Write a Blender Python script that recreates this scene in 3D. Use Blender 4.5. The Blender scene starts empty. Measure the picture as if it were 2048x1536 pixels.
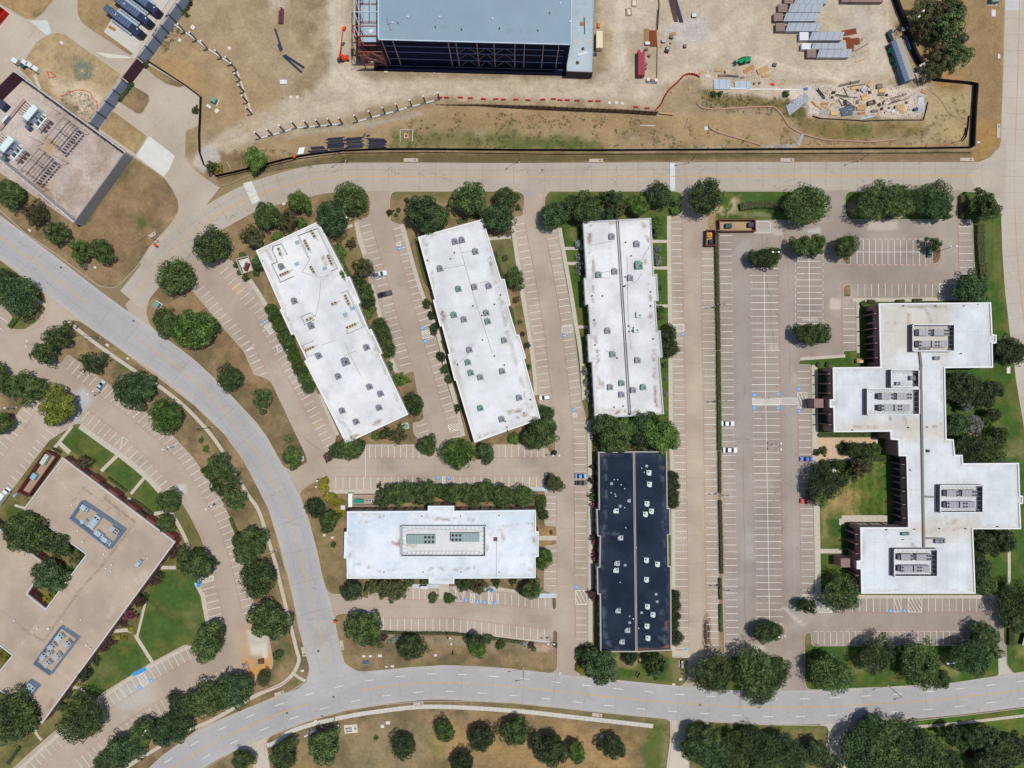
import bpy,math,random
import numpy as np
from mathutils import Vector,Matrix
from mathutils.geometry import delaunay_2d_cdt,tessellate_polygon

# ------------------------------------------------------------------ camera, sky, sun, exposure
S = 0.19          # metres per photograph pixel on the ground
H = 250.0         # height of the drone
sc = bpy.context.scene
cam_d = bpy.data.cameras.new('camera'); cam = bpy.data.objects.new('camera',cam_d)
sc.collection.objects.link(cam); sc.camera = cam
cam.location = (0,0,H); cam.rotation_euler = (0,0,0)
cam_d.sensor_fit = 'HORIZONTAL'; cam_d.sensor_width = 36
cam_d.angle = 2 * math.atan(1024 * S / H)
cam_d.clip_start = 1; cam_d.clip_end = 6000
SUN_EL = math.radians(73.5)
sun_dir = Vector((math.cos(SUN_EL) * .97,math.cos(SUN_EL) * .24,math.sin(SUN_EL))).normalized()
w = bpy.data.worlds.new('World'); sc.world = w; w.use_nodes = True
nt = w.node_tree; nt.nodes.clear()
sky = nt.nodes.new('ShaderNodeTexSky'); sky.sky_type = 'NISHITA'; sky.sun_disc = False
sky.sun_elevation = SUN_EL; sky.sun_rotation = math.atan2(sun_dir.x,sun_dir.y)
bg = nt.nodes.new('ShaderNodeBackground'); bg.inputs[1].default_value = 0.10
wo = nt.nodes.new('ShaderNodeOutputWorld')
nt.links.new(sky.outputs[0],bg.inputs[0]); nt.links.new(bg.outputs[0],wo.inputs[0])
sd = bpy.data.lights.new('sun','SUN'); sun = bpy.data.objects.new('sun',sd)
sc.collection.objects.link(sun)
sd.energy = 3.5; sd.angle = math.radians(0.5); sd.color = (1.0,.965,.91)
sun.rotation_euler = sun_dir.to_track_quat('Z','Y').to_euler()
sun.location = (60,20,120)
sc.view_settings.view_transform = 'Standard'; sc.view_settings.look = 'None'
sc.view_settings.exposure = 0.0; sc.view_settings.gamma = 1.0
sc.view_settings.use_curve_mapping = False
sc.cycles.max_bounces = 5; sc.cycles.diffuse_bounces = 3; sc.cycles.glossy_bounces = 2
sc.cycles.transparent_max_bounces = 6

rnd = random.Random(7); rng = np.random.default_rng(7)
COL = sc.collection
K = 1.28          # how bright a white surface comes out, used to turn seen colours into albedo

def lin(c):
    c = c / 255.0
    return c / 12.92 if c <= .04045 else ((c + .055) / 1.055) ** 2.4
def al(r,g,b): return tuple(min(.82,lin(v) / K) for v in (r,g,b))
def P(px,py,z=0.0):
    k = S * (H - z) / H
    return ((px - 1024) * k,(768 - py) * k,z)
def P2(px,py,z=0.0): return P(px,py,z)[:2]
def PX(x,y): return x / S + 1024,768 - y / S

# ------------------------------------------------------------------ materials
def nodes(m):
    m.use_nodes = True; t = m.node_tree; t.nodes.clear()
    o = t.nodes.new('ShaderNodeOutputMaterial'); b = t.nodes.new('ShaderNodeBsdfPrincipled')
    t.links.new(b.outputs[0],o.inputs[0]); return t,b
def nz(t,vec,scale,detail=3,rough=.6):
    n = t.nodes.new('ShaderNodeTexNoise'); n.inputs['Scale'].default_value = scale
    n.inputs['Detail'].default_value = detail; n.inputs['Roughness'].default_value = rough
    t.links.new(vec,n.inputs['Vector']); return n.outputs[0]
def mrange(t,v,lo,hi,a,b):
    n = t.nodes.new('ShaderNodeMapRange'); t.links.new(v,n.inputs[0])
    for i,x in zip((1,2,3,4),(lo,hi,a,b)): n.inputs[i].default_value = x
    return n.outputs[0]
def math_(t,op,a,b):
    n = t.nodes.new('ShaderNodeMath'); n.operation = op
    for i,x in enumerate((a,b)):
        if hasattr(x,'links') or not isinstance(x,(int,float)): t.links.new(x,n.inputs[i])
        else: n.inputs[i].default_value = x
    return n.outputs[0]
def vscale(t,c,f):
    n = t.nodes.new('ShaderNodeVectorMath'); n.operation = 'SCALE'
    if isinstance(c,tuple): n.inputs[0].default_value = c[:3]
    else: t.links.new(c,n.inputs[0])
    t.links.new(f,n.inputs['Scale']); return n.outputs[0]
MATS = {}
def mat(name,c=None,rough=.85,amp=.12,s1=.15,s2=2.5,s3=0,metal=0,attr=False,bump=0,spec=.3,lines=None,wear=None):
    """One colour (or the mesh's colour attribute) broken up by two or three scales of noise."""
    if name in MATS: return MATS[name]
    m = bpy.data.materials.new(name); t,b = nodes(m); MATS[name] = m
    tc = t.nodes.new('ShaderNodeTexCoord').outputs['Object']
    f = math_(t,'ADD',mrange(t,nz(t,tc,s1),.3,.7,1 - amp,1 + amp),mrange(t,nz(t,tc,s2,4),.3,.7,-amp * .8,amp * .8))
    if s3: f = math_(t,'ADD',f,mrange(t,nz(t,tc,s3,2),.3,.7,-amp * .9,amp * .9))
    if lines:   # (period, width, darkness, angle) seams
        for per,wd,dk,ang in lines:
            mp = t.nodes.new('ShaderNodeMapping'); mp.inputs['Rotation'].default_value[2] = ang
            t.links.new(tc,mp.inputs[0]); sx = t.nodes.new('ShaderNodeSeparateXYZ'); t.links.new(mp.outputs[0],sx.inputs[0])
            fr = math_(t,'FRACT',math_(t,'DIVIDE',sx.outputs[0],per),0)
            ln = math_(t,'LESS_THAN',fr,wd / per)
            f = math_(t,'SUBTRACT',f,math_(t,'MULTIPLY',ln,dk))
    if attr:
        a = t.nodes.new('ShaderNodeAttribute'); a.attribute_name = 'Col'; base = a.outputs['Color']
    else: base = tuple(c)
    out = vscale(t,base,f)
    if wear:    # blotches of a second colour: (colour, scale, lo, hi, strength)
        wc,ws,lo,hi,st = wear
        mx = t.nodes.new('ShaderNodeMix'); mx.data_type = 'RGBA'
        t.links.new(mrange(t,nz(t,tc,ws,6,.7),lo,hi,0,st),mx.inputs[0])
        t.links.new(out,mx.inputs[6]); mx.inputs[7].default_value = (*wc,1); out = mx.outputs[2]
    t.links.new(out,b.inputs['Base Color'])
    b.inputs['Roughness'].default_value = rough; b.inputs['Metallic'].default_value = metal
    b.inputs['Specular IOR Level'].default_value = spec
    if bump:
        bp = t.nodes.new('ShaderNodeBump'); bp.inputs['Strength'].default_value = bump; bp.inputs['Distance'].default_value = .15
        t.links.new(nz(t,tc,s2 * 1.5,5,.7),bp.inputs['Height']); t.links.new(bp.outputs[0],b.inputs['Normal'])
    return m
def leafmat(name,c,c2):
    m = bpy.data.materials.new(name); m.use_nodes = True; t = m.node_tree; t.nodes.clear(); MATS[name] = m
    o = t.nodes.new('ShaderNodeOutputMaterial'); d = t.nodes.new('ShaderNodeBsdfPrincipled'); tr = t.nodes.new('ShaderNodeBsdfTranslucent')
    mx = t.nodes.new('ShaderNodeMixShader'); mx.inputs[0].default_value = .15
    oi = t.nodes.new('ShaderNodeObjectInfo'); ge = t.nodes.new('ShaderNodeNewGeometry')
    tc = t.nodes.new('ShaderNodeTexCoord').outputs['Object']
    cm = t.nodes.new('ShaderNodeMix'); cm.data_type = 'RGBA'; cm.inputs[6].default_value = (*c,1); cm.inputs[7].default_value = (*c2,1)
    v = math_(t,'ADD',math_(t,'MULTIPLY',ge.outputs['Random Per Island'],.5),mrange(t,nz(t,tc,3.4,2),.38,.62,-.3,.6))
    t.links.new(v,cm.inputs[0])
    out = vscale(t,cm.outputs[2],mrange(t,oi.outputs['Random'],0,1,.72,1.25))
    t.links.new(out,d.inputs['Base Color']); t.links.new(out,tr.inputs[0])
    d.inputs['Roughness'].default_value = .6; d.inputs['Specular IOR Level'].default_value = .25
    t.links.new(d.outputs[0],mx.inputs[1]); t.links.new(tr.outputs[0],mx.inputs[2]); t.links.new(mx.outputs[0],o.inputs[0])
    return m

# ------------------------------------------------------------------ objects, names, labels
REG = []
def prop(o,label=None,cat=None,group=None,kind=None):
    if label: o['label'] = label
    if cat: o['category'] = cat
    if group: o['group'] = group
    if kind: o['kind'] = kind
def register(o,label,cat,group=None):
    prop(o,label,cat,group); REG.append(o)
def empty(name,label,cat,loc=(0,0,0),rz=0.0,group=None):
    o = bpy.data.objects.new(name,None); COL.objects.link(o)
    o.location = loc; o.rotation_euler = (0,0,rz); o.empty_display_size = .5
    register(o,label,cat,group); return o
ONES = 'first second third fourth fifth sixth seventh eighth ninth tenth eleventh twelfth thirteenth fourteenth fifteenth sixteenth seventeenth eighteenth nineteenth'.split()
TENS = {2: ('twentieth','twenty'),3: ('thirtieth','thirty'),4: ('fortieth','forty'),5: ('fiftieth','fifty'),6: ('sixtieth','sixty'),7: ('seventieth','seventy'),8: ('eightieth','eighty')}
def ordinal(n):
    if n <= 19: return ONES[n - 1]
    t,o = divmod(n,10); a = TENS[t]
    return a[0] if o == 0 else a[1] + '-' + ONES[o - 1]
def finish_labels():
    by = {}
    for o in REG: by.setdefault(o['label'],[]).append(o)
    for lab,os_ in by.items():
        if len(os_) < 2: continue
        xs = [o.matrix_basis.translation.x for o in os_]; ys = [o.matrix_basis.translation.y for o in os_]
        horiz = max(xs) - min(xs) >= max(ys) - min(ys)
        os_.sort(key=lambda o: o.location.x if horiz else -o.location.y)
        n = len(os_)
        for i,o in enumerate(os_):
            side = ('left','right') if horiz else ('top','bottom')
            if i < (n + 1) // 2 or i == 0:
                a = ordinal(i + 1) + ' from the ' + side[0]
                if i == 0: a = 'the one furthest ' + ('left' if horiz else 'up')
            else:
                j = n - i; a = ordinal(j) + ' from the ' + side[1]
                if j == 1: a = 'the one furthest ' + ('right' if horiz else 'down')
            o['label'] = lab + ', ' + a

class MB:
    """collects shapes, then builds them as ONE mesh object"""
    def __init__(s): s.v = []; s.f = []; s.m = []
    def add(s,vs,fs,mi=0):
        n = len(s.v); s.v += [tuple(v) for v in vs]; s.f += [tuple(n + i for i in f) for f in fs]; s.m += [mi] * len(fs); return s
    def box(s,c,d,rz=0.0,mi=0,taper=1.0):
        """c: centre of the bottom face; d: size"""
        ca,sa = math.cos(rz),math.sin(rz); vs = []
        for z,k in ((0,1),(d[2],taper)):
            for x,y in ((-1,-1),(1,-1),(1,1),(-1,1)):
                X,Y = x * d[0] / 2 * k,y * d[1] / 2 * k
                vs.append((c[0] + X * ca - Y * sa,c[1] + X * sa + Y * ca,c[2] + z))
        return s.add(vs,[(3,2,1,0),(4,5,6,7),(0,1,5,4),(1,2,6,5),(2,3,7,6),(3,0,4,7)],mi)
    def bar(s,a,b,r,mi=0,n=4,r2=None):
        a,b = Vector(a),Vector(b); d = b - a
        if d.length < 1e-6: return s
        q = d.to_track_quat('Z','Y'); vs = []; r2 = r if r2 is None else r2
        for p,rr in ((a,r),(b,r2)):
            for i in range(n):
                an = 2 * math.pi * (i + .5) / n
                vs.append(p + q @ Vector((math.cos(an) * rr,math.sin(an) * rr,0)))
        fs = [(i,(i + 1) % n,n + (i + 1) % n,n + i) for i in range(n)] + [tuple(range(n))[::-1],tuple(range(n,2 * n))]
        return s.add(vs,fs,mi)
    def cyl(s,c,r,h,n=12,mi=0,r2=None): return s.bar(c,(c[0],c[1],c[2] + h),r,mi,n,r2)
    def prism(s,poly,z0,z1,mi=0,side_mi=None,bottom=True):
        n = len(poly); A = sum(poly[i][0] * poly[(i + 1) % n][1] - poly[(i + 1) % n][0] * poly[i][1] for i in range(n))
        if A < 0: poly = poly[::-1]
        tr = tessellate_polygon([[Vector((x,y,0)) for x,y in poly]])
        vs = [(x,y,z0) for x,y in poly] + [(x,y,z1) for x,y in poly]
        top = []
        for a,b,c in tr:
            ar = (poly[b][0] - poly[a][0]) * (poly[c][1] - poly[a][1]) - (poly[c][0] - poly[a][0]) * (poly[b][1] - poly[a][1])
            top.append((n + a,n + b,n + c) if ar > 0 else (n + a,n + c,n + b))
        s.add(vs,top,mi)
        s.add(vs,[(i,(i + 1) % n,n + (i + 1) % n,n + i) for i in range(n)],mi if side_mi is None else side_mi)
        return s
    def sheet(s,poly,z,mi=0):
        tr = tessellate_polygon([[Vector((x,y,0)) for x,y in poly]]); fs = []
        for a,b,c in tr:
            ar = (poly[b][0] - poly[a][0]) * (poly[c][1] - poly[a][1]) - (poly[c][0] - poly[a][0]) * (poly[b][1] - poly[a][1])
            fs.append((a,b,c) if ar > 0 else (a,c,b))
        return s.add([(x,y,z) for x,y in poly],fs,mi)
    def build(s,name,mats,parent=None,loc=(0,0,0),rz=0.0,smooth=False):
        me = bpy.data.meshes.new(name); me.from_pydata(s.v,[],s.f)
        for m in (mats if isinstance(mats,(list,tuple)) else [mats]): me.materials.append(m)
        me.polygons.foreach_set('material_index',s.m)
        if smooth: me.polygons.foreach_set('use_smooth',[True] * len(s.f))
        me.update(); o = bpy.data.objects.new(name,me); COL.objects.link(o)
        o.location = loc; o.rotation_euler = (0,0,rz)
        if parent: o.parent = parent
        return o
def copy_tree(o,parent=None):
    c = o.copy(); COL.objects.link(c); c.parent = parent
    for ch in o.children: copy_tree(ch,c)
    return c
def clone(o,label,loc,rz=0.0,scale=None,group=None):
    c = copy_tree(o); c.location = loc; c.rotation_euler = (0,0,rz)
    if scale is not None: c.scale = scale if isinstance(scale,tuple) else (scale,) * 3
    register(c,label,o['category'],group or o.get('group')); return c

# ------------------------------------------------------------------ curves and polygons in photograph pixels
def smooth(pts,step=6.0,closed=False):
    """Catmull-Rom through the points"""
    p = [np.array(q,float) for q in pts]; n = len(p); out = []
    for i in range(n if closed else n - 1):
        p0 = p[i - 1] if (i > 0 or closed) else p[0] * 2 - p[1]
        p1,p2 = p[i],p[(i + 1) % n]
        p3 = p[(i + 2) % n] if (i + 2 < n or closed) else p[-1] * 2 - p[-2]
        k = max(1,int(np.linalg.norm(p2 - p1) / step))
        for j in range(k):
            t = j / k
            out.append(tuple(.5 * ((2 * p1) + (-p0 + p2) * t + (2 * p0 - 5 * p1 + 4 * p2 - p3) * t * t + (-p0 + 3 * p1 - 3 * p2 + p3) * t ** 3)))
    if not closed: out.append(tuple(p[-1]))
    return out
def fillet(poly,r=6.0,k=4):
    out = []; n = len(poly)
    for i in range(n):
        a,b,c = np.array(poly[i - 1],float),np.array(poly[i],float),np.array(poly[(i + 1) % n],float)
        u,v = a - b,c - b; lu,lv = np.linalg.norm(u),np.linalg.norm(v)
        if lu < 1e-6 or lv < 1e-6: continue
        cosang = np.dot(u,v) / lu / lv
        d = min(r,lu * .45,lv * .45)
        if cosang < -.985 or d < .7: out.append(tuple(b)); continue
        s0,s1 = b + u / lu * d,b + v / lv * d
        for j in range(k + 1):
            t = j / k; out.append(tuple((1 - t) ** 2 * s0 + 2 * t * (1 - t) * b + t * t * s1))
    return out
def offset_line(pts,d):
    out = []
    for i,p in enumerate(pts):
        a = np.array(pts[max(0,i - 1)],float); b = np.array(pts[min(len(pts) - 1,i + 1)],float)
        t = b - a; t /= (np.linalg.norm(t) + 1e-9); out.append((p[0] - t[1] * d,p[1] + t[0] * d))
    return out
def ribbon(pts,wd):
    return offset_line(pts,-wd / 2) + offset_line(pts,wd / 2)[::-1]
def inset(poly,d):
    n = len(poly); A = sum(poly[i][0] * poly[(i + 1) % n][1] - poly[(i + 1) % n][0] * poly[i][1] for i in range(n))
    sg = 1 if A > 0 else -1; out = []
    for i in range(n):
        a,b,c = (np.array(poly[j % n],float) for j in (i - 1,i,i + 1))
        e1 = b - a; e2 = c - b; e1 /= np.linalg.norm(e1) + 1e-9; e2 /= np.linalg.norm(e2) + 1e-9
        n1 = np.array((-e1[1],e1[0])) * sg; n2 = np.array((-e2[1],e2[0])) * sg
        m = n1 + n2; L = np.linalg.norm(m)
        m = n1 if L < .3 else m / L
        k = 1 / max(.5,float(np.dot(m,n1))); q = b + m * d * k; out.append((q[0],q[1]))
    return out
def arc_pts(path,n):
    p = np.array(path,float); seg = np.linalg.norm(np.diff(p,axis=0),axis=1); cum = np.concatenate([[0],np.cumsum(seg)])
    t = np.linspace(0,cum[-1],n); return [(float(np.interp(x,cum,p[:,0])),float(np.interp(x,cum,p[:,1]))) for x in t]
def inside(px,py,poly):
    r = np.zeros(len(px),bool); n = len(poly)
    for i in range(n):
        x1,y1 = poly[i]; x2,y2 = poly[(i + 1) % n]
        if y1 == y2: continue
        c = ((y1 > py) != (y2 > py)) & (px < (x2 - x1) * (py - y1) / (y2 - y1) + x1); r ^= c
    return r
def edge_dist(px,py,poly,closed=True):
    d = np.full(len(px),1e9); n = len(poly)
    for i in range(n if closed else n - 1):
        x1,y1 = poly[i]; x2,y2 = poly[(i + 1) % n]; dx,dy = x2 - x1,y2 - y1; L = dx * dx + dy * dy + 1e-9
        t = np.clip(((px - x1) * dx + (py - y1) * dy) / L,0,1)
        d = np.minimum(d,np.hypot(px - x1 - t * dx,py - y1 - t * dy))
    return d
_lat = rng.random((256,256))
def vnoise(x,y,scale):
    x = np.asarray(x) / scale + 1000; y = np.asarray(y) / scale + 1000
    xi,yi = np.floor(x).astype(int),np.floor(y).astype(int); fx,fy = x - xi,y - yi
    fx = fx * fx * (3 - 2 * fx); fy = fy * fy * (3 - 2 * fy)
    g = lambda a,b: _lat[a % 256,b % 256]
    return (g(xi,yi) * (1 - fx) + g(xi + 1,yi) * fx) * (1 - fy) + (g(xi,yi + 1) * (1 - fx) + g(xi + 1,yi + 1) * fx) * fy
def fbm(x,y,s): return vnoise(x,y,s) * .5 + vnoise(x + 37,y - 91,s / 2) * .3 + vnoise(x - 13,y + 57,s / 4) * .2
def paint(px,py,base,patches,base2=None,var=.5,vs=60,spk=None):
    """albedo of a surface at photograph positions: a base, its natural variation, then soft-edged patches of other ground"""
    px = np.asarray(px,float); py = np.asarray(py,float)
    c = np.tile(np.array(base),(len(px),1))
    if base2 is not None:
        f = np.clip((fbm(px,py,vs) - .5) * 3 * var + .45,0,1)[:,None]; c = c * (1 - f) + np.array(base2) * f
    for pa in patches:
        kind,geo,colr,soft,st = pa[:5]; warp = pa[5] if len(pa) > 5 else soft * 1.5
        xs = [g[0] for g in geo]; ys = [g[1] for g in geo]; mg = soft * 2 + warp + (pa[6] if len(pa) > 6 else 0)
        sel = np.where((px > min(xs) - mg) & (px < max(xs) + mg) & (py > min(ys) - mg) & (py < max(ys) + mg))[0]
        if len(sel) == 0: continue
        X,Y = px[sel],py[sel]
        X = X + (fbm(X,Y,18) - .5) * 2 * warp; Y = Y + (fbm(X + 300,Y - 200,18) - .5) * 2 * warp
        if kind == 'poly':
            d = edge_dist(X,Y,geo); d = np.where(inside(X,Y,geo),d,-d); m = np.clip(d / soft * .5 + .5,0,1)
        elif kind == 'line':
            d = edge_dist(X,Y,geo,False); m = np.clip((pa[6] - d) / soft * .5 + .5,0,1)
        if st < 0:   # speckled
            st = -st; m = m * np.clip((fbm(X * 1.0,Y * 1.0,9) - .42) * 7,0,1)
        m = (m * st)[:,None]; c[sel] = c[sel] * (1 - m) + np.array(colr) * m
    return c
def cdt_sheet(name,poly,z,colfn,material,step=4.0,parent=None,holes=(),pz=None,extra_lines=()):
    """a horizontal sheet with fine interior points that carries its own ground colours. poly in pixels; pz: height whose perspective the pixels were read at"""
    pz = z if pz is None else pz
    xs = [p[0] for p in poly]; ys = [p[1] for p in poly]
    gx,gy = np.meshgrid(np.arange(min(xs) + step / 2,max(xs),step),np.arange(min(ys) + step / 2,max(ys),step))
    gx = gx.ravel() + rng.uniform(-.3,.3,gx.size) * step; gy = gy.ravel() + rng.uniform(-.3,.3,gy.size) * step
    k = inside(gx,gy,poly); gx,gy = gx[k],gy[k]
    if len(gx): k = edge_dist(gx,gy,poly) > step * .45; gx,gy = gx[k],gy[k]
    for h in holes:
        k = ~inside(gx,gy,h); gx,gy = gx[k],gy[k]
    n = len(poly); vs = [Vector(p) for p in poly]
    rv,re,rf,*_ = delaunay_2d_cdt(vs + [Vector((a,b)) for a,b in zip(gx,gy)],[],[list(range(n))],1,1e-4)
    pv = np.array([(v.x,v.y) for v in rv])
    if len(pv) == 0: return None
    c = colfn(pv[:,0],pv[:,1])
    kk = S * (H - pz) / H
    verts = np.column_stack(((pv[:,0] - 1024) * kk,(768 - pv[:,1]) * kk,np.full(len(pv),float(z))))
    me = bpy.data.meshes.new(name)
    fs = []
    for f in rf:
        a,b,d = (verts[i] for i in f[:3])
        ar = (b[0] - a[0]) * (d[1] - a[1]) - (d[0] - a[0]) * (b[1] - a[1])
        fs.append(f if ar > 0 else f[::-1])
    me.from_pydata(verts.tolist(),[],fs)
    at = me.color_attributes.new('Col','FLOAT_COLOR','POINT')
    at.data.foreach_set('color',np.column_stack((c,np.ones(len(c)))).astype(np.float32).ravel())
    me.materials.append(material); me.update()
    o = bpy.data.objects.new(name,me); COL.objects.link(o)
    if parent: o.parent = parent
    return o
def structure(o,kind='structure'):
    if o: o['kind'] = kind
    return o
# ------------------------------------------------------------------ ground colours
DRY,DRY2 = al(152,129,96),al(119,104,76)
GRN,GRN2 = al(72,98,44),al(52,80,32)
OLV = al(108,108,62); RED = al(150,118,92); GOLD = al(176,138,82); SAND = al(194,178,155)
DIRT,DIRT2 = al(174,154,124),al(152,132,103); HAUL = al(208,194,172); BARE = al(172,154,128)
M_turf = mat('turf',attr=True,amp=.14,s1=.15,s2=1.0,s3=3.6,rough=1,spec=.05,bump=.5)
M_con = mat('concrete_paving',attr=True,amp=.05,s1=.06,s2=.7,s3=5,rough=.9,spec=.2,wear=(al(128,116,104),.55,.60,.74,.38))
M_kerb = mat('kerb_concrete',al(190,180,165),amp=.06)
M_white = mat('white_line_paint',al(236,233,226),amp=.06,s2=1.5,wear=(al(186,172,154),1.1,.54,.7,.5))
M_yel = mat('yellow_line_paint',al(214,170,70),amp=.12,s1=.4)
M_redline = mat('faded_red_line_paint',al(186,128,118),amp=.14,s1=.5)
M_blue = mat('blue_marking_paint',al(88,158,222),amp=.05)
M_joint = mat('joint_sealant',al(128,116,104),amp=.25,s1=.5)
M_crack = mat('dark_crack',al(112,102,92),amp=.3,s1=.5)
M_walk = mat('path_concrete',al(200,190,172),amp=.05,s1=.3,rough=.9)
M_walk2 = mat('new_concrete',al(206,201,190),amp=.05,s1=.3,rough=.9)

gr = MB(); gr.box((0,0,-1.2),(5200,5200,1.0)); g_ = gr.build('ground',mat('far_ground',al(140,122,88),amp=.2,s1=.01)); structure(g_)

TAN,TAN2 = al(188,172,154),al(170,154,137)
GRY,GRY2 = al(175,161,148),al(153,141,130)
STA,STA2 = al(184,180,177),al(173,169,166)
STB,STB2 = al(190,179,163),al(177,166,151)
def L(pts,colr,soft,st,wdt,warp=2): return ('line',pts,colr,soft,st,warp,wdt)
def Q(pts,colr,soft=8,st=.8,warp=None): return ('poly',pts,colr,soft,st,soft * 1.5 if warp is None else warp)
def rect(x0,y0,x1,y1): return [(x0,y0),(x1,y0),(x1,y1),(x0,y1)]
SANDY = al(212,188,156); DK = al(134,126,118); LG = al(196,190,182); RUST = al(196,158,110)
PAVE_PATCH = [
    L([(1366,500),(1392,640),(1390,900)],SANDY,12,.25,8),L([(1396,700),(1398,1300)],SANDY,14,.25,10),
    L([(1368,768),(1400,775),(1402,700)],SANDY,4,.4,2),L([(1350,975),(1378,990),(1406,1005),(1408,1060)],SANDY,4,.55,1.5),
    L([(1350,1040),(1376,1050),(1403,1068)],SANDY,4,.5,1.5),L([(1368,920),(1400,925),(1412,935),(1414,980)],SANDY,5,.5,3),
    L([(1413,1240),(1413,1290)],al(96,86,76),4,.85,3.5,1),L([(1413,1225),(1413,1305)],al(150,135,118),5,.5,6,1),
    L([(1487,460),(1489,760),(1494,1300)],al(160,156,150),22,.5,14),L([(1580,560),(1584,860),(1588,1240)],al(176,170,163),14,.5,9),
    Q(rect(1490,1060,1503,1120),LG,8,.5),L([(1445,880),(1475,876),(1500,878)],al(140,138,138),4,.5,2),
    L([(1355,870),(1390,850),(1415,900)],TAN2,12,.6,3),L([(1100,810),(1120,830),(1125,860)],al(150,130,112),6,.5,2),
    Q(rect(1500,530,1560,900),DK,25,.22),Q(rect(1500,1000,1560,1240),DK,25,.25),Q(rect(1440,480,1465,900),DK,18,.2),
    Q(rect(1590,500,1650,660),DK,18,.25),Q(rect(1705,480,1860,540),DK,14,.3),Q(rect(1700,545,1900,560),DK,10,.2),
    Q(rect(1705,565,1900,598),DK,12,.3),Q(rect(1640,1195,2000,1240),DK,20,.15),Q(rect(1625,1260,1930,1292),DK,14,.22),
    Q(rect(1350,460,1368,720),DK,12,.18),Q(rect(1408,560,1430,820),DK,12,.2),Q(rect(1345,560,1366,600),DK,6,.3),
    Q([(130,795),(168,775),(185,800),(150,850)],al(192,194,192),6,.8,2),Q(rect(355,968,373,988),al(205,202,195),2,.8,0),
    Q([(215,1385),(300,1345),(310,1400),(240,1440)],al(190,188,182),14,.6),Q([(470,1255),(515,1240),(515,1330),(480,1320)],RUST,12,.55),
    Q([(478,1330),(515,1300),(540,1300),(545,1340),(500,1362)],al(205,150,84),3,.9,3),Q([(495,1262),(535,1262),(535,1318),(505,1322)],al(214,206,190),3,.9,2),
    Q([(500,1312),(520,1308),(530,1325),(510,1335)],al(170,150,122),3,.9,2),
    Q(rect(560,850,720,960),TAN,40,.4),Q([(750,905),(800,915),(780,930)],al(150,140,132),8,.4),Q([(622,905),(640,905),(634,918)],al(150,140,132),6,.5),
    L([(468,575),(478,583)],al(212,178,120),6,.6,6),L([(630,850),(645,842)],al(205,170,125),6,.5,4),
    Q(rect(1541,443,1565,472),al(196,182,168),1,.9,0),Q(rect(1617,457,1643,467),al(200,195,190),1,.9,0),Q(rect(1736,441,1796,460),al(196,184,172),1,.8,0),
    Q(rect(1660,596,1682,620),al(204,190,176),1,.9,0),Q(rect(1537,690,1558,700),al(190,182,172),1,.8,0),Q(rect(1603,635,1637,641),al(200,192,180),1,.8,0),
    Q([(1563,1217),(1568,1212),(1610,1250),(1607,1254)],al(202,194,182),1,.9,0),Q([(1496,1290),(1530,1290),(1530,1300),(1510,1305)],al(206,196,184),2,.8,0),
    Q([(1036,384),(1066,384),(1060,396)],al(160,166,174),3,.7,1),Q([(1350,385),(1368,385),(1365,400)],al(150,140,130),4,.4),
]
# wear scattered over every paved place
for _ in range(260):
    x,y = rnd.uniform(0,2040),rnd.uniform(380,1530); r = rnd.uniform(6,26)
    PAVE_PATCH.append(Q([(x - r,y - r * .7),(x + r,y - r * .5),(x + r * .8,y + r * .8),(x - r * .7,y + r * .6)],rnd.choice([DK,LG,TAN2,al(150,138,124)]),r * .5,rnd.uniform(.18,.42),r))
def pave(name,poly,z,a,b,step=5.5,var=.7):
    return structure(cdt_sheet(name,poly,z,lambda x,y: paint(x,y,a,PAVE_PATCH,b,var,70),M_con,step))
pave('parking_lot',[(250,610),(330,520),(420,440),(560,385),(740,366),(1433,366),(1438,800),(1444,1150),(1447,1400),(1290,1395),(1000,1360),(640,1380),(600,1300),(560,1000),(450,800),(300,700)],0.0,TAN,TAN2)
pave('parking_lot',[(1433,366),(2016,366),(2060,600),(2060,900),(2120,1380),(1700,1400),(1447,1400),(1444,1150),(1438,800)],0.001,GRY,GRY2)
pave('parking_lot',[(-120,380),(0,470),(180,600),(280,690),(400,780),(480,900),(540,1060),(580,1200),(600,1370),(440,1460),(300,1560),(200,1680),(-120,1680)],0.0,TAN,TAN2)
pave('driveway',[(-120,-120),(430,-120),(300,110),(420,190),(408,300),(440,375),(300,560),(150,300),(-120,300)],0.0,al(196,183,164),al(182,168,149))
pave('driveway',[(455,1470),(545,1450),(560,1500),(545,1640),(440,1640)],0.002,al(204,194,178),al(196,186,168))
pave('driveway',rect(1325,1425,1400,1640),0.002,al(204,194,178),al(196,186,168))
pave('driveway',rect(1640,1430,1730,1640),0.002,al(200,190,174),al(190,180,164))
pave('driveway',[(1984,1320),(2030,1310),(2030,1370),(1990,1372)],0.003,al(200,192,178),al(190,182,168))
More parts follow.
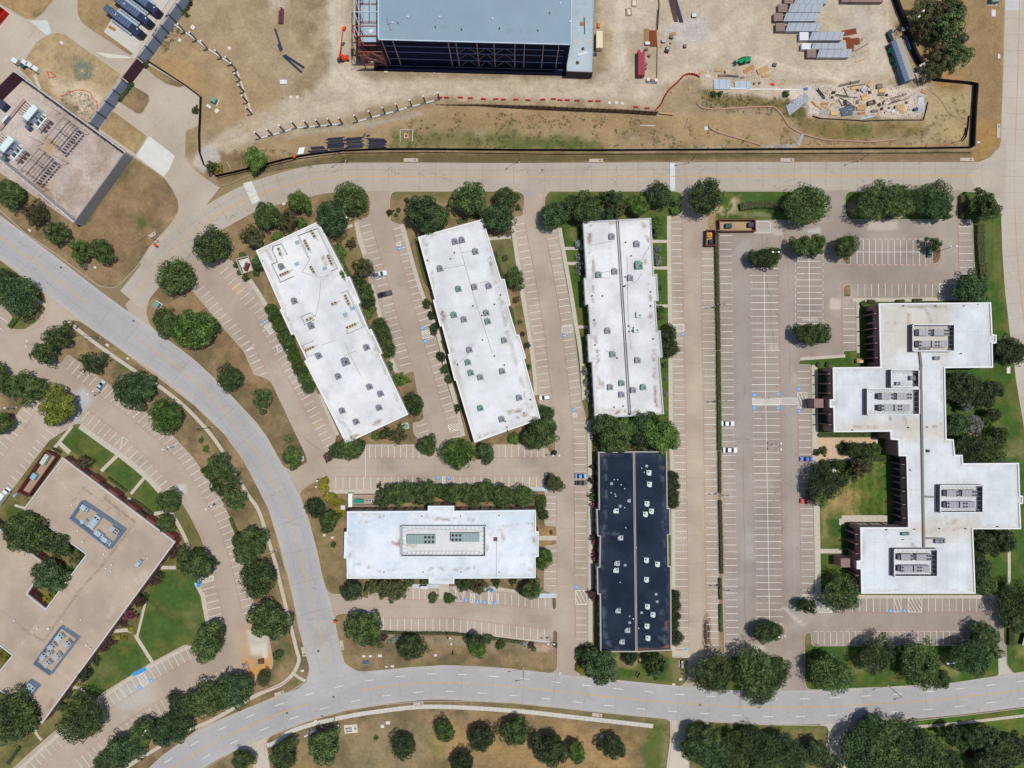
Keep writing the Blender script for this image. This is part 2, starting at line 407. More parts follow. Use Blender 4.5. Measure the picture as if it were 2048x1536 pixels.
# streets
A_c = smooth([(-90,408),(0,474),(90,541),(185,614),(270,675),(335,719),(392,766),(450,825),(487,875),(512,903),(537,948),(567,1008),(594,1083),(609,1150),(634,1242),(648,1300),(657,1345)],10)
B_c = smooth([(262,600),(274,586),(325,521),(360,486),(400,454),(445,424),(495,398),(532,384),(612,362),(687,354),(780,353),(1024,354),(1536,352),(1995,352)],10)
C_c = smooth([(180,1640),(345,1536),(425,1486),(512,1446),(617,1407),(726,1381),(812,1369),(887,1365),(1024,1373),(1149,1386),(1274,1399),(1399,1409),(1536,1415),(1636,1414),(1786,1406),(1900,1397),(2048,1379),(2160,1362)],10)
D_c = smooth([(2042,-120),(2040,0),(2036,150),(2031,288),(2030,404),(2036,520),(2044,600),(2056,700),(2072,800),(2100,940),(2120,1040)],10)
def street(name,cl,wd,z,a,b,pre=None,patches=()):
    poly = ribbon(cl,wd); pp = PAVE_PATCH + list(patches)
    return structure(cdt_sheet(name,poly,z,lambda x,y: paint(x,y,a,pp,b,.5,60),M_con,7))
TYRE = al(168,168,170)
street('street',B_c,57,.006,STB,STB2,patches=[L(offset_line(B_c,d),al(176,164,150),7,.45,4) for d in (-20,-8,8,20)] + [L(smooth([(1330,338),(1350,352),(1372,372),(1385,392)]),al(150,142,132),4,.5,1.5),L(smooth([(1345,335),(1368,352),(1385,378)]),al(150,142,132),4,.4,1.5)])
street('street',A_c,70,.010,STA,STA2,patches=[L(offset_line(A_c,d),TYRE,8,.5,5) for d in (-26,-10,10,26)] + [L(offset_line(A_c,d),al(196,190,180),4,.7,3) for d in (-33,33)] + [L(smooth([(560,1270),(640,1330),(690,1355)]),al(196,204,210),8,.5,5)])
street('street',C_c,69,.014,al(181,177,174),al(171,167,164),patches=[L(offset_line(C_c,d),TYRE,6,.4,4) for d in (-26,-10,10,26)] + [L(offset_line(C_c,d),al(196,190,180),4,.6,3) for d in (-33,33)] + [L(smooth([(620,1370),(700,1352),(780,1345)]),al(200,206,210),8,.5,4)])
street('street',D_c,64,.018,al(196,186,172),al(186,176,162))
# flared mouths where streets meet
for nm,poly,c in [('junction',[(588,1240),(672,1240),(684,1304),(692,1328),(712,1343),(760,1350),(640,1400),(560,1412),(590,1382),(612,1364),(619,1345),(612,1300)],STA),
                 ('junction',[(1962,322),(1980,314),(1997,296),(2003,280),(2012,280),(2012,420),(2003,430),(1996,404),(1980,390),(1950,382),(1940,350)],STB)]:
    pave(nm,poly,.022,c,tuple(v * .93 for v in c),6)
for poly,c in [([(486,367),(503,362),(520,401),(505,409)],al(216,216,208)),([(1340,326),(1350,326),(1350,381),(1340,381)],al(212,218,214)),
                ([(272,312),(298,272),(350,312),(338,340),(327,353)],al(218,214,204)),([(94,40),(104,66),(92,70),(60,42)],al(204,206,200)),
                ([(190,104),(255,112),(264,117),(216,116)],al(216,210,194)),([(2008,-60),(2044,-60),(2042,20),(2010,21)],al(196,196,194))]:
    o = MB().sheet([P2(*p) for p in poly],.028).build('concrete_patch',mat('patch%d' % len(MATS),c,amp=.06,s1=.4)); structure(o)

# ------------------------------------------------------------------ raised land
G = 'green'; D_ = 'dry'; MX = 'mixed'
GREEN_PATCH = []
def lp(*a,**k): GREEN_PATCH.append(Q(*a,**k))
# dry ground colour changes and green spots (photograph pixels)
lp([(150,520),(240,560),(300,480),(340,400),(300,360),(200,420)],RED,30,.5)
lp([(276,440),(292,434),(292,455),(278,462)],GRN,6,.8)
lp([(165,440),(250,350),(262,330),(240,350),(170,460)],GRN,5,.5)
lp([(400,600),(500,700),(540,860),(480,760),(420,660)],RED,20,.5)
lp([(225,690),(300,760),(380,830),(455,935),(440,900),(350,790)],OLV,8,.6)
lp([(230,712),(260,730),(255,745),(235,730)],GRN,5,.6)
lp([(500,960),(540,1060),(570,1180),(600,1320),(590,1320),(545,1120)],OLV,6,.4)
lp([(620,1190),(690,1195),(690,1150),(640,1020),(625,1010)],OLV,25,.35)
lp([(552,1330),(575,1330),(585,1300),(570,1290)],GRN,10,.6); lp([(560,1370),(600,1360),(590,1375)],GRN,5,.7)
lp([(150,848),(217,890),(235,905),(200,935),(118,888)],GRN,4,.85,1); lp([(240,905),(292,950),(258,985),(203,935)],GRN,4,.9,1)
lp([(294,956),(325,988),(340,1030),(310,1025),(262,988)],GRN,4,.85,1); lp([(10,1022),(40,1005),(50,1030),(20,1070)],GRN,5,.7)
lp([(400,1180),(412,1250),(372,1288),(305,1322),(278,1275),(298,1180),(330,1140),(385,1140)],GRN,5,.95,2)
lp([(298,1326),(262,1350),(190,1398),(165,1375),(200,1310),(235,1282),(275,1285)],GRN,5,.92,2)
lp([(380,1210),(408,1220),(410,1250),(380,1270),(365,1240)],al(120,124,78),12,.6)
lp([(180,1340),(230,1310),(200,1380)],al(120,118,76),10,.6)
lp([(350,1040),(370,1035),(408,1100),(400,1130)],OLV,8,.6)
lp([(0,660),(30,665),(75,640),(60,620)],al(104,110,62),8,.7)
lp([(30,130),(90,60),(140,60),(250,150),(180,245),(110,210)],al(184,160,122),10,.8); lp([(90,150),(180,170),(220,190),(175,235),(120,195)],al(212,194,166),10,.8); lp([(-60,-80),(120,-20),(60,45),(-60,0)],al(178,148,106),8,.7); lp([(155,-80),(350,-80),(270,110),(150,40)],al(170,142,102),8,.7); lp([(200,225),(300,270),(270,310),(190,260)],al(174,150,108),6,.7); lp([(145,118),(186,122),(186,162),(148,158)],al(118,126,96),6,.6); lp(rect(782,380,1048,396),OLV,8,.8); lp([(640,385),(738,383),(735,430),(700,440)],OLV,12,.4)
lp([(660,455),(700,445),(728,520),(720,545),(690,520)],OLV,12,.4)
lp(rect(980,480,1045,560),GRN,16,.6); lp(rect(1000,600,1050,760),OLV,16,.5)
lp(rect(1090,380,1365,432),GRN,8,.8); lp(rect(1112,440,1180,760),GRN,6,.95,1); lp(rect(1300,430,1340,840),GRN,6,.95,1)
lp(rect(1140,455,1152,480),al(140,130,84),6,.7)
lp([(1225,1305),(1345,1312),(1345,1362),(1236,1360)],GRN,6,.95); lp([(1228,1312),(1290,1316),(1270,1335),(1240,1330)],al(170,148,108),6,.8)
lp([(1340,1318),(1372,1330),(1370,1362),(1345,1355)],al(140,130,90),8,.6)
lp(rect(1395,378,1660,445),GRN,3,.95,0); lp([(1415,420),(1440,400),(1475,395),(1480,425),(1440,440)],al(180,165,128),9,-.85)
lp([(1400,430),(1432,425),(1432,464),(1412,464)],al(172,144,110),3,.9); lp([(1485,428),(1545,426),(1545,432),(1485,434)],al(180,165,135),4,.5)
lp(rect(1680,378,1990,446),GRN,3,.95,0); lp([(1693,405),(1712,402),(1710,425),(1695,420)],al(180,160,130),5,.7); lp([(1790,432),(1830,420),(1840,432)],al(150,130,80),5,.6)
lp([(1910,378),(2120,378),(2140,1360),(2010,1340),(1990,1190),(1600,1192),(1610,590),(1940,590)],GRN,3,.97,0)
lp([(1985,470),(2000,470),(2015,640),(2036,790),(2040,850),(2020,700),(1995,560)],al(128,112,66),5,.6)
lp([(1975,520),(2000,520),(2000,560),(1980,570)],al(112,118,66),9,.6); lp([(1960,440),(1990,440),(1985,480),(1962,480)],al(112,118,66),9,.5)
lp([(1640,1020),(1660,990),(1700,960),(1745,925),(1752,960),(1740,1010),(1700,1028),(1655,1032)],al(172,146,96),14,.8)
lp([(1690,940),(1765,925),(1772,1028),(1720,1026),(1715,990)],al(74,100,40),16,.85)
lp(rect(1640,1025,1655,1080),al(170,146,104),6,.6); lp([(1640,1080),(1680,1070),(1680,1085),(1645,1095)],al(140,126,76),6,.5)
lp([(2005,900),(2048,880),(2048,915),(2012,912)],al(150,136,92),10,.6); lp([(2030,1295),(2060,1290),(2060,1310),(2032,1312)],al(160,150,98),6,.6)
lp([(1925,865),(1960,840),(1962,870),(1930,885)],al(196,160,130),4,.8)
lp(rect(1420,1308,1580,1385),GRN,5,.85); lp(rect(1605,1262,2015,1382),GRN,3,.95,0); lp([(1700,1325),(1735,1330),(1735,1345),(1712,1350)],al(150,144,92),7,.6)
lp([(1880,1320),(1925,1310),(1920,1345),(1890,1345)],al(160,152,96),8,.6); lp(rect(1608,1262,1622,1290),al(150,130,88),3,.7)
lp([(1290,1450),(1341,1452),(1334,1620),(1285,1620)],al(80,104,48),10,.85); lp([(1325,1450),(1341,1452),(1334,1620),(1320,1620)],al(150,132,96),6,.5)
lp([(1380,1445),(1650,1450),(1650,1470),(1620,1488),(1540,1480),(1385,1475)],al(92,104,52),8,.7); lp([(1560,1465),(1640,1460),(1630,1495),(1580,1490)],al(160,140,100),8,.6)
lp([(1690,1440),(2120,1390),(2120,1640),(1680,1640)],al(82,108,46),4,.9,0); lp([(1940,1440),(2060,1425),(2060,1470),(1960,1480)],al(104,118,56),12,.6)
lp([(540,1475),(690,1428),(840,1408),(1024,1410),(1330,1440),(1330,1452),(1024,1418),(840,1416),(690,1438)],OLV,4,.6)
lp([(860,1440),(1130,1450),(1280,1470),(1270,1540),(1000,1540),(860,1500)],al(176,144,96),20,.55); lp([(700,1460),(860,1440),(860,1540),(690,1540)],al(148,134,104),22,.55)
lp([(860,1480),(882,1480),(884,1512),(866,1515)],al(140,138,76),7,.7); lp([(925,1440),(1000,1440),(990,1475),(930,1470)],RED,10,.6); lp([(1050,1450),(1120,1450),(1110,1480),(1060,1475)],al(138,122,96),14,.5)
lp([(560,1480),(610,1490),(620,1536),(590,1536)],al(164,140,92),12,.6); lp([(585,1475),(700,1450),(700,1475),(620,1500)],al(140,128,90),10,.5)
lp([(680,1290),(720,1340),(880,1322),(1100,1338),(1100,1345),(880,1330),(715,1344)],OLV,5,.5); lp([(760,1265),(1100,1285),(1100,1300),(760,1280)],al(150,140,120),8,.5)
lp([(1050,1284),(1105,1292),(1105,1308),(1062,1300)],al(186,160,138),4,.8); lp([(755,1268),(800,1270),(790,1285),(760,1280)],al(170,150,120),6,.6)
lp([(1075,1056),(1112,1050),(1112,1092),(1080,1086)],al(165,130,92),4,.8); lp(rect(1104,1197,1113,1221),GRN2,3,.8)
lp(rect(1430,455,1450,1330),al(150,128,102),3,.9,0)
lp([(1785,425),(1810,425),(1800,445),(1786,442)],al(190,178,158),4,.8)
lp([(870,905),(905,880),(930,900)],GRN,5,.6)
STRIPES = [((1690,925,1775,1032),'y',5.2,.22),((380,600,600,800),'d',6,.07),((210,430,330,560),'d',6,.06),((1940,440,2040,700),'y',9,.08),((690,1290,1110,1345),'x',8,.05),((980,1420,1290,1536),'x',9,.05)]
def land_colour(base):
    a,b = {'green': (GRN,GRN2),'dry': (DRY,DRY2),'mixed': (al(128,118,78),al(106,104,62)),'mulch': (al(150,126,98),al(118,96,74))}[base]
    def f(x,y):
        c = paint(x,y,a,GREEN_PATCH,b,1.0,34)
        n = fbm(x + 500,y - 300,7)[:,None]; c = c * (.78 + .44 * n)
        f = np.clip((fbm(x - 700,y + 400,24) - .5) * 3.2,0,.5) * (c[:,1] > c[:,0] * 1.15); f = f[:,None]; c = c * (1 - f) + np.array(al(118,112,62)) * f
        for (x0,y0,x1,y1),ax,per,amp in STRIPES:
            k = (x > x0) & (x < x1) & (y > y0) & (y < y1)
            t = {'x': y,'y': x,'d': (x * .62 - y * .78)}[ax]
            s = 1 + amp * np.sin(t / per * 2 * math.pi + fbm(x,y,30) * 3); c = np.where(k[:,None],c * s[:,None],c)
        return c
    return f
LANDS = []
def land(poly,base='dry',r=7,step=4.0,kerb=True,name='verge'):
    p = fillet(poly,r); LANDS.append(p)
    q = inset(p,1.15)
    if kerb:
        m = MB(); a = [P2(*v) for v in p]; b = [P2(*v) for v in q]; n = len(a)
        vs = [(x,y,-.02) for x,y in a] + [(x,y,.13) for x,y in a] + [(x,y,.13) for x,y in b]
        fs = []
        for i in range(n):
            j = (i + 1) % n; fs += [(i,n + i,n + j,j),(n + i,2 * n + i,2 * n + j,n + j)]
        m.add(vs,fs); structure(m.build('kerb',M_kerb))
    return structure(cdt_sheet(name,q,.125,land_colour(base),M_turf,step,pz=0))
land([(320,569),(326,545),(360,527),(372,527),(390,545),(397,561),(382,576),(430,634),(490,704),(509,750),(524,752),(541,760),(547,770),(584,850),(612,908),(617,925),(594,938),(580,940),(567,935),(552,908),(534,875),(512,845),(470,800),(430,759),(387,719),(350,691),(315,666),(298,649),(291,624),(297,599)])
land([(440,460),(512,421),(572,403),(647,386),(705,381),(733,382),(741,395),(741,425),(737,436),(709,443),(716,480),(726,509),(733,540),(752,609),(764,640),(780,700),(797,741),(800,752),(820,742),(829,742),(833,770),(848,825),(849,838),(838,845),(826,846),(829,868),(840,880),(865,872),(872,905),(866,914),(852,914),(846,890),(729,890),(722,915),(700,921),(660,914),(652,905),(669,886),(672,868),(634,788),(598,722),(560,660),(530,608),(512,584),(490,556),(460,519),(452,518),(430,527),(423,520),(430,470)],r=5)
land([(790,382),(1036,382),(1048,388),(1050,400),(1047,432),(1024,437),(1035,495),(1050,590),(1064,665),(1074,735),(1078,790),(1078,806),(1098,812),(1106,822),(1112,880),(1111,905),(1104,910),(1098,905),(1090,890),(985,890),(985,915),(950,922),(925,920),(922,873),(912,830),(887,751),(876,696),(847,591),(824,511),(811,459),(807,453),(780,443),(778,400),(782,386)],r=5)
land([(1098,382),(1355,382),(1364,388),(1365,424),(1360,430),(1341,431),(1341,484),(1344,634),(1345,768),(1346,868),(1349,1028),(1351,1290),(1344,1314),(1377,1315),(1376,1362),(1362,1373),(1236,1361),(1160,1352),(1151,1340),(1149,1292),(1176,1286),(1175,1152),(1174,968),(1172,840),(1162,800),(1156,730),(1144,636),(1134,579),(1124,524),(1115,459),(1110,452),(1095,445),(1088,430),(1089,395)],'mixed',r=5)
land([(1422,382),(1640,382),(1650,390),(1651,428),(1638,441),(1434,441),(1434,461),(1415,461),(1415,436),(1412,400),(1413,388)],'green')
land([(1697,382),(1880,382),(1893,390),(1893,440),(1700,440),(1690,430),(1689,392)],'green')
land([(1925,382),(1965,384),(1990,395),(2001,415),(2003,434),(2005,500),(2011,584),(2021,671),(2034,768),(2050,863),(2086,1000),(2130,1340),(2048,1344),(2026,1347),(2013,1330),(2011,1290),(2006,1285),(2004,1197),(1603,1197),(1605,1190),(1630,1189),(1630,1152),(1627,1020),(1622,868),(1621,730),(1596,730),(1597,722),(1605,714),(1686,712),(1686,701),(1712,700),(1712,596),(1922,595),(1948,592),(1948,546),(1944,441),(1914,440),(1914,390)],'green',r=4)
land([(1608,1272),(1613,1264),(1622,1264),(1624,1291),(1911,1290),(1938,1290),(1938,1266),(1996,1262),(1998,1352),(1901,1367),(1761,1375),(1623,1380),(1613,1377),(1609,1366)],'green')
land([(1436,1312),(1450,1311),(1568,1312),(1568,1355),(1560,1381),(1450,1381),(1427,1377),(1419,1362),(1421,1325)],'green')
land([(1428,461),(1437,461),(1440,700),(1443,960),(1447,1200),(1450,1309),(1437,1309),(1437,1150),(1432,850),(1430,700)],'mulch',r=2)
for p in ([(1500,536),(1557,536),(1556,512),(1545,503),(1512,503),(1502,512)],[(1512,1248),(1567,1248),(1567,1262),(1555,1272),(1522,1272),(1512,1262)],
          [(1591,508),(1646,508),(1644,488),(1634,480),(1602,480),(1592,490)],[(1591,649),(1646,649),(1644,668),(1632,678),(1602,678),(1592,668)],
          [(1683,500),(1683,520),(1690,529),(1701,530),(1701,478),(1690,480)],[(1864,476),(1864,529),(1876,527),(1882,515),(1882,488),(1876,480)],[(1686,594),(1686,575),(1692,569),(1702,568),(1702,594)]):
    land(p,'mulch',r=4)
land([(598,987),(604,978),(634,959),(657,954),(659,978),(1087,978),(1091,985),(1090,1050),(1114,1052),(1114,1090),(1090,1092),(1089,1180),(1104,1186),(1113,1187),(1113,1216),(1108,1221),(1104,1216),(1103,1196),(1060,1189),(1012,1183),(960,1177),(912,1174),(738,1176),(738,1198),(690,1189),(662,1189),(652,1180),(644,1152),(634,1104),(617,1040),(606,1010)],r=5)
land([(668,1236),(673,1229),(684,1226),(700,1227),(740,1232),(752,1240),(754,1263),(902,1264),(960,1269),(1024,1276),(1098,1285),(1104,1281),(1105,1264),(1110,1258),(1116,1264),(1116,1334),(1111,1343),(1101,1347),(1024,1338),(950,1333),(887,1331),(812,1336),(727,1344),(709,1341),(689,1327),(682,1304),(672,1258)])
land([(141,639),(160,641),(225,686),(270,719),(335,768),(390,810),(450,868),(487,918),(515,972),(537,1015),(557,1080),(569,1130),(577,1152),(587,1197),(599,1257),(612,1307),(619,1330),(619,1347),(610,1365),(587,1379),(512,1410),(400,1457),(325,1512),(290,1545),(220,1600),(130,1600),(172,1543),(217,1502),(250,1481),(330,1427),(400,1386),(467,1354),(490,1359),(512,1360),(540,1345),(546,1325),(535,1262),(514,1240),(505,1200),(490,1143),(477,1085),(465,1048),(445,1005),(410,950),(385,915),(337,863),(295,828),(272,809),(212,766),(137,710),(120,731),(107,716),(104,690),(118,656),(130,645)],r=5)
land([(150,847),(162,846),(217,887),(240,902),(292,946),(325,987),(345,985),(357,993),(380,1030),(400,1068),(412,1100),(414,1130),(395,1160),(402,1180),(417,1236),(425,1247),(448,1250),(451,1264),(440,1290),(400,1305),(380,1292),(370,1290),(296,1330),(262,1352),(208,1385),(97,1474),(43,1522),(-40,1600),(-120,1600),(-120,1120),(-12,1016),(15,990),(98,880)],'mixed',r=5)
land([(-100,440),(0,519),(50,556),(87,584),(94,598),(92,618),(75,644),(50,660),(25,659),(15,652),(25,635),(5,610),(-60,590)],'mixed')
land([(-100,740),(10,752),(55,752),(85,754),(103,772),(98,792),(80,802),(56,802),(0,872),(-100,980)])
land([(-120,333),(0,421),(50,466),(112,509),(175,556),(200,573),(222,577),(237,573),(275,534),(300,494),(332,461),(350,439),(359,421),(357,400),(347,380),(330,355),(271,315),(255,302),(140,420),(-120,220)],r=8)
land([(-60,-80),(0,9),(37,30),(52,39),(72,39),(87,27),(112,-4),(170,-80)],r=6); land([(155,-80),(154,25),(162,45),(180,59),(215,82),(262,113),(290,80),(360,-80)],r=6)
land([(50,117),(75,82),(92,71),(110,65),(130,67),(175,100),(244,149),(180,243),(165,250),(120,206),(72,172),(37,137)],r=5)
land([(262,168),(300,190),(299,205),(285,228),(275,229),(238,205),(243,190)],r=9); land([(225,220),(296,272),(272,310),(198,258)],r=3); land([(287,133),(300,130),(372,172),(360,176),(335,170),(310,155)],r=5)
land([(395,1545),(440,1518),(470,1500),(485,1499),(498,1506),(507,1520),(508,1560),(500,1620),(380,1620)],r=5)
land([(542,1471),(574,1458),(612,1443),(687,1421),(762,1409),(837,1402),(937,1401),(1024,1405),(1174,1421),(1334,1437),(1341,1442),(1342,1472),(1334,1536),(1334,1620),(545,1620),(537,1512),(531,1490),(534,1479)],r=5,step=4.5)
land([(1381,1447),(1387,1441),(1536,1449),(1640,1450),(1653,1451),(1658,1458),(1656,1475),(1651,1495),(1650,1620),(1380,1620),(1377,1500)],'mixed')
land([(1708,1456),(1718,1448),(1776,1446),(1861,1437),(1961,1426),(2048,1415),(2130,1403),(2130,1630),(1690,1630),(1695,1500),(1701,1468)],'green')

# ------------------------------------------------------------------ the building site
SITE = []
def sp(*a,**k): SITE.append(Q(*a,**k))
sp([(655,-90),(706,-90),(704,100),(712,140),(760,152),(1180,158),(1212,140),(1222,60),(1200,60),(1195,-90),(1775,-90),(1790,40),(1800,150),(1760,180),(1640,160),(1500,160),(1400,152),(1375,150),(1310,213),(1200,205),(880,190),(760,212),(640,240),(520,277),(440,305),(415,320),(402,300),(480,240),(560,205),(630,180),(655,140)],SAND,8,.9)
sp([(668,-90),(690,-90),(688,110),(720,158),(900,175),(1180,180),(1250,160),(1270,60),(1290,-90),(1235,-90),(1225,100),(1240,190),(1000,192),(850,188),(700,200),(660,170)],HAUL,8,.75)
sp([(1270,190),(1340,140),(1420,60),(1500,20),(1520,40),(1400,140),(1330,200)],HAUL,8,.6)
sp([(1450,100),(1620,140),(1740,110),(1755,20),(1765,20),(1775,140),(1700,165),(1560,158)],HAUL,8,.6); sp([(1380,30),(1410,25),(1425,80),(1350,95),(1330,60)],al(196,188,182),9,.8)
sp([(1255,60),(1320,60),(1318,150),(1250,130)],BARE,9,.6); sp([(1700,10),(1755,20),(1760,90),(1700,60)],al(198,188,180),12,.5)
sp([(300,122),(420,60),(520,100),(560,200),(500,260),(420,250),(404,195)],al(174,146,106),22,.6); sp([(400,-60),(560,-60),(600,100),(560,190),(470,150),(400,60)],al(172,152,120),24,.6)
sp([(300,130),(360,120),(420,170),(400,200)],al(180,144,96),14,.6); sp([(535,-60),(575,-60),(572,20),(545,25)],al(198,180,160),8,.7); sp([(555,155),(600,155),(590,175),(560,175)],al(160,142,116),6,.7)
sp([(720,140),(960,146),(1180,146),(1180,156),(900,158),(730,156)],DIRT2,5,.7); sp([(1180,110),(1205,115),(1200,145),(1182,150)],DIRT2,5,.7)
sp([(520,285),(640,262),(700,250),(880,208),(1350,235),(1500,260),(1500,296),(1100,300),(760,296),(600,310),(450,345),(430,340)],al(164,140,104),6,.85)
sp([(900,215),(1345,236),(1345,262),(900,250)],al(168,136,98),8,.6); sp([(780,262),(1050,268),(1200,285),(1200,300),(780,298)],al(104,108,60),8,.75)
sp([(1000,282),(1160,272),(1200,290),(1180,300),(1000,300)],al(88,102,52),8,.7); sp([(1340,290),(1500,280),(1560,290),(1560,298),(1340,298)],al(112,112,68),6,.5)
sp([(830,235),(1040,240),(1040,262),(850,255)],al(150,128,88),10,.5); sp([(1260,232),(1320,240),(1310,290),(1230,285)],al(132,112,84),12,.5)
sp([(1330,170),(1392,150),(1400,200),(1345,225),(1320,215)],al(160,140,110),6,.7); sp([(1395,180),(1620,205),(1600,225),(1420,210)],al(120,104,62),6,.8)
sp([(1400,150),(1625,165),(1620,200),(1440,190),(1410,175)],al(200,182,158),6,.8); sp([(1555,180),(1615,170),(1850,172),(1852,235),(1620,232),(1610,215)],al(206,193,176),5,.95)
sp([(1340,225),(1560,235),(1600,240),(1580,290),(1380,296),(1340,270)],al(174,146,106),10,.6); sp([(1600,240),(1850,245),(1850,268),(1700,282),(1610,270)],al(132,112,66),7,.8)
sp([(1690,250),(1740,250),(1735,275),(1695,275)],al(98,106,56),6,.7); sp([(1570,205),(1615,215),(1605,245),(1560,235)],al(96,92,48),5,.8); sp([(1580,280),(1850,290),(1850,300),(1580,298)],al(170,140,98),6,.7)
sp([(1855,170),(1935,172),(1938,290),(1860,290)],al(178,156,112),8,.8); sp([(1875,165),(1930,170),(1925,182),(1880,178)],al(150,112,60),6,.8)
sp([(1785,-90),(2010,-90),(2006,150),(2001,282),(1998,300),(1975,316),(1947,322),(1947,170),(1860,160),(1825,100)],al(158,132,96),3,.95); sp([(1950,-90),(2000,-90),(1998,280),(1955,300)],al(152,126,90),8,.7)
sp([(1900,130),(1925,160),(1915,165),(1860,155),(1870,140)],al(186,146,92),8,.6); sp([(1950,240),(1995,250),(1990,300),(1950,318)],al(170,132,76),8,.7)
sp([(404,300),(640,325),(1945,324),(1945,305),(700,305),(540,335),(437,372)],al(134,112,84),3,.9); sp([(440,350),(1945,301),(1945,308),(700,307),(530,335)],al(92,88,52),3,.7)
sp([(400,300),(430,285),(440,320),(410,345),(385,330)],al(198,190,178),4,.8); sp([(378,260),(402,250),(400,300),(372,312)],al(156,136,96),6,.7); sp([(640,255),(700,248),(840,222),(850,228),(720,258),(560,275)],al(178,168,150),5,.7)
sp([(1380,290),(1500,296),(1560,297),(1590,290),(1600,297),(1380,299)],al(190,180,166),3,.4)
SITE += [L(smooth(p),colr,2.5,s,wd,1) for p,colr,s,wd in [
    ([(676,-60),(674,100),(690,160),(760,185),(950,192),(1160,190),(1300,170),(1420,80)],al(192,168,134),.6,1),([(686,-60),(684,100),(705,150),(770,174),(950,180),(1160,178),(1250,130),(1262,-60)],al(188,164,130),.6,1),
    ([(560,230),(660,190),(700,190)],al(188,166,134),.6,1),([(520,262),(640,215),(720,200),(900,186)],al(220,204,180),.6,1),([(560,248),(660,206),(760,196)],al(192,170,138),.5,1),
    ([(1300,200),(1380,120),(1480,60),(1560,40)],al(190,166,132),.6,1),([(1312,205),(1390,128),(1490,80),(1600,100),(1700,150),(1770,150)],al(190,166,132),.6,1.2),
    ([(1500,110),(1600,140),(1690,160),(1760,140),(1775,60),(1770,-40)],al(222,206,182),.6,1.2),([(1480,120),(1600,152),(1700,170),(1790,150)],al(180,156,124),.6,1),
    ([(470,-50),(490,60),(560,160),(570,200)],al(190,172,142),.6,1),([(440,-50),(470,80),(540,180)],al(150,128,98),.5,1),([(455,150),(500,250),(430,290)],al(150,128,96),.4,1),
    ([(620,130),(640,60),(600,20),(580,60),(610,110),(650,100)],al(196,180,152),.5,.8),([(630,90),(615,40),(640,20),(655,60)],al(196,180,152),.5,.8),
    ([(1190,10),(1215,60),(1212,130),(1230,180)],al(188,164,130),.5,1),([(1243,-40),(1240,60),(1255,150),(1290,190)],al(222,206,182),.5,1)]]
for _ in range(230):
    x,y = rnd.uniform(300,1940),rnd.uniform(-40,300); r = rnd.uniform(3,16)
    SITE.append(Q([(x - r,y - r * .5),(x + r,y - r * .4),(x + r * .8,y + r * .5),(x - r * .7,y + r * .5)],rnd.choice([al(150,128,94),al(206,190,164),al(176,150,108),al(160,140,112)]),r * .5,rnd.uniform(.08,.26),r * .8))
def site_colour(x,y):
    c = paint(x,y,DIRT,SITE,DIRT2,1.0,40); n = fbm(x + 90,y + 10,8)[:,None]; return c * (.92 + .16 * n)
site_poly = fillet([(404,196),(400,250),(372,262),(370,312),(384,334),(405,352),(437,374),(457,371),(500,352),(562,339),(620,329),(687,325),(1000,325),(1500,324),(1945,324),(1975,316),(1998,296),(2002,282),(2003,225),(2006,150),(2010,0),(2014,-120),(440,-120),(296,122),(372,172)],4)
structure(cdt_sheet('building_site_ground',site_poly,.115,site_colour,M_turf,3.2,pz=0))
# substation yard: pale gravel
def yard_colour(x,y):
    return paint(x,y,al(194,180,170),[Q([(30,144),(120,205),(40,300),(-60,300),(-60,250)],al(206,192,180),10,.6),Q([(90,270),(120,280),(110,310),(85,305)],al(186,150,110),8,.8),
        Q([(150,350),(210,300),(220,340),(160,400),(120,400)],al(170,146,128),20,-.7),Q([(60,350),(140,380),(140,430),(60,370)],al(160,130,104),10,-.7),L([(45,240),(10,280)],al(165,150,138),2,.5,1)],al(174,158,146),1.0,30)
structure(cdt_sheet('gravel_yard',[(30,146),(247,307),(147,446),(-80,290),(-80,230)],.15,yard_colour,M_turf,3.5,pz=0))
structure(MB().sheet([P2(*p) for p in [(208,64),(268,108),(365,-40),(300,-80),(220,45)]],.16).build('concrete_slab',M_walk2))
structure(MB().sheet([P2(*p) for p in [(262,116),(270,119),(375,-30),(362,-30),(268,106)]],.17).build('path',M_walk))

# ------------------------------------------------------------------ paths
PN = [0]
def path(pts,wd,z=.14,m=None,name='path',sm=True):
    PN[0] += 1; z += (PN[0] % 16) * .0013
    p = smooth(pts,8) if sm and len(pts) > 2 else pts
    q = ribbon(p,wd); n = len(p); mb = MB()
    vs = [(*P2(*v),z) for v in q]; N = len(vs)
    mb.add(vs,[(i,i + 1,N - 2 - i,N - 1 - i) for i in range(n - 1)][::1])
    o = mb.build(name,m or M_walk); me = o.data
    if me.polygons and me.polygons[0].normal.z < 0: me.flip_normals()
    # joints across the path
    j = MB(); L_ = sum(math.dist(p[i],p[i + 1]) for i in range(n - 1)); k = max(2,int(L_ / 9))
    pts2 = arc_pts(p,k)
    for i in range(1,k - 1):
        a = np.array(pts2[i - 1]); b = np.array(pts2[i + 1]); t = (b - a) / (np.linalg.norm(b - a) + 1e-9); nn = np.array((-t[1],t[0]))
        c = np.array(pts2[i]); e = [c + nn * wd / 2 + t * .18,c + nn * wd / 2 - t * .18,c - nn * wd / 2 - t * .18,c - nn * wd / 2 + t * .18]
        j.add([(*P2(*v),z + .02) for v in e],[(0,1,2,3)])
    if j.v:
        jo = j.build('path_joint',mat('path_joint_grey',al(170,160,144))); structure(jo)
        for f in [1]:
            if jo.data.polygons[0].normal.z < 0: jo.data.flip_normals()
    return structure(o)
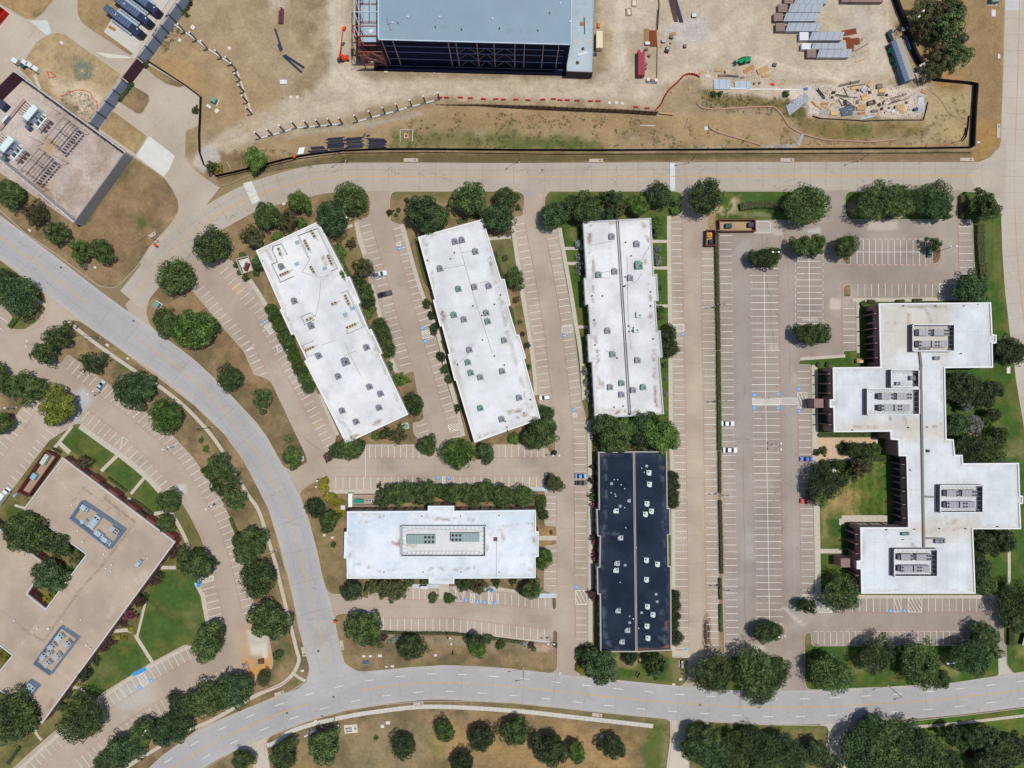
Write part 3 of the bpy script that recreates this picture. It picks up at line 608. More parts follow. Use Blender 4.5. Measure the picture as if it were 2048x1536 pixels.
path([(133,641),(180,678),(225,711),(300,762),(325,777),(375,818),(425,873),(462,930),(495,988),(517,1020),(537,1080),(552,1130),(563,1177),(580,1245),(594,1302),(598,1322),(584,1350),(560,1370),(512,1391),(425,1440),(375,1462),(275,1520),(200,1572)],7)
path([(585,1345),(598,1355),(611,1362)],6)
path([(534,1491),(552,1484),(574,1467),(612,1452),(687,1434),(762,1422),(862,1413),(1024,1421),(1174,1437),(1306,1452)],8.5,m=M_walk2)
path([(1776,1457),(1886,1449),(2048,1431),(2120,1420)],5.5)
path([(713,445),(718,470),(729,508)],9); path([(744,570),(755,613),(768,662),(785,722),(793,746)],7)
path([(803,449),(818,500),(835,560),(853,610),(866,640),(882,690),(894,745),(907,790),(918,835),(927,872)],8)
path([(1024,440),(1032,500),(1045,590),(1058,665),(1068,735),(1072,790)],8); path([(1119,456),(1130,520),(1140,575),(1150,636),(1163,720),(1168,800)],8); path([(1178,840),(1180,970),(1181,1284)],8)
for y,x0,x1 in [(497,1126,1168),(527,1131,1170),(654,1150,1178)]: path([(x0,y),(x1,y)],6,.146)
path([(1338,432),(1338,500),(1340,640),(1341,780),(1342,870),(1346,1030),(1347,1300)],8)
for y in (483,536,612): path([(1304,y),(1336,y)],6,.146)
path([(1344,1306),(1376,1306)],12,.146,sm=False)
path([(500,560),(520,590),(545,632)],8); path([(640,788),(655,825),(676,870)],6); path([(662,470),(705,450)],6); path([(975,478),(1022,474)],6)
path([(659,983),(760,983)],8,sm=False); path([(1060,978),(1106,978)],8,m=mat('bluish_ramp',al(200,208,212)),sm=False)
path([(1079,1191),(1113,1191)],9,.15,mat('bluish_ramp'),sm=False); path([(1078,1076),(1113,1076)],9,.146,sm=False)
path([(825,1172),(878,1172)],8,m=mat('bluish_ramp'),sm=False); path([(888,1160),(888,1198)],20,.15,sm=False); path([(905,1176),(960,1173),(1020,1181),(1060,1187)],6)
path([(1629,730),(1630,868),(1633,1020),(1636,1190)],12); path([(1716,600),(1716,706)],5.5,sm=False); path([(1600,718),(1690,712)],6,.146)
path([(1704,600),(1880,600)],7,.15,sm=False); path([(1800,598),(1935,598)],6,.156,sm=False)
path([(1602,1191),(1720,1193),(2000,1193)],7,.15)
path([(1640,882),(1755,882)],10,.15,sm=False); path([(1683,1037),(1775,1037)],13,.15,sm=False); path([(1683,1037),(1683,1050)],10,.154,sm=False); path([(1638,1102),(1685,1102)],9,.15,sm=False)
path([(2016,1040),(2017,1165),(2000,1190)],6); path([(1640,915),(1690,915)],14,.15,sm=False)
path([(160,852),(217,893),(250,917),(293,953),(321,983)],11); path([(238,908),(203,942)],7); path([(290,954),(262,988)],6); path([(118,885),(140,905)],9); path([(145,852),(112,893),(80,930)],6)
path([(340,1020),(352,1040),(368,1070),(382,1105)],7); path([(307,1028),(338,1022)],7); path([(405,1185),(417,1252)],9); path([(392,1165),(405,1190)],8)
path([(296,1185),(287,1222),(274,1275)],5); path([(228,1262),(262,1262),(282,1288),(305,1324)],7); path([(322,1135),(352,1135)],7)
path([(385,1294),(372,1296),(296,1335),(262,1356),(195,1404),(100,1484),(40,1538)],7); path([(140,1372),(165,1380),(182,1402)],6); path([(70,1440),(72,1465),(84,1480)],5)
path([(65,595),(94,612)],7); path([(70,150),(80,180),(85,200)],7,.16); path([(30,1010),(55,1018)],5)
# ------------------------------------------------------------------ painted markings
ZM = .034
def strip(m,a,b,wd,z,mi=0):
    a = np.array(a,float); b = np.array(b,float); t = b - a; L_ = np.linalg.norm(t)
    if L_ < 1e-6: return
    t /= L_; n = np.array((t[1],-t[0])) * wd / 2
    q = [P2(*v) for v in (a - n,b - n,b + n,a + n)]
    ar = sum(q[i][0] * q[(i + 1) % 4][1] - q[(i + 1) % 4][0] * q[i][1] for i in range(4))
    m.add([(*v,z) for v in (q if ar > 0 else q[::-1])],[(0,1,2,3)],mi)
RED_M = MB(); ROWS = []
def row(A,B,n,red=None,wd=.92):
    """n bay lines running from path A to path B; red: the faded red lane line along path B"""
    m = MB()
    for a,b in zip(arc_pts(A,n),arc_pts(B,n)):
        j = rnd.uniform(-.3,.3); a,b = np.array(a) + (j,0),np.array(b) + (j,0); d = b - a; s0,s1 = rnd.uniform(0,.05),rnd.uniform(.94,1); w_ = wd * rnd.uniform(.72,1.1)
        if rnd.random() < .22:
            g = rnd.uniform(.3,.8); strip(m,a + d * s0,a + d * (g - .02),w_,ZM); strip(m,a + d * (g + .03),a + d * s1,w_ * .8,ZM)
        else: strip(m,a + d * s0,a + d * s1,w_,ZM)
    structure(m.build('parking_marking',M_white))
    if red:
        p = arc_pts(B,max(2,n)) if red == 1 else red
        for i in range(len(p) - 1): strip(RED_M,p[i],p[i + 1],.7,ZM - .004)
    return
row([(456,535),(511,596),(529,619),(558,676),(584,725),(627,797),(668,885)],[(439,549),(492,613),(512,634),(535,684),(563,737),(605,807),(647,895)],32,1)
row([(392,586),(481,691),(496,715),(514,753)],[(410,571),(499,678),(514,704),(535,744)],16,1)
row([(721,454),(732,493),(766,613),(799,732)],[(743,448),(754,488),(788,606),(822,726)],22,1)
row([(802,455),(817,499),(846,591),(874,698),(897,777),(922,871)],[(785,459),(798,504),(824,596),(853,703),(876,783),(903,877)],33,1)
row([(856,847),(859,860)],[(833,853),(837,867)],2)
row([(1028,450),(1049,556),(1065,666),(1079,790)],[(1050,446),(1070,553),(1089,663),(1103,787)],26,1)
row([(1114,462),(1131,555),(1144,636),(1158,758),(1163,814)],[(1091,465),(1108,559),(1121,639),(1136,761),(1143,818)],27,1)
row([(1168,846),(1172,874),(1174,1150)],[(1146,846),(1148,874),(1150,1150)],23,1); row([(1174,1208),(1175,1278)],[(1151,1208),(1151,1278)],6,1)
row([(1092,994),(1092,1044)],[(1113,994),(1113,1044)],5,1); row([(1090,1102),(1090,1171)],[(1114,1102),(1114,1171)],6,1)
row([(998,890),(1088,890)],[(998,915),(1088,915)],8,1); row([(739,891),(838,891)],[(739,917),(838,917)],9,1)
row([(672,978),(867,978)],[(672,953),(867,953)],15,1); row([(907,978),(1073,978)],[(907,953),(1073,952)],13,1)
row([(766,1176),(851,1176)],[(766,1199),(851,1199)],8,1); row([(997,1185),(1090,1195)],[(997,1209),(1090,1219)],8,1); row([(930,1178),(994,1184)],[(930,1203),(994,1208)],5,1)
row([(767,1261),(907,1262),(960,1267),(1033,1275),(1089,1282)],[(767,1237),(907,1237),(960,1243),(1033,1251),(1089,1257)],24,1)
row([(1343,444),(1346,760),(1350,1150),(1353,1296)],[(1364,444),(1370,760),(1376,1150),(1378,1296)],63,1)
row([(1427,504),(1431,760),(1437,1150),(1439,1304)],[(1402,504),(1406,760),(1411,1150),(1415,1304)],59,1)
row([(1439,471),(1442,760),(1449,1150),(1451,1296)],[(1464,471),(1468,760),(1475,1150),(1478,1296)],61,None,.98)
row([(1500,537),(1503,760),(1512,1247)],[(1557,537),(1560,760),(1567,1247)],53,1,.98)
row([(1591,510),(1592,647)],[(1645,510),(1647,647)],12,None,.98); row([(1714,478),(1851,478)],[(1714,530),(1851,530)],12,1,.98)
row([(1944,453),(1947,548)],[(1916,453),(1918,548)],8,1,.95); row([(1716,593),(1865,593)],[(1716,567),(1865,567)],12,1,.95)
row([(1712,617),(1712,685)],[(1685,617),(1685,685)],6,1); row([(1620,743),(1621,770)],[(1595,743),(1595,770)],3,1)
row([(1623,827),(1629,1150),(1630,1180)],[(1596,827),(1602,1150),(1603,1180)],27,1,.95)
row([(1678,1197),(1774,1197)],[(1678,1225),(1774,1225)],8,1,.98); row([(1857,1197),(1994,1197)],[(1857,1224),(1994,1223)],11,1,.98)
row([(1636,1290),(1936,1290)],[(1636,1263),(1936,1260)],25,1,.98)
row([(149,720),(212,768),(272,809),(295,828),(337,863),(385,915),(410,950),(445,1005),(465,1048),(485,1113),(498,1160),(508,1205),(512,1222)],[(132,741),(193,786),(255,830),(277,848),(319,882),(364,930),(388,963),(420,1016),(440,1058),(459,1120),(471,1165),(481,1211),(485,1228)],47,1)
row([(162,844),(217,886),(266,926),(324,985)],[(179,822),(235,864),(285,907),(345,970)],17,1)
row([(405,1180),(418,1234)],[(431,1173),(445,1227)],5,1)
row([(371,1297),(297,1337),(212,1391),(100,1479),(45,1528)],[(383,1320),(309,1359),(226,1412),(116,1500),(63,1548)],30,1)
row([(466,1352),(400,1384),(327,1427),(247,1480),(170,1542)],[(457,1332),(390,1362),(315,1403),(232,1457),(152,1519)],27,1)
row([(56,806),(0,880),(-30,920)],[(75,820),(19,898),(-11,938)],10,1); row([(98,845),(16,960),(-10,1000)],[(120,862),(37,977),(10,1017)],14,1)
row([(0,634),(-20,668)],[(16,645),(0,678)],3)
# other lines
m = MB()
for a,b in [((1528,536),(1531,780)),((1531,780),(1539,1247)),((1618,510),(1619,647)),((1706,504),(1855,504)),((869,890),(838,890)),((729,890),(862,890)),((731,883),(731,955)),
             ((1116,461),(1122,508)),((1173,835),(1177,1290)),((1026,446),(1036,505)),((1343,1295),(1343,1308)),((1353,1308),(1376,1308)),((240,900),(246,873)),((246,873),(257,882)),((491,703),(509,688)),((491,703),(508,696)),
             ((237,1374),(195,1401)),((237,1374),(251,1397)),((1500,537),(1557,537)),((754,1262),(902,1263)),((902,1263),(1100,1284))]: strip(m,a,b,.9,ZM + .004)
for x in np.linspace(1720,1852,12): strip(m,(x,478),(x + 7,478),.7,ZM + .004); strip(m,(x - 4,530),(x + 4,530),.7,ZM + .004)
for y in np.linspace(516,641,11):
    strip(m,(1591,y - 3),(1591,y + 3),.7,ZM + .004); strip(m,(1646,y - 3),(1646,y + 3),.7,ZM + .004)
for x in np.linspace(1631,1930,25): strip(m,(x - 4,1262.5),(x + 5,1262.5),.7,ZM + .004)
structure(m.build('lot_marking',M_white))
def hatch(q,n,cross=True,wd=.95):
    """q: four corners a b c d; slanted bars between edges a-b and d-c"""
    a,b,c,d = (np.array(v,float) for v in q); m = MB(); n = max(2,round(n * .62))
    for i in range(4): strip(m,q[i],q[(i + 1) % 4],wd,ZM)
    for i in range(-n,n):
        s0,s1 = i / n,(i + n * .6) / n; t0,t1 = 0.,1.
        if s1 <= 0 or s0 >= 1: continue
        if s0 < 0: t0 = -s0 / (s1 - s0);
        if s1 > 1: t1 = (1 - s0) / (s1 - s0)
        pt = lambda s,t: (a + (b - a) * s) * (1 - t) + (d + (c - d) * s) * t
        strip(m,pt(s0 + (s1 - s0) * t0,t0),pt(s0 + (s1 - s0) * t1,t1),wd,ZM + .004)
    structure(m.build('hatched_marking',M_white))
for q,n in [([(528,653),(541,646),(551,660),(540,668)],6),([(553,693),(565,688),(566,700),(556,706)],4),([(793,485),(801,484),(802,491),(793,491)],3),([(843,663),(860,660),(868,673),(846,677)],7),
             ([(896,850),(915,845),(919,859),(900,864)],6),([(1124,652),(1144,649),(1145,663),(1124,665)],6),([(1146,827),(1154,827),(1154,834),(1146,834)],3),([(1151,1181),(1174,1181),(1174,1209),(1151,1209)],5),
             ([(1345,649),(1368,648),(1368,662),(1350,662)],6),([(885,953),(890,953),(890,975),(885,975)],2),([(911,1178),(927,1178),(926,1202),(911,1202)],4),([(941,1178),(949,1178),(949,1205),(941,1205)],3),
             ([(977,1182),(985,1182),(984,1208),(977,1208)],3),([(1499,443),(1541,443),(1541,466),(1510,466)],9),([(1878,567),(1918,567),(1918,592),(1879,593)],9),([(1628,1198),(1664,1222),(1664,1225),(1640,1225)],6),
             ([(1788,1197),(1802,1197),(1802,1224),(1788,1224)],3),([(1816,1197),(1844,1197),(1843,1224),(1816,1224)],6),([(274,1353),(287,1346),(297,1366),(286,1374)],5),([(400,1153),(427,1152),(427,1161),(403,1166)],8),
             ([(1505,797),(1560,796),(1560,809),(1505,809)],16),([(1562,796),(1593,796),(1593,809),(1562,809)],9),([(1595,785),(1614,785),(1614,815),(1596,816)],5),([(1368,1310),(1377,1309),(1377,1314),(1367,1315)],3)]: hatch(q,n)
# blue wheelchair squares
def wheelchair():
    m = MB(); s = .62
    m.sheet([(-s,-s),(s,-s),(s,s),(-s,s)],0,0)
    def st(a,b,w_):
        a = np.array(a,float); b = np.array(b,float); t = (b - a) / np.linalg.norm(b - a); n = np.array((-t[1],t[0])) * w_ / 2
        q = [a - n,b - n,b + n,a + n]; m.add([(v[0],v[1],.004) for v in q],[(0,1,2,3)],1)
    for i in range(9):
        a0,a1 = math.radians(150 + i * 26),math.radians(150 + (i + 1) * 26); st((-.05 + .26 * math.cos(a0),-.14 + .26 * math.sin(a0)),(-.05 + .26 * math.cos(a1),-.14 + .26 * math.sin(a1)),.09)
    st((-.08,.3),(-.04,-.06),.11); st((-.05,.1),(.18,.1),.09); st((-.05,-.05),(.2,-.05),.1); st((.2,-.02),(.32,-.36),.1); st((.3,-.36),(.42,-.33),.08)
    m.sheet([(-.17,.33),(-.01,.33),(-.01,.48),(-.17,.48)],.004,1)
    return m.build('wheelchair_marking',[M_blue,M_white])
wc = wheelchair(); first = True
for x,y,r in [(529,644,50),(799,497,75),(844,656,75),(850,682,75),(1129,671,80),(1147,820,85),(1365,669,90),(1373,1300,90),(1153,1174,88),(876,956,180),(898,956,180),(932,1200,0),(955,1203,0),(969,1204,0),(990,1206,0),
                (1508,790,90),(1508,816,90),(1557,788,-90),(1557,816,-90),(1597,778,90),(1598,822,90),(1781,1221,0),(1809,1221,0),(278,1375,28),(302,1361,28)]:
    o = wc if first else wc.copy()
    if not first: COL.objects.link(o)
    first = False; o.location = P(x,y,0)[:2] + (ZM + .002,); o.rotation_euler = (0,0,math.radians(r)); o['kind'] = 'structure'; o.scale = (1.05,) * 3
for q in [[(264,1346),(291,1333),(294,1340),(267,1353)],[(393,1161),(400,1160),(401,1173),(394,1175)],[(979,1176),(986,1177),(986,1184),(979,1184)],[(947,1177),(952,1177),(952,1182),(947,1182)]]:
    structure(MB().sheet([P2(*p) for p in q],.165).build('blue_ramp',mat('blue_ramp',al(62,150,222),amp=.05)))
# street lines: yellow centre lines, white lane dashes
def line_on(pts,wd,m_,z=ZM,dash=None,name='lane_marking'):
    p = smooth(pts,8); m = MB()
    if dash is None:
        for i in range(len(p) - 1): strip(m,p[i],p[i + 1],wd,z)
    else:
        L_ = sum(math.dist(p[i],p[i + 1]) for i in range(len(p) - 1)); k = int(L_ / dash[0]); q = arc_pts(p,k * 10 + 1); on = int(round(10 * dash[1]))
        for i in range(k):
            for j in range(on): strip(m,q[i * 10 + j],q[i * 10 + j + 1],wd,z)
    structure(m.build(name,m_))
sub = lambda c,x0,x1: [p for p in c if x0 <= p[0] <= x1]
line_on([p for p in A_c if p[1] < 614],1.3,M_yel); line_on([p for p in A_c if 674 < p[1] < 1331],1.3,M_yel)
line_on([(274,586)] + [p for p in B_c if p[1] < 578 and p[0] < 1957],1.15,M_yel)
line_on(sub(C_c,200,618),1.15,M_yel); line_on(sub(C_c,725,2200),1.15,M_yel)
line_on([p for p in D_c if p[1] < 290],1.1,M_yel); line_on([p for p in D_c if p[1] > 404],1.1,M_yel)
line_on(offset_line(sub(C_c,180,2200),-17.5),1.1,M_white,dash=(62,.3)); line_on(offset_line(sub(C_c,180,2200),17.5),1.1,M_white,dash=(62,.3))
RED_M.build('fire_lane_marking',M_redline)['kind'] = 'structure'
m = MB()
for pts in [[(1915,440),(1918,560),(1905,566)],[(1683,533),(1700,531),(1860,531),(1874,529),(1882,518),(1882,490)],[(1645,545),(1652,538),(1670,532),(1683,531)],[(1684,700),(1684,580),(1690,568),(1702,566)],
            [(1595,725),(1600,714),(1620,711),(1686,711),(1686,700)],[(1607,1370),(1606,1272),(1611,1262)],[(1567,1248),(1569,1262),(1566,1300),(1568,1350)],[(372,527),(385,535),(398,562)],[(15,655),(30,662),(55,662),(80,648),(94,625)],
            [(55,753),(85,753),(104,770)],[(380,1030),(400,1066),(413,1100)],[(658,1222),(700,1225)],[(594,938),(617,925),(660,900)],[(604,978),(634,958),(658,952)],[(1148,1290),(1149,1338)],[(1118,1262),(1118,1335)],[(740,386),(742,425),(738,437)],[(777,386),(777,440)],
            [(1047,385),(1051,430)],[(1087,390),(1086,430)],[(2014,1290),(2015,1330)],[(1343,1442),(1344,1475),(1337,1536)],[(1380,1475),(1382,1448),(1389,1440)],[(478,1500),(498,1499),(509,1515),(511,1545)],[(531,1512),(529,1490),(541,1471)],[(1651,1490),(1655,1465)]]:
    p = smooth(pts,5)
    for i in range(len(p) - 1): strip(m,p[i],p[i + 1],.55,ZM)
structure(m.build('fire_lane_marking',mat('red_kerb_paint',al(200,112,100),amp=.12)))
# slab joints and cracks
m = MB()
def joints(cl,wd,per,off=(0,),j=.12):
    n = int(sum(math.dist(cl[i],cl[i + 1]) for i in range(len(cl) - 1)) / per); q = arc_pts(cl,n * 2 + 1)
    for i in range(0,n * 2,2):
        a = np.array(q[max(0,i - 1)]); b = np.array(q[min(len(q) - 1,i + 1)]); t = (b - a) / (np.linalg.norm(b - a) + 1e-9); nn = np.array((-t[1],t[0])); c = np.array(q[i])
        strip(m,c - nn * wd / 2,c + nn * wd / 2,rnd.uniform(.2,.34),.030)
    for o_ in off:
        p = offset_line(cl,o_)
        for i in range(len(p) - 1): strip(m,p[i],p[i + 1],.24,.030)
joints(sub(B_c,300,2000),55,31,(-14,)); joints(A_c,66,62,(-16,16)); joints(C_c,66,62,(-34,34)); joints(D_c,60,31,(0.9,))
structure(m.build('paving_joint',M_joint))
m = MB()
def jag(a,b,n=6,amp=3,wd=.5):
    a = np.array(a,float); b = np.array(b,float); pts = [a + (b - a) * i / n + np.array((rnd.uniform(-amp,amp),rnd.uniform(-amp,amp))) * (0 < i < n) for i in range(n + 1)]
    for i in range(n): strip(m,pts[i],pts[i + 1],wd * rnd.uniform(.6,1.2),.031)
for _ in range(58):
    i = rnd.randrange(4,len(B_c) - 4); p = B_c[i]; d = rnd.choice((-20,-10,10,20)) + rnd.uniform(-6,6)
    jag((p[0] + rnd.uniform(-8,8),p[1] + d * .9),(p[0] + rnd.uniform(-26,26),p[1] + d * .9 + rnd.uniform(-12,12)),5,2,.4)
for a,b in [((779,333),(790,350)),((785,334),(770,345)),((790,350),(800,345)),((370,500),(378,512)),((362,498),(372,510)),((1234,332),(1232,380)),((1545,375),(1610,372)),((340,500),(400,470))]: jag(a,b)
for a,b in [((650,905),(600,870)),((1446,874),(1500,879)),((1520,440),(1548,700)),((1486,900),(1490,1300)),((1300,1000),(1300,1001))]: jag(a,b,9,2)
for cl in (A_c,C_c):
    for _ in range(34):
        p = cl[rnd.randrange(4,len(cl) - 4)]; d = rnd.uniform(-30,30); jag((p[0] + rnd.uniform(-6,6),p[1] + d),(p[0] + rnd.uniform(-20,20),p[1] + d + rnd.uniform(-8,8)),4,1.5,.3)
for _ in range(40):
    x,y = rnd.uniform(1445,1600),rnd.uniform(470,1290); jag((x,y),(x + rnd.uniform(-28,28),y + rnd.uniform(-28,28)),6,2.2,.35)
structure(m.build('paving_crack',M_crack))
for c_,r_,k_ in (((1413,1264),(10,38),'stain_halo'),((1413,1264),(6.5,25),'oil_stain')):
    structure(MB().sheet([P2(c_[0] + r_[0] * math.sin(t) * rnd.uniform(.85,1.1),c_[1] + r_[1] * math.cos(t)) for t in np.linspace(0,6.28,29)[:-1]],.010 if k_ == 'stain_halo' else .014).build(k_,mat(k_,al(150,133,114) if k_ == 'stain_halo' else al(72,60,52),amp=.35,s1=.6,s2=1.5)))
m = MB()
lots = [([(1384,440),(1388,760),(1393,1150),(1396,1300)],70,55),([(1482,470),(1486,760),(1493,1150),(1495,1300)],80,58),([(1576,500),(1580,760),(1586,1240)],50,58),([(763,450),(800,590),(850,760),(880,880)],60,55),
        ([(1068,450),(1090,560),(1105,660),(1122,800),(1130,1000),(1132,1280)],60,55),([(430,560),(510,660),(560,760),(620,890)],60,55),([(640,935),(1100,933)],46,56),([(690,1215),(900,1216),(1100,1235)],46,56),
        ([(160,785),(260,860),(340,930),(400,1010),(435,1100),(455,1180),(465,1240)],60,58),([(440,1315),(340,1365),(230,1435),(110,1520)],60,58),([(1640,1244),(1990,1244)],60,66),([(1690,548),(1910,548)],34,62),([(350,300),(250,180),(120,90),(20,20)],50,60)]
for pl,wd,per in lots:
    joints(smooth(pl,10),wd,per,(-wd * .3,wd * .3) if wd > 55 else (0,))
structure(m.build('paving_joint',mat('faint_joint',al(150,135,120),amp=.2,s1=.5)))

# ------------------------------------------------------------------ small street things
M_metal = mat('dull_metal',al(150,150,150),metal=.3,rough=.5); M_bronze = mat('dark_bronze',al(58,50,46),rough=.5); M_lens = mat('pale_lens',al(225,228,230),rough=.3,amp=.02)
M_green = mat('utility_green',al(96,140,122),rough=.5,amp=.06); M_conc2 = mat('cast_concrete',al(212,206,196),amp=.06,s1=.6); M_dark = mat('black_void',al(34,34,38),amp=.1)
def mast(base,h=9.3,arm=2.4,ang=180,label='',white=False,two=False):
    x,y,_ = P(*base,0); e = empty('street_lamp',label,'street lamp',(x,y,.12),math.radians(ang),'lamp posts along the streets and car parks')
    MB().cyl((0,0,-.1),.32,.55,10).build('footing',M_conc2,e)
    pm = M_bronze if not white else mat('light_pole_paint',al(190,186,178),rough=.5)
    MB().bar((0,0,.4),(0,0,h),.13,0,8,.08).build('pole',pm,e)
    for s_ in ((1,-1) if two else (1,)):
        MB().bar((0,0,h - .2),(arm * s_,0,h),.06,0,6).build('arm',pm,e)
        MB().box((s_ * (arm + .3),0,h - .14),(.95,.42,.18) if not white else (.75,.6,.18),taper=.8).build('lamp_head',M_lens if white else mat('lamp_housing',al(96,92,92),rough=.5),e)
for b,a,lab in [((691,322),215,'dark street lamp on the verge above the black pipe stack'),((1038,325),220,'dark street lamp opposite the tilted white roof entrance, on the upper verge'),((1379,325),190,'dark street lamp on the verge beside the pale crossing strip'),
                  ((1717,322),200,'dark street lamp on the verge under the debris yard'),((320,483),215,'dark street lamp beside the orange diamond warning sign'),((201,675),180,'dark street lamp beside the curved path near the driveway mouth'),
                  ((425,854),185,'dark street lamp by the curved path above the two small bushes'),((553,1100),190,'dark street lamp on the narrow verge where the curved street straightens'),((671,1433),160,'dark street lamp on the verge below the street junction'),
                  ((1046,1337),190,'dark street lamp at the kerb below the dry lawn'),((1775,1371),195,'dark street lamp leaning over the lower street beside green lawn'),((1410,1448),200,'dark street lamp on the lower verge above the dense wood')]:
    mast(b,label=lab,ang=a)
for b,lab in [((1430,613),''),((1433,801),''),((1436,985),''),((1438,1168),''),((1431,470),'')]: mast(b,7.5,.9,180,'slim two headed car park lamp standing in the long hedge strip',two=True)
for b,a,lab in [((1546,889),90,'white headed lamp in the middle of the widest car park'),((1536,512),0,'white headed lamp rising through the upper island tree'),((1881,501),0,'white headed lamp on the end island of the short bays'),((1548,1258),10,'white headed lamp in the lower car park island tree'),
                  ((1875,1310),5,'white headed lamp on the lower lawn between trees'),((352,893),20,'white headed lamp at the kerb of the curved car park'),((435,1008),30,'white headed lamp under trees beside the curved car park'),((34,815),4,'white headed lamp on the dry island of the far left car park'),
                  ((206,785),30,'white headed lamp near the parked silver car'),((82,690),80,'white headed lamp hidden in the crown beside the driveway'),((310,1446),60,'white headed lamp among the lower left street trees'),((1110,907),180,'white headed lamp on the island tip beside the shady tree'),
                  ((645,962),80,'white headed lamp in the yellow shrubs'),((700,440),120,'white headed lamp at the top of the second car park'),((905,1267),100,'white headed lamp at the hedge on the dry lawn'),((1100,1273),180,'white headed lamp at the end of the lowest bay row')]:
    mast(b,7.5,.8,a,lab,white=True,two=True)
# ground boxes, manholes, kerb inlets
def block(name,lab,cat,px,py,sx,sy,h,rz,m_,lid=None,z=.12,group=None):
    e = empty(name,lab,cat,P(px,py)[:2] + (z,),math.radians(rz),group)
    MB().box((0,0,0),(sx,sy,h)).build('cabinet' if h > .5 else 'frame',m_,e); MB().box((0,0,h),(sx * .9,sy * .9,.05 + h * .04),taper=.94).build('lid',lid or m_,e); return e
for x,y,sx,sy,h,rz,lab in [(316,610,2.3,1.8,1.5,-28,'large green transformer cabinet on the dry corner beside the junction'),(619,418,1.6,1.4,1.4,15,'green transformer cabinet beside the trees above the first tilted roof'),
                             (811,852,1.8,1.6,.9,15,'pale green cabinet below the first tilted white roof'),(430,203,2.2,1.8,1.7,-25,'dark green utility box behind the bent black fence'),(603,917,1.1,1.1,1,0,'green box under the tree beside the car park entrance'),
                             (674,1454,1.1,1.2,.9,5,'small green box beside the long path below the street'),(1984,3,3,2.4,1.8,0,'dark green cabinet beside the street at the top')]:
    e = block('utility_cabinet',lab,'utility box',x,y,sx,sy,h,rz,M_green,mat('utility_green_lid',al(122,164,146),rough=.5)); MB().box((0,0,-.08),(sx + .7,sy + .7,.1)).build('plinth',M_conc2,e)
boxes = [(60,461,1.2,.7,-35),(170,532,2.2,1.1,-38),(191,535,1.0,.8,-30),(215,690,1.2,.8,-30),(256,717,.9,.7,-30),(728,1312,1.2,.8,0),(741,1312,1.2,.8,0),(760,1311,1.5,1.0,0),(773,1333,1,.6,0),(785,1332,1.2,.8,0),(871,1310,1,.9,20),
         (765,1452,1.3,1.2,0),(776,1445,1.6,1.2,0),(631,1442,1.2,.8,15),(648,1440,.8,.7,15),(649,1070,.9,.9,0),(665,1075,.9,.9,0),(605,1341,1.1,.8,0),(1361,1358,1.2,.8,0),(1347,1368,1.2,.7,0),(1203,1472,1.3,1.2,0),(1413,1447,1.3,.9,0),(1818,1444,1.3,.9,5),
         (1775,1449,.9,.8,0),(1581,1484,2.6,1.4,0),(1592,1483,1.3,1.2,0),(1964,391,1.3,.9,0),(1956,285,1,.8,0),(1986,27,1.6,2.6,0),(1997,113,1,1.8,0),(2016,740,1.4,2.6,0),(568,408,1.3,.8,10),(386,55,1.6,1.5,-35),(360,81,1.2,1.2,-35),(459,97,1.2,1.2,10),(418,213,2,1.0,-35),(434,222,1.4,1.6,-35),(124,86,1.5,1.0,-35),
         (582,195,1.1,1.1,20),(595,195,1.1,1.1,15),(772,142,1.4,1.3,0),(1219,206,1.1,1.1,0),(1232,206,1.1,1.1,0),(1244,207,1.1,1.1,0),(686,1015,1.7,1.8,0),(1412,257,1.4,1.4,10),(2012,691,.9,.9,0),(2010,675,.8,.8,0),(1120,1346,.8,.8,0)]
for i,(x,y,sx,sy,rz) in enumerate(boxes):
    where = 'left' if x < 560 else 'centre' if x < 1180 else 'right'
    up = 'upper' if y < 420 else 'lower' if y > 1150 else 'middle'
    block('meter_box','pale flush meter box in the %s %s ground' % (up,where),'meter box',x,y,sx,sy,.16,rz,M_conc2,mat('meter_lid',al(222,218,212),amp=.05),.11,'ground boxes')
block('ground_hatch','dark blue grey steel hatch set in the dry lawn corner','hatch',732,1324,2.6,1.5,.12,0,mat('blue_steel',al(84,96,118)),mat('blue_steel'))
for x,y,lab in [(122,535,'round manhole cover in the upper left street'),(267,642,'small round manhole cover in the curved street'),(667,1394,'dark round manhole cover where the streets meet'),(1400,1410,'tan round manhole cover on the yellow line'),(1084,340,'black round cover in the upper street'),(574,1426,'small manhole cover by the yellow line'),(934,1437,'round cover in the dry park ground'),(637,1302,'small manhole cover in the left lane above the junction')]:
    z = .12 if (x,y) == (934,1437) else .03
    e = empty('manhole',lab,'manhole cover',P(x,y)[:2] + (z,)); MB().cyl((0,0,-.02),.48,.03,18).build('frame',M_metal,e); MB().cyl((0,0,.0),.38,.025,18).build('cover',mat('cast_iron',al(92,84,78)),e)
for x,y,l_,rz in [(822,321,5.4,0),(1192,322,5.2,0),(1574,321,5.2,0),(1933,320,5.2,0),(1997,262,5.4,90),(559,1387,3.6,18),(607,1303,3.6,-78),(683,1290,3.6,-80),(837,1408,3.8,3),(1194,1430,3.8,-7),(305,471,3,35),(1361,1327,2.6,90)]:
    e = empty('kerb_inlet','pale concrete storm drain inlet box behind the kerb','storm drain',P(x,y)[:2] + (.1,),math.radians(rz),'storm drain inlets along the streets')
    MB().box((0,.1,0),(l_,1.35,.16)).build('slab',mat('inlet_concrete',al(196,182,164),amp=.08,s1=.5),e); MB().box((0,-.62,-.02),(l_ * .92,.12,.1)).build('throat',M_dark,e); MB().cyl((l_ * .28,.1,.16),.3,.02,12).build('cover',mat('cast_iron'),e)
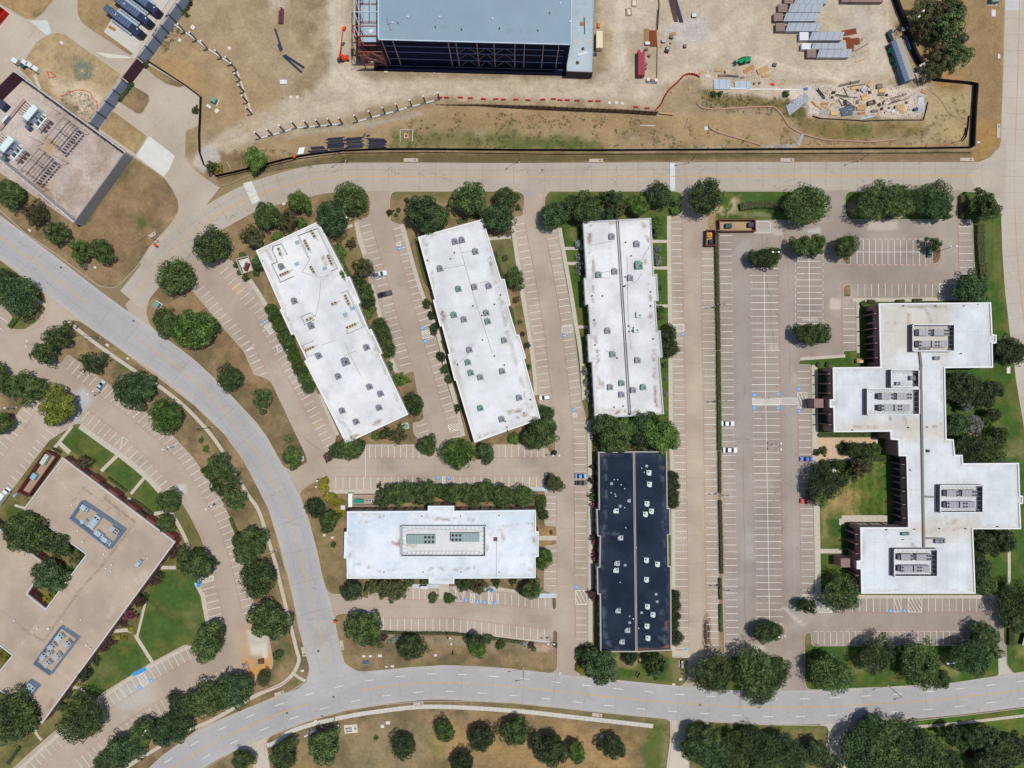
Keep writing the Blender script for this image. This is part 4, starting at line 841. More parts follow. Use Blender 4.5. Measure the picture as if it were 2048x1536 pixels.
# signs
def sign(px,py,lab,colr,sz=.9,h=2.1,diamond=True,rz=0):
    e = empty('warning_sign',lab,'sign',P(px,py)[:2] + (.1,),math.radians(rz)); MB().bar((0,0,0),(0,0,h),.04).build('post',M_metal,e)
    m = MB(); s = sz * .7; pts = [(0,-s),(s,0),(0,s),(-s,0)] if diamond else [(-s,-s * .8),(s,-s * .8),(s,s * .8),(-s,s * .8)]
    m.add([(x,-.06 + y * .75,h + y * .66) for x,y in pts] + [(x,-.02 + y * .75,h + y * .66) for x,y in pts],[(0,1,2,3),(7,6,5,4),(0,4,5,1),(1,5,6,2),(2,6,7,3),(3,7,4,0)]); m.build('panel',mat('sign%s' % str(colr),al(*colr),amp=.03),e)
sign(317,492,'orange diamond road work sign leaning beside the street lamp',(255,84,30),1.3); sign(674,1240,'orange square road work sign on the dry island corner',(250,98,50),1.1,diamond=False); sign(592,317,'orange round topped marker on the bank beside the pipes',(255,90,40),.9)
def board_sign(px,py,lab,rz,h=2.0,wd=1.6):
    e = empty('notice_board',lab,'sign',P(px,py)[:2] + (.1,),math.radians(rz))
    for s_ in (-1,1): MB().bar((s_ * wd / 2,0,0),(s_ * wd / 2,0,h),.05).build('post',M_bronze,e)
    MB().box((0,0,h * .45),(wd,.08,h * .55)).build('panel',M_bronze,e)
board_sign(907,1304,'small dark notice board standing on the dry lawn',90); board_sign(1275,1346,'black sign on two posts in the bright green lawn',60,2.4,2.0); board_sign(984,1178,'small dark sign near the blue bays',0,1.2,.6)
for x,y,lab in [(1363,1326,'low brick monument sign beside the lower driveway')]:
    e = empty('monument_sign',lab,'sign',P(x,y)[:2] + (.12,),math.radians(90)); MB().box((0,0,0),(2.6,.7,1.2)).build('base',mat('brick_red',al(112,58,54),s2=4),e); MB().box((0,0,1.2),(2.8,.8,.15)).build('cap',M_conc2,e)
# ------------------------------------------------------------------ buildings
M_glass = mat('window_glass',al(40,52,62),rough=.12,spec=.6,amp=.05); M_frame = mat('window_frame',al(92,88,84),rough=.5)
M_parap = mat('white_coping',al(240,240,238),amp=.03,s1=.5); M_stucco = mat('cream_wall',al(206,192,176),amp=.07); M_pink = mat('pink_granite_wall',al(158,130,126),amp=.08,s2=3)
M_brick = mat('brick_wall',al(126,70,62),amp=.12,s2=5,lines=((.3,.03,.15,0),)); M_gold = mat('condenser_brass',al(176,158,112),rough=.5)
M_gcase = mat('grey_casing',al(128,131,142),rough=.5,amp=.06); M_gcase2 = mat('green_casing',al(98,138,124),rough=.5,amp=.06); M_wcase = mat('pale_casing',al(206,216,208),rough=.5,amp=.05); M_lgcase = mat('light_grey_casing',al(176,180,186),rough=.5,amp=.06)
M_fan = mat('fan_black',al(48,46,46),rough=.6)
def attach(o,e):
    o.parent = e; o.location = Vector(o.location) - e.location; return o
WIN = {}
def window_mesh(wd,ht,dp=.12):
    k = (round(wd,1),round(ht,1))
    if k not in WIN:
        f = MB(); w2,h2 = k[0] / 2,k[1]; t = .09
        for x in (-w2,w2 - t): f.box((x + t / 2,-dp / 2,0),(t,dp,h2))
        for z in (0,h2 - t): f.box((0,-dp / 2 - .003,z),(w2 * 2 - 2 * t,dp,t))
        f.box((0,-dp / 2,t),(t * .7,dp * .9,h2 - 2 * t))
        fo = f.build('window',M_frame); po = MB().box((0,-.03,t * .5),(w2 * 2 - t,.04,h2 - t)).build('pane',M_glass); WIN[k] = (fo.data,po.data)
        bpy.data.objects.remove(fo); bpy.data.objects.remove(po)
    return WIN[k]
def add_window(e,x,y,z,ang,wd,ht):
    fm,pm = window_mesh(wd,ht)
    f = bpy.data.objects.new('window',fm); COL.objects.link(f); f.parent = e; f.location = Vector((x,y,z)) - e.location; f.rotation_euler = (0,0,ang)
    p = bpy.data.objects.new('pane',pm); COL.objects.link(p); p.parent = f
ROOF_DIRT = al(150,130,104)
def building(label,poly,z,wall_m,roof_m,roofcol,roofcol2,patches,par_m,win=None,parw=.38,storeys=1,skip=(),step=4.0,cat='building',deck=.4,holes=(),edge_c=al(186,176,160)):
    pw = [P2(x,y,z) for x,y in poly]; n = len(pw)
    if sum(pw[i][0] * pw[(i + 1) % n][1] - pw[(i + 1) % n][0] * pw[i][1] for i in range(n)) < 0: pw = pw[::-1]; poly = poly[::-1]
    cx,cy = np.mean([p[0] for p in pw]),np.mean([p[1] for p in pw])
    e = empty('office_building',label,cat,(cx,cy,0))
    zr = z - deck
    m = MB(); m.add([(x,y,-.3) for x,y in pw] + [(x,y,zr) for x,y in pw],[(i,(i + 1) % n,n + (i + 1) % n,n + i) for i in range(n)]); attach(m.build('wall',wall_m),e)
    a = pw; b = inset(pw,parw); o_ = inset(pw,-.06); m = MB()
    vs = [(x,y,zr - .25) for x,y in o_] + [(x,y,z) for x,y in o_] + [(x,y,z) for x,y in b] + [(x,y,zr - .05) for x,y in b]; fs = []
    for i in range(n):
        j = (i + 1) % n; fs += [(i,j,n + j,n + i),(n + i,n + j,2 * n + j,2 * n + i),(2 * n + i,2 * n + j,3 * n + j,3 * n + i),(3 * n + i,3 * n + j,j,i)]
    m.add(vs,fs); attach(m.build('parapet',par_m),e)
    bp = [PX(x * H / (H - zr),y * H / (H - zr)) for x,y in b]
    ed = inset(bp,3.5); patches = [L(ed[i:i + 2] if i < n - 1 else [ed[-1],ed[0]],edge_c,3,-rnd.uniform(.35,.75),rnd.uniform(.8,2.6),3) for i in range(n)] + list(patches) if edge_c else patches
    r = cdt_sheet('roof',bp,zr,lambda x,y: paint(x,y,roofcol,patches,roofcol2,.8,40),roof_m,step,pz=zr); attach(r,e)
    if win:
        wd,ht,gap,z0s = win
        for i in range(n):
            a_,b_ = np.array(pw[i]),np.array(pw[(i + 1) % n]); L_ = np.linalg.norm(b_ - a_)
            if L_ < wd + 2 or i in skip: continue
            t = (b_ - a_) / L_; nn = np.array((t[1],-t[0])); ang = math.atan2(t[1],t[0]); k = int((L_ - 1.2) / (wd + gap))
            for j in range(k):
                c = a_ + t * (L_ / 2 + (j - (k - 1) / 2) * (wd + gap)) + nn * .01
                for z0 in z0s: add_window(e,c[0],c[1],z0,ang,wd,ht)
    return e
def roof_mat(name,ang,per=3.05,dk=.05,amp=.05,bump=0,wear=None):
    return mat(name,attr=True,amp=amp,s1=.1,s2=.9,s3=4,rough=.85,spec=.06,lines=((per,.09,dk,ang),(per * 5.1,.12,dk * .9,ang + math.pi / 2)),wear=wear)
WH,WH2 = al(234,234,232),al(212,213,213); GD = al(188,180,166); BR = al(158,138,112)
def S_(pts,st=.5,wd=2,colr=None): return L(smooth(pts),colr or BR,2.6,-min(1,st * 1.7),wd,3)
# first tilted roof
rp1 = [S_([(520,508),(560,600),(600,700)],.35,3,GD),S_([(690,560),(745,670),(800,800)],.4,3,GD),S_([(560,618),(575,645),(582,660)],.6,3),S_([(700,880),(705,874),(715,872)],.9,4,al(178,118,64)),S_([(745,850),(760,842)],.8,3),S_([(780,772),(792,790),(802,815)],.7,1.5),S_([(644,515),(652,530)],.7,3,BR),
       S_([(560,470),(615,462)],.4,3),S_([(758,700),(770,735),(768,760)],.45,1.5),S_([(688,625),(694,640)],.5,2),S_([(530,500),(545,520)],.5,2),Q([(645,690),(672,680),(720,760),(690,780)],al(236,238,240),4,.5),Q([(590,565),(608,562),(610,580),(592,582)],al(222,226,230),1,.8,0),S_([(740,712),(748,700),(770,690)],.5,2),S_([(672,840),(690,850),(700,866)],.4,2),S_([(730,590),(724,568)],.5,2)]
B1 = [(512,501),(636,443),(694,555),(699,553),(720,605),(716,608),(737,660),(742,658),(764,706),(760,709),(816,829),(692,887),(609,722),(613,720),(588,667),(583,670),(560,620),(563,617)]
building('long white roofed office with brass coloured condensers, tilted, left of its twin',B1,6.5,M_stucco,roof_mat('white_membrane',math.radians(-25.5)),WH,WH2,rp1,M_parap,(2.2,1.9,1.6,(.9,)))
rp2 = [S_([(848,485),(870,575),(905,700),(940,860)],.4,3.5,GD),S_([(975,500),(1000,600),(1030,720),(1060,830)],.45,3.5,GD),S_([(878,628),(890,632),(885,640)],.8,3),S_([(976,510),(982,525),(980,530)],.6,2.5),S_([(909,725),(916,730)],.6,2),S_([(958,870),(965,876),(975,872),(1010,862)],.9,2.5,al(176,122,58)),S_([(1035,835),(1062,826),(1070,838)],.7,2.5),
       S_([(1066,815),(1070,825)],.6,3),S_([(1011,653),(1012,665)],.5,2.5),S_([(850,470),(870,465)],.4,3),S_([(1005,600),(1012,640)],.5,1.5),S_([(1018,825),(1040,820)],.6,3),S_([(855,500),(854,490)],.5,2.5),S_([(940,690),(965,700)],.3,1),S_([(845,520),(852,545)],.4,2)]
B2 = [(836,474),(966,438),(1002,559),(1009,558),(1021,610),(1016,612),(1033,670),(1038,669),(1052,716),(1048,718),(1081,838),(949,885),(912,761),(909,761),(896,709),(899,708),(884,652),(880,652),(866,600),(870,599)]
building('middle tilted white roofed office with a rusty lower corner',B2,6.0,M_stucco,roof_mat('white_membrane_warm',math.radians(-15.5)),al(230,231,231),al(210,211,210),rp2,M_parap,(2.2,1.9,1.6,(.9,)))
rp3 = [S_([(1180,448),(1178,490),(1186,530),(1185,570)],.7,2.5),S_([(1180,455),(1180,480)],.7,3),S_([(1184,560),(1190,640),(1193,700),(1200,780)],.5,2),S_([(1286,445),(1300,490),(1292,520)],.5,2.5),S_([(1297,484),(1300,494)],.9,2.5,al(150,98,60)),S_([(1295,500),(1292,525)],.7,3),S_([(1298,570),(1302,610),(1302,650),(1306,680),(1306,760)],.7,2),S_([(1299,635),(1304,660)],.9,3,al(132,108,84)),
       S_([(1218,440),(1222,560)],.25,2,GD),S_([(1180,445),(1230,443)],.6,1.5),S_([(1196,790),(1215,785)],.6,2),S_([(1194,700),(1196,720)],.6,2),S_([(1310,770),(1312,810),(1322,825)],.7,2.5),S_([(1230,826),(1262,822),(1268,830)],.8,2.5,al(138,102,74)),S_([(1200,770),(1206,765),(1198,800)],.5,2),S_([(1225,690),(1225,760)],.25,2,GD),S_([(1304,745),(1312,765)],.4,3),S_([(1187,550),(1200,545)],.6,2),S_([(1260,815),(1270,820)],.8,3,al(130,104,82)),S_([(1255,575),(1275,560)],.3,1.5),S_([(1193,820),(1300,822),(1325,822)],.35,3,GD)]
B3 = [(1166,443),(1302,436),(1308,549),(1314,548),(1317,601),(1311,602),(1315,662),(1321,661),(1325,714),(1319,715),(1328,828),(1190,837),(1184,724),(1178,724),(1175,669),(1181,669),(1177,609),(1171,609),(1168,556),(1173,556)]
b3 = building('upright white roofed office split lengthwise by a dark ridge line',B3,6.0,M_stucco,roof_mat('white_membrane_stained',math.radians(-3)),WH,al(214,214,213),rp3,mat('grey_coping',al(196,196,200),amp=.05),(2.2,1.9,1.6,(.9,)))
rp4 = [S_([(1210,920),(1212,1000),(1208,1060),(1206,1100)],.45,1.5,al(104,116,132)),S_([(1208,1180),(1210,1260),(1222,1296),(1240,1300)],.45,2,al(98,110,126)),S_([(1320,905),(1324,960)],.4,1.5,al(98,110,126)),S_([(1326,1010),(1328,1060)],.35,2,al(96,106,120)),S_([(1322,1200),(1330,1290)],.35,2,al(96,106,120)),
       S_([(1333,1232),(1332,1262)],.8,1.2,al(186,108,64)),S_([(1326,1295),(1336,1296)],.8,2.5,al(186,108,64)),S_([(1330,930),(1330,942)],.8,1.2,al(180,106,66)),S_([(1322,1284),(1326,1292)],.9,3,al(22,24,30)),S_([(1318,1275),(1330,1282),(1330,1298)],.3,2,al(110,112,116)),S_([(1207,1064),(1238,1068)],.4,.7,al(150,160,172)),S_([(1274,1297),(1278,1300),(1300,1298)],.7,1.2,al(176,108,70)),S_([(1202,905),(1206,910)],.8,2,al(180,104,66))]
B4 = [(1197,904),(1268,903),(1334,903),(1335,1016),(1340,1017),(1341,1069),(1336,1070),(1337,1132),(1342,1132),(1343,1301),(1273,1304),(1201,1304),(1200,1189),(1195,1189),(1194,1134),(1199,1133),(1200,1073),(1195,1072),(1193,1019),(1198,1018)]
b4 = building('black roofed office with pale rooftop units',B4,6.0,mat('grey_stucco',al(170,166,160),amp=.06),roof_mat('black_membrane',math.radians(-1),3.05,-.16,.12),al(42,52,68),al(33,42,57),rp4,mat('stone_coping',al(176,172,162),amp=.05),(2.2,1.9,1.6,(.9,)),edge_c=al(92,102,116))
for e,a,b,c in ((b3,(1235,441),(1260,831),'dark_joint'),(b4,(1268,905),(1273,1303),'pale_joint')):
    A = Vector(P(*a,6)); B = Vector(P(*b,6)); mm = mat('dark_joint_cover',al(92,96,104)) if c == 'dark_joint' else mat('stone_coping')
    m = MB(); d = (B - A).normalized(); n_ = Vector((-d.y,d.x,0))
    for k in ((-.35,.35) if c == 'dark_joint' else (0.25,-.25)):
        a_ = A + n_ * k; b_ = B + n_ * k; m.bar((a_.x,a_.y,5.75),(b_.x,b_.y,5.75),.2)
    attach(m.build('ridge_cover',mm),e)
# U of white wings on the right
D1 = al(204,190,168)
rp5 = [Q([(1765,612),(1905,612),(1905,650),(1890,725),(1850,690),(1830,690),(1770,730),(1765,680)],D1,12,.6),S_([(1805,614),(1850,617),(1860,640),(1862,652)],.6,1.5),S_([(1862,616),(1900,614)],.6,1.5),S_([(1815,625),(1820,660)],.4,2.5),S_([(1762,645),(1810,648)],.35,1.2),
       Q([(1670,845),(1830,835),(1890,850),(1890,875),(1800,878),(1780,862),(1670,862)],D1,12,.62),S_([(1780,834),(1784,852)],.8,2,al(120,100,80)),S_([(1710,852),(1760,856)],.5,1.5),S_([(1860,853),(1885,848)],.7,2,al(120,106,90)),S_([(1808,835),(1820,862)],.4,2),S_([(1815,812),(1816,830)],.5,2),
       Q([(1815,1048),(1950,1030),(1960,1050),(1945,1075),(1850,1080),(1830,1060)],D1,12,.62),S_([(1850,1065),(1880,1058),(1930,1056),(1950,1048)],.6,1.5),S_([(1895,1050),(1920,1040)],.5,2),S_([(1820,1068),(1825,1090),(1830,1098)],.5,2),S_([(1772,1058),(1780,1100)],.3,2,GD),S_([(1950,1056),(2038,1056)],.5,1.2),S_([(1890,1030),(1895,1045)],.4,2),Q([(1720,1140),(1800,1140),(1790,1185),(1725,1185)],al(214,226,232),12,.4)]
B5 = [(1758,607),(1982,605),(1985,669),(1993,670),(1993,686),(1985,687),(1986,735),(1890,736),(1893,878),(1907,879),(1910,910),(1925,910),(1926,927),(2038,926),(2040,991),(2046,992),(2046,1007),(2040,1008),(2042,1058),(1946,1058),(1951,1187),(1723,1187),(1722,1138),(1714,1138),(1714,1122),(1722,1121),(1721,1055),(1817,1055),(1813,912),(1798,912),(1797,880),(1782,879),(1781,863),(1668,864),(1667,815),(1660,815),(1660,799),(1667,799),(1666,735),(1761,734)]
b5 = building('big white roofed office of stepped wings with fin walls round a lawn',B5,9.0,M_pink,roof_mat('white_panels',0.0,3.8,.17),al(224,228,229),al(205,210,212),rp5,M_parap,(4.3,4.4,.7,(.3,)),storeys=2,step=4.5)
# projecting fins along the western walls of that building
fin_m = mat('fin_stone',al(150,118,114),amp=.05)
def fins(e,a,b,z,n,dp=1.5,h=None):
    A = np.array(P2(*a,z)); B = np.array(P2(*b,z)); t = (B - A) / np.linalg.norm(B - A); nn = np.array((t[1],-t[0]))
    if nn[0] > 0: nn = -nn
    for i in range(n):
        c = A + (B - A) * (i + .5) / n + nn * dp / 2; m = MB().box((c[0],c[1],0),(dp,.3,h or z - .8),math.atan2(nn[1],nn[0])); attach(m.build('fin',fin_m),e)
    m = MB(); c = (A + B) / 2 + nn * dp / 2; L_ = np.linalg.norm(B - A)
    m.box(((A + B)[0] / 2 + nn[0] * .12,c[1],z - 1.0),(.25,L_,.9),math.atan2(nn[1],nn[0])); attach(m.build('cornice',mat('dark_cornice',al(112,84,92))),e)
for a,b,n in [((1758,612),(1761,730),4),((1666,738),(1667,796),3),((1667,818),(1668,860),2),((1814,916),(1817,1050),5),((1721,1060),(1722,1118),3),((1722,1142),(1723,1183),2)]: fins(b5,a,b,9.0,n)
for px,py in ((1660,807),(1714,1130)):
    c = P(px,py,9); x = c[0] - 1.2; attach(MB().box((x - 1.6,c[1],0),(3.4,3.3,6.2)).build('entrance_porch',fin_m),b5)
# roof walkway and pipe run
for a,b,wd in [((1838,700),(1842,735),.8),((1841,735),(1847,1094),.75),((1838,698),(1860,698),.6),((1848,993),(1882,995),.6),((1848,1076),(1888,1077),.6),((1888,1077),(1888,1086),.6)]:
    A = P(*a,8.7); B = P(*b,8.7); m = MB().bar((A[0],A[1],8.75),(B[0],B[1],8.75),wd * .7); attach(m.build('roof_walkway',mat('walkway_grey',al(138,128,124),amp=.1)),b5)
# white slab of the lower middle
rp6 = [S_([(696,1130),(715,1128),(740,1136)],.6,2),S_([(700,1052),(716,1048),(756,1036),(780,1030)],.6,1.2),S_([(780,1078),(798,1090)],.8,4,al(150,128,110)),S_([(775,1080),(800,1084)],.5,6,al(176,160,146)),S_([(985,1072),(975,1100)],.6,4,al(170,156,140)),S_([(815,1090),(830,1092)],.5,4),S_([(830,1040),(860,1034),(890,1038),(912,1034),(950,1040)],.6,1.4),S_([(857,1038),(872,1038)],.8,1.6),S_([(888,1039),(900,1038)],.8,1.6),S_([(1000,1060),(1010,1080)],.4,3),
       S_([(740,1140),(760,1142),(800,1140)],.4,1.2),S_([(860,1138),(910,1138),(950,1134)],.6,1.4),S_([(1000,1055),(1060,1045)],.3,1.2),S_([(1060,1045),(1068,1048)],.7,2),S_([(1066,1070),(1070,1085)],.6,2),S_([(1050,1130),(1060,1140)],.5,2),S_([(695,1165),(700,1080)],.3,2),S_([(980,1060),(985,1090)],.3,6,al(196,186,176))]
for _ in range(34):
    x,y = rnd.uniform(700,1060),rnd.uniform(1026,1150); rp6.append(Q([(x - 10,y - 7),(x + 9,y - 6),(x + 8,y + 9),(x - 8,y + 7)],al(206,218,230),6,-rnd.uniform(.5,.9),8))
rp6.append(Q([(762,1022),(782,1022),(782,1156),(764,1156)],al(220,228,236),3,.5)); rp6.append(Q(rect(704,1040,711,1156),al(198,212,226),1.5,.6,0)); rp6.append(Q(rect(808,1058,965,1108),al(222,216,210),3,.5))
B6 = [(694,1023),(856,1022),(856,1012),(908,1012),(908,1022),(1071,1020),(1072,1063),(1077,1063),(1077,1113),(1071,1114),(1071,1156),(908,1157),(908,1167),(858,1167),(858,1157),(694,1157),(693,1117),(688,1116),(689,1064),(694,1064)]
b6 = building('wide white roofed office with a rectangular screened plant well',B6,9.0,mat('brown_pink_wall',al(150,108,100),amp=.08),roof_mat('white_membrane_cool',0.0,3.05,.025),al(234,238,240),al(212,221,228),rp6,mat('bright_coping',al(232,240,244),amp=.02),(2.9,2.7,.9,(.5,4.2)),storeys=2)
e = b6; c = P2(697,1001,9)  # tall side wall and service yard
attach(MB().box((*P2(701,1000,3)[:2],0),(1.5,5.0,3.6)).build('side_wall',M_parap),e)
# tan roofed brick building, lower left
rp7 = [L([(215,990),(225,975)],al(120,96,80),1.2,.8,.5,0)]
def ln7(*p): rp7.append(L(list(p),al(128,104,88),1.3,.75,.55,0))
rp7.append(L([(215,985),(208,997),(270,1045),(205,1130),(160,1180),(110,1250),(88,1283),(58,1266)],al(138,114,94),1.5,.8,1.3,0)); ln7((218,990),(213,997),(268,1043)); ln7((142,1008),(167,976),(240,1030),(262,1050)); rp7.append(L([(112,955),(140,985),(150,992)],al(214,200,184),1,.7,.5,0)); ln7((222,1013),(208,1030)); ln7((5,1222),(58,1267),(88,1282)); ln7((0,1235),(5,1222))
rp7 += [S_([(250,1180),(272,1165),(290,1150)],.4,5,al(214,196,178)),S_([(225,1215),(215,1245)],.25,5,al(214,196,178)),S_([(98,1420),(105,1400)],.4,3,al(140,120,104)),L([(116,1340),(140,1358),(160,1334)],al(216,204,188),1,.8,.4,0),S_([(90,1230),(110,1200)],.3,2,al(120,104,92)),L([(95,1220),(27,1310)],al(206,200,192),1,.7,.6,0),S_([(50,1190),(90,1140)],.25,8,al(166,146,128))]
B7 = [(125,915),(350,1084),(84,1447),(-20,1366),(24,1311),(-90,1224),(-90,990),(0,1059),(92,1130),(54,1188),(91,1218),(172,1109),(47,1018)]
b7 = building('brick office with a tan gravel roof and blue grey plant wells',B7,5.5,M_brick,mat('tan_gravel_roof',attr=True,amp=.07,s1=.12,s2=1.4,s3=6,rough=1,bump=.3),al(190,170,150),al(176,157,138),rp7,mat('pale_grey_coping',al(206,204,202),amp=.05),(2.4,2.0,1.2,(1.0,)),deck=.5)
def conduit(e,z,pls,r=.07,c=(150,146,140)):
    for pl in pls:
        w_ = [P2(*p,z) for p in pl]; m = MB()
        for a,b in zip(w_[:-1],w_[1:]): m.bar((*a,z),(*b,z),r)
        attach(m.build('conduit',mat('conduit%d' % c[0],al(*c))),e)
B_ = {o['label'][:12]: o for o in REG if o.get('category') == 'building'}
conduit(B_['middle tilte'],5.7,[[(916,480),(930,530),(950,600),(985,706)],[(924,505),(951,502)],[(881,538),(930,530)],[(943,570),(976,562),(978,572)],[(888,632),(908,630)],[(913,729),(940,705)],[(959,624),(973,626)]])
conduit(B_['long white r'],6.2,[[(622,512),(610,535),(604,544),(640,556),(650,552),(657,550),(650,558),(642,560),(638,600),(632,630),(625,631)],[(690,685),(705,720),(722,752)],[(695,708),(712,702)],[(644,690),(672,680)]])
conduit(B_['upright whit'],5.7,[[(1180,491),(1224,482)],[(1277,530),(1300,490)],[(1186,555),(1220,556)],[(1248,573),(1276,560),(1284,545)],[(1255,653),(1268,655)],[(1200,546),(1230,540)],[(1210,700),(1222,708)],[(1254,512),(1256,620),(1262,700)]])
conduit(b6,8.7,[[(812,1062),(830,1058),(950,1060),(962,1064)],[(812,1106),(818,1102),(955,1102),(962,1106)],[(993,1079),(993,1156)]])
# brick window piers on the street side
A,B = np.array(P2(125,915,5.5)),np.array(P2(350,1084,5.5)); t = (B - A) / np.linalg.norm(B - A); nn = np.array((-t[1],t[0]))
for i in range(6):
    c = A + (B - A) * (i * 2 + 1.2) / 12 + nn * .4; attach(MB().box((c[0],c[1],0),(4.2,.7,4.4),math.atan2(t[1],t[0])).build('brick_bay',M_brick),b7)
# brick service yard beside it
def wall_run(e,pts,h,th,m_,name='wall',closed=False,z=.1):
    n = len(pts)
    for i in range(n if closed else n - 1):
        a,b = np.array(P2(*pts[i])),np.array(P2(*pts[(i + 1) % n])); c = (a + b) / 2; d = b - a
        attach(MB().box((c[0],c[1],z),(np.linalg.norm(d) + (th if i % 2 else -th * 1.02),th,h - .003 * i),math.atan2(d[1],d[0])).build(name,m_),e)
def pen(label,pts,h,m_,floor_m,name='service_yard',th=.35):
    c = np.mean([P2(*p) for p in pts],axis=0); e = empty(name,label,'walled enclosure',(c[0],c[1],0)); wall_run(e,pts,h,th,m_,closed=True)
    attach(MB().sheet([P2(*p) for p in pts],.16).build('floor',floor_m),e); return e
M_cap = mat('brick_wall')
pen('brick walled generator yard beside the tan gravel roof',[(101,900),(122,912),(66,990),(46,981)],3.0,M_brick,mat('yard_floor',al(172,150,130)))
pen('brown brick bin enclosure at the head of the widest car park',[(1435,442),(1506,442),(1507,464),(1436,465)],2.2,mat('brown_brick',al(112,68,58),amp=.1,s2=5),mat('yard_floor2',al(182,154,118)))
pen('small brown bin enclosure holding a yellow lidded bin',[(1410,463),(1428,463),(1428,493),(1409,493)],2.2,mat('brown_brick'),mat('yard_floor2'))
pen('low grey walled unit yard near the second street tree',[(476,520),(500,514),(509,542),(488,549)],1.8,mat('tan_block',al(186,168,158),amp=.06),M_conc2)
pen('walled plant yard behind the wide white slab roof',[(704,989),(766,988),(766,1009),(704,1010)],2.4,mat('pink_block',al(190,158,146),amp=.06),mat('yard_floor',None))
# rooftop air conditioners -------------------------------------------------
def ac_proto(kind):
    cm = {'grey': M_gcase,'green': M_gcase2,'white': M_wcase,'pale': M_lgcase}[kind]
    e = bpy.data.objects.new('air_conditioner',None); COL.objects.link(e); e['category'] = 'air conditioner'; e['group'] = 'rooftop air conditioners'
    MB().box((0,0,-.05),(1.7,1.6,.25)).build('curb',M_metal,e); MB().box((0,0,.2),(2.0,1.85,1.0),taper=.98).build('casing',cm,e)
    f = MB().cyl((.3,-.2,1.2),.36,.06,16).build('fan',M_fan,e); MB().box((.3,-.2,1.26),(.75,.05,.02)).build('guard',M_metal,f)
    MB().box((-.2,1.12,.25),(1.3,.4,.75)).build('hood',cm,e); MB().bar((1.0,-.6,.1),(1.0,-1.3,.1),.06).build('pipe',M_metal,e); return e
AC = {k: ac_proto(k) for k in ('grey','green','white','pale')}
def ac(kind,px,py,z,ang,where,s=1.0):
    clone(AC[kind],'%s air conditioner on the %s' % (kind,where),(*P2(px,py,z + 1)[:2],z),math.radians(ang),s)
R1 = 'tilted roof with brass condensers'
for x,y,s in [(562,533,1),(588,602,1),(622,652,1.05),(637,712,1),(691,724,1.35),(733,695,1),(676,753,1),(739,774,1),(761,788,1),(758,816,1),(684,822,1),(712,844,1)]: ac('grey',x,y,6.1,25 + rnd.uniform(-5,5),R1,s)
for k,x,y in [('grey',910,483),('grey',924,480),('grey',951,503),('grey',880,537),('green',917,578),('grey',949,574),('grey',978,572),('green',908,630),('grey',928,639),('grey',973,626),('green',976,643),('grey',939,700),('grey',1009,681),('green',936,725),('green',942,746),('grey',961,755),('grey',1005,743),('green',961,817),('grey',1004,839),('grey',1039,796)]: ac(k,x,y,5.6,14,'middle tilted roof')
for k,x,y in [('grey',1224,473),('grey',1274,488),('green',1278,531),('green',1198,550),('grey',1230,543),('grey',1261,556),('white',1278,630),('grey',1216,662),('white',1273,660),('green',1226,709),('grey',1276,721),('grey',1221,775),('grey',1244,790),('green',1287,775),('grey',1267,781),('green',1244,767)]: ac(k,x,y,5.6,3,'split white roof',1.35 if (x,y) == (1278,531) else 1.0)
for k,x,y in [('white',1298,945),('white',1299,968),('white',1294,1007),('white',1303,1022),('white',1291,1028),('white',1233,1022),('pale',1259,1002),('pale',1242,1076),('white',1293,1120),('white',1315,1128),('pale',1235,1127),('white',1233,1141),('white',1293,1159),('pale',1237,1222),('white',1295,1213),('white',1306,1229),('white',1294,1252),('pale',1256,1261),('pale',1245,1284),('white',1296,1276)]: ac(k,x,y,5.6,180 if x > 1270 else 90,'black roof',.55 if (x,y) == (1259,1002) else .88)
for o in AC.values():
    for c in list(o.children_recursive) + [o]: bpy.data.objects.remove(c)
# hatches and pipes on the white and black roofs
def hatch_(px,py,z,ang,lab,sx=1.5,sy=1.2,colr=(150,178,186)):
    e = empty('roof_hatch',lab,'roof hatch',(*P2(px,py,z),z),math.radians(ang),'roof hatches'); MB().box((0,0,-.05),(sx,sy,.25)).build('curb',mat('hatch_curb',al(214,216,218)),e); MB().box((0,0,.2),(sx * 1.06,sy * 1.06,.12),taper=.85).build('lid',mat('lid%d%d' % colr[:2],al(*colr),rough=.35),e)
for x,y in [(595,485),(594,528),(650,537),(691,629),(705,617)]: hatch_(x,y,6.1,25,'blue grey roof hatch on the tilted roof with brass condensers')
for x,y in [(1223,967),(1293,932),(1312,1188),(1314,1203),(1283,1225),(1240,1012),(1259,1245),(1250,1130)]: hatch_(x,y,5.6,0,'small pale hatch on the black roof',1.0,.9,(150,160,172))
hatch_(991,1078,8.6,0,'small roof hatch with a dark red lid beside the plant well',1.3,1.3,(110,60,62))
for x,y in [(768,1032),(844,1032),(921,1032),(998,1031),(768,1144),(846,1144),(922,1144),(998,1144)]:
    e = empty('roof_drain','round roof drain on the wide white slab roof','roof drain',(*P2(x,y,8.6),8.6),0,'roof drains'); MB().cyl((0,0,0),.5,.05,14).build('collar',M_parap,e); MB().cyl((0,0,.05),.28,.1,12).build('strainer',M_fan,e)
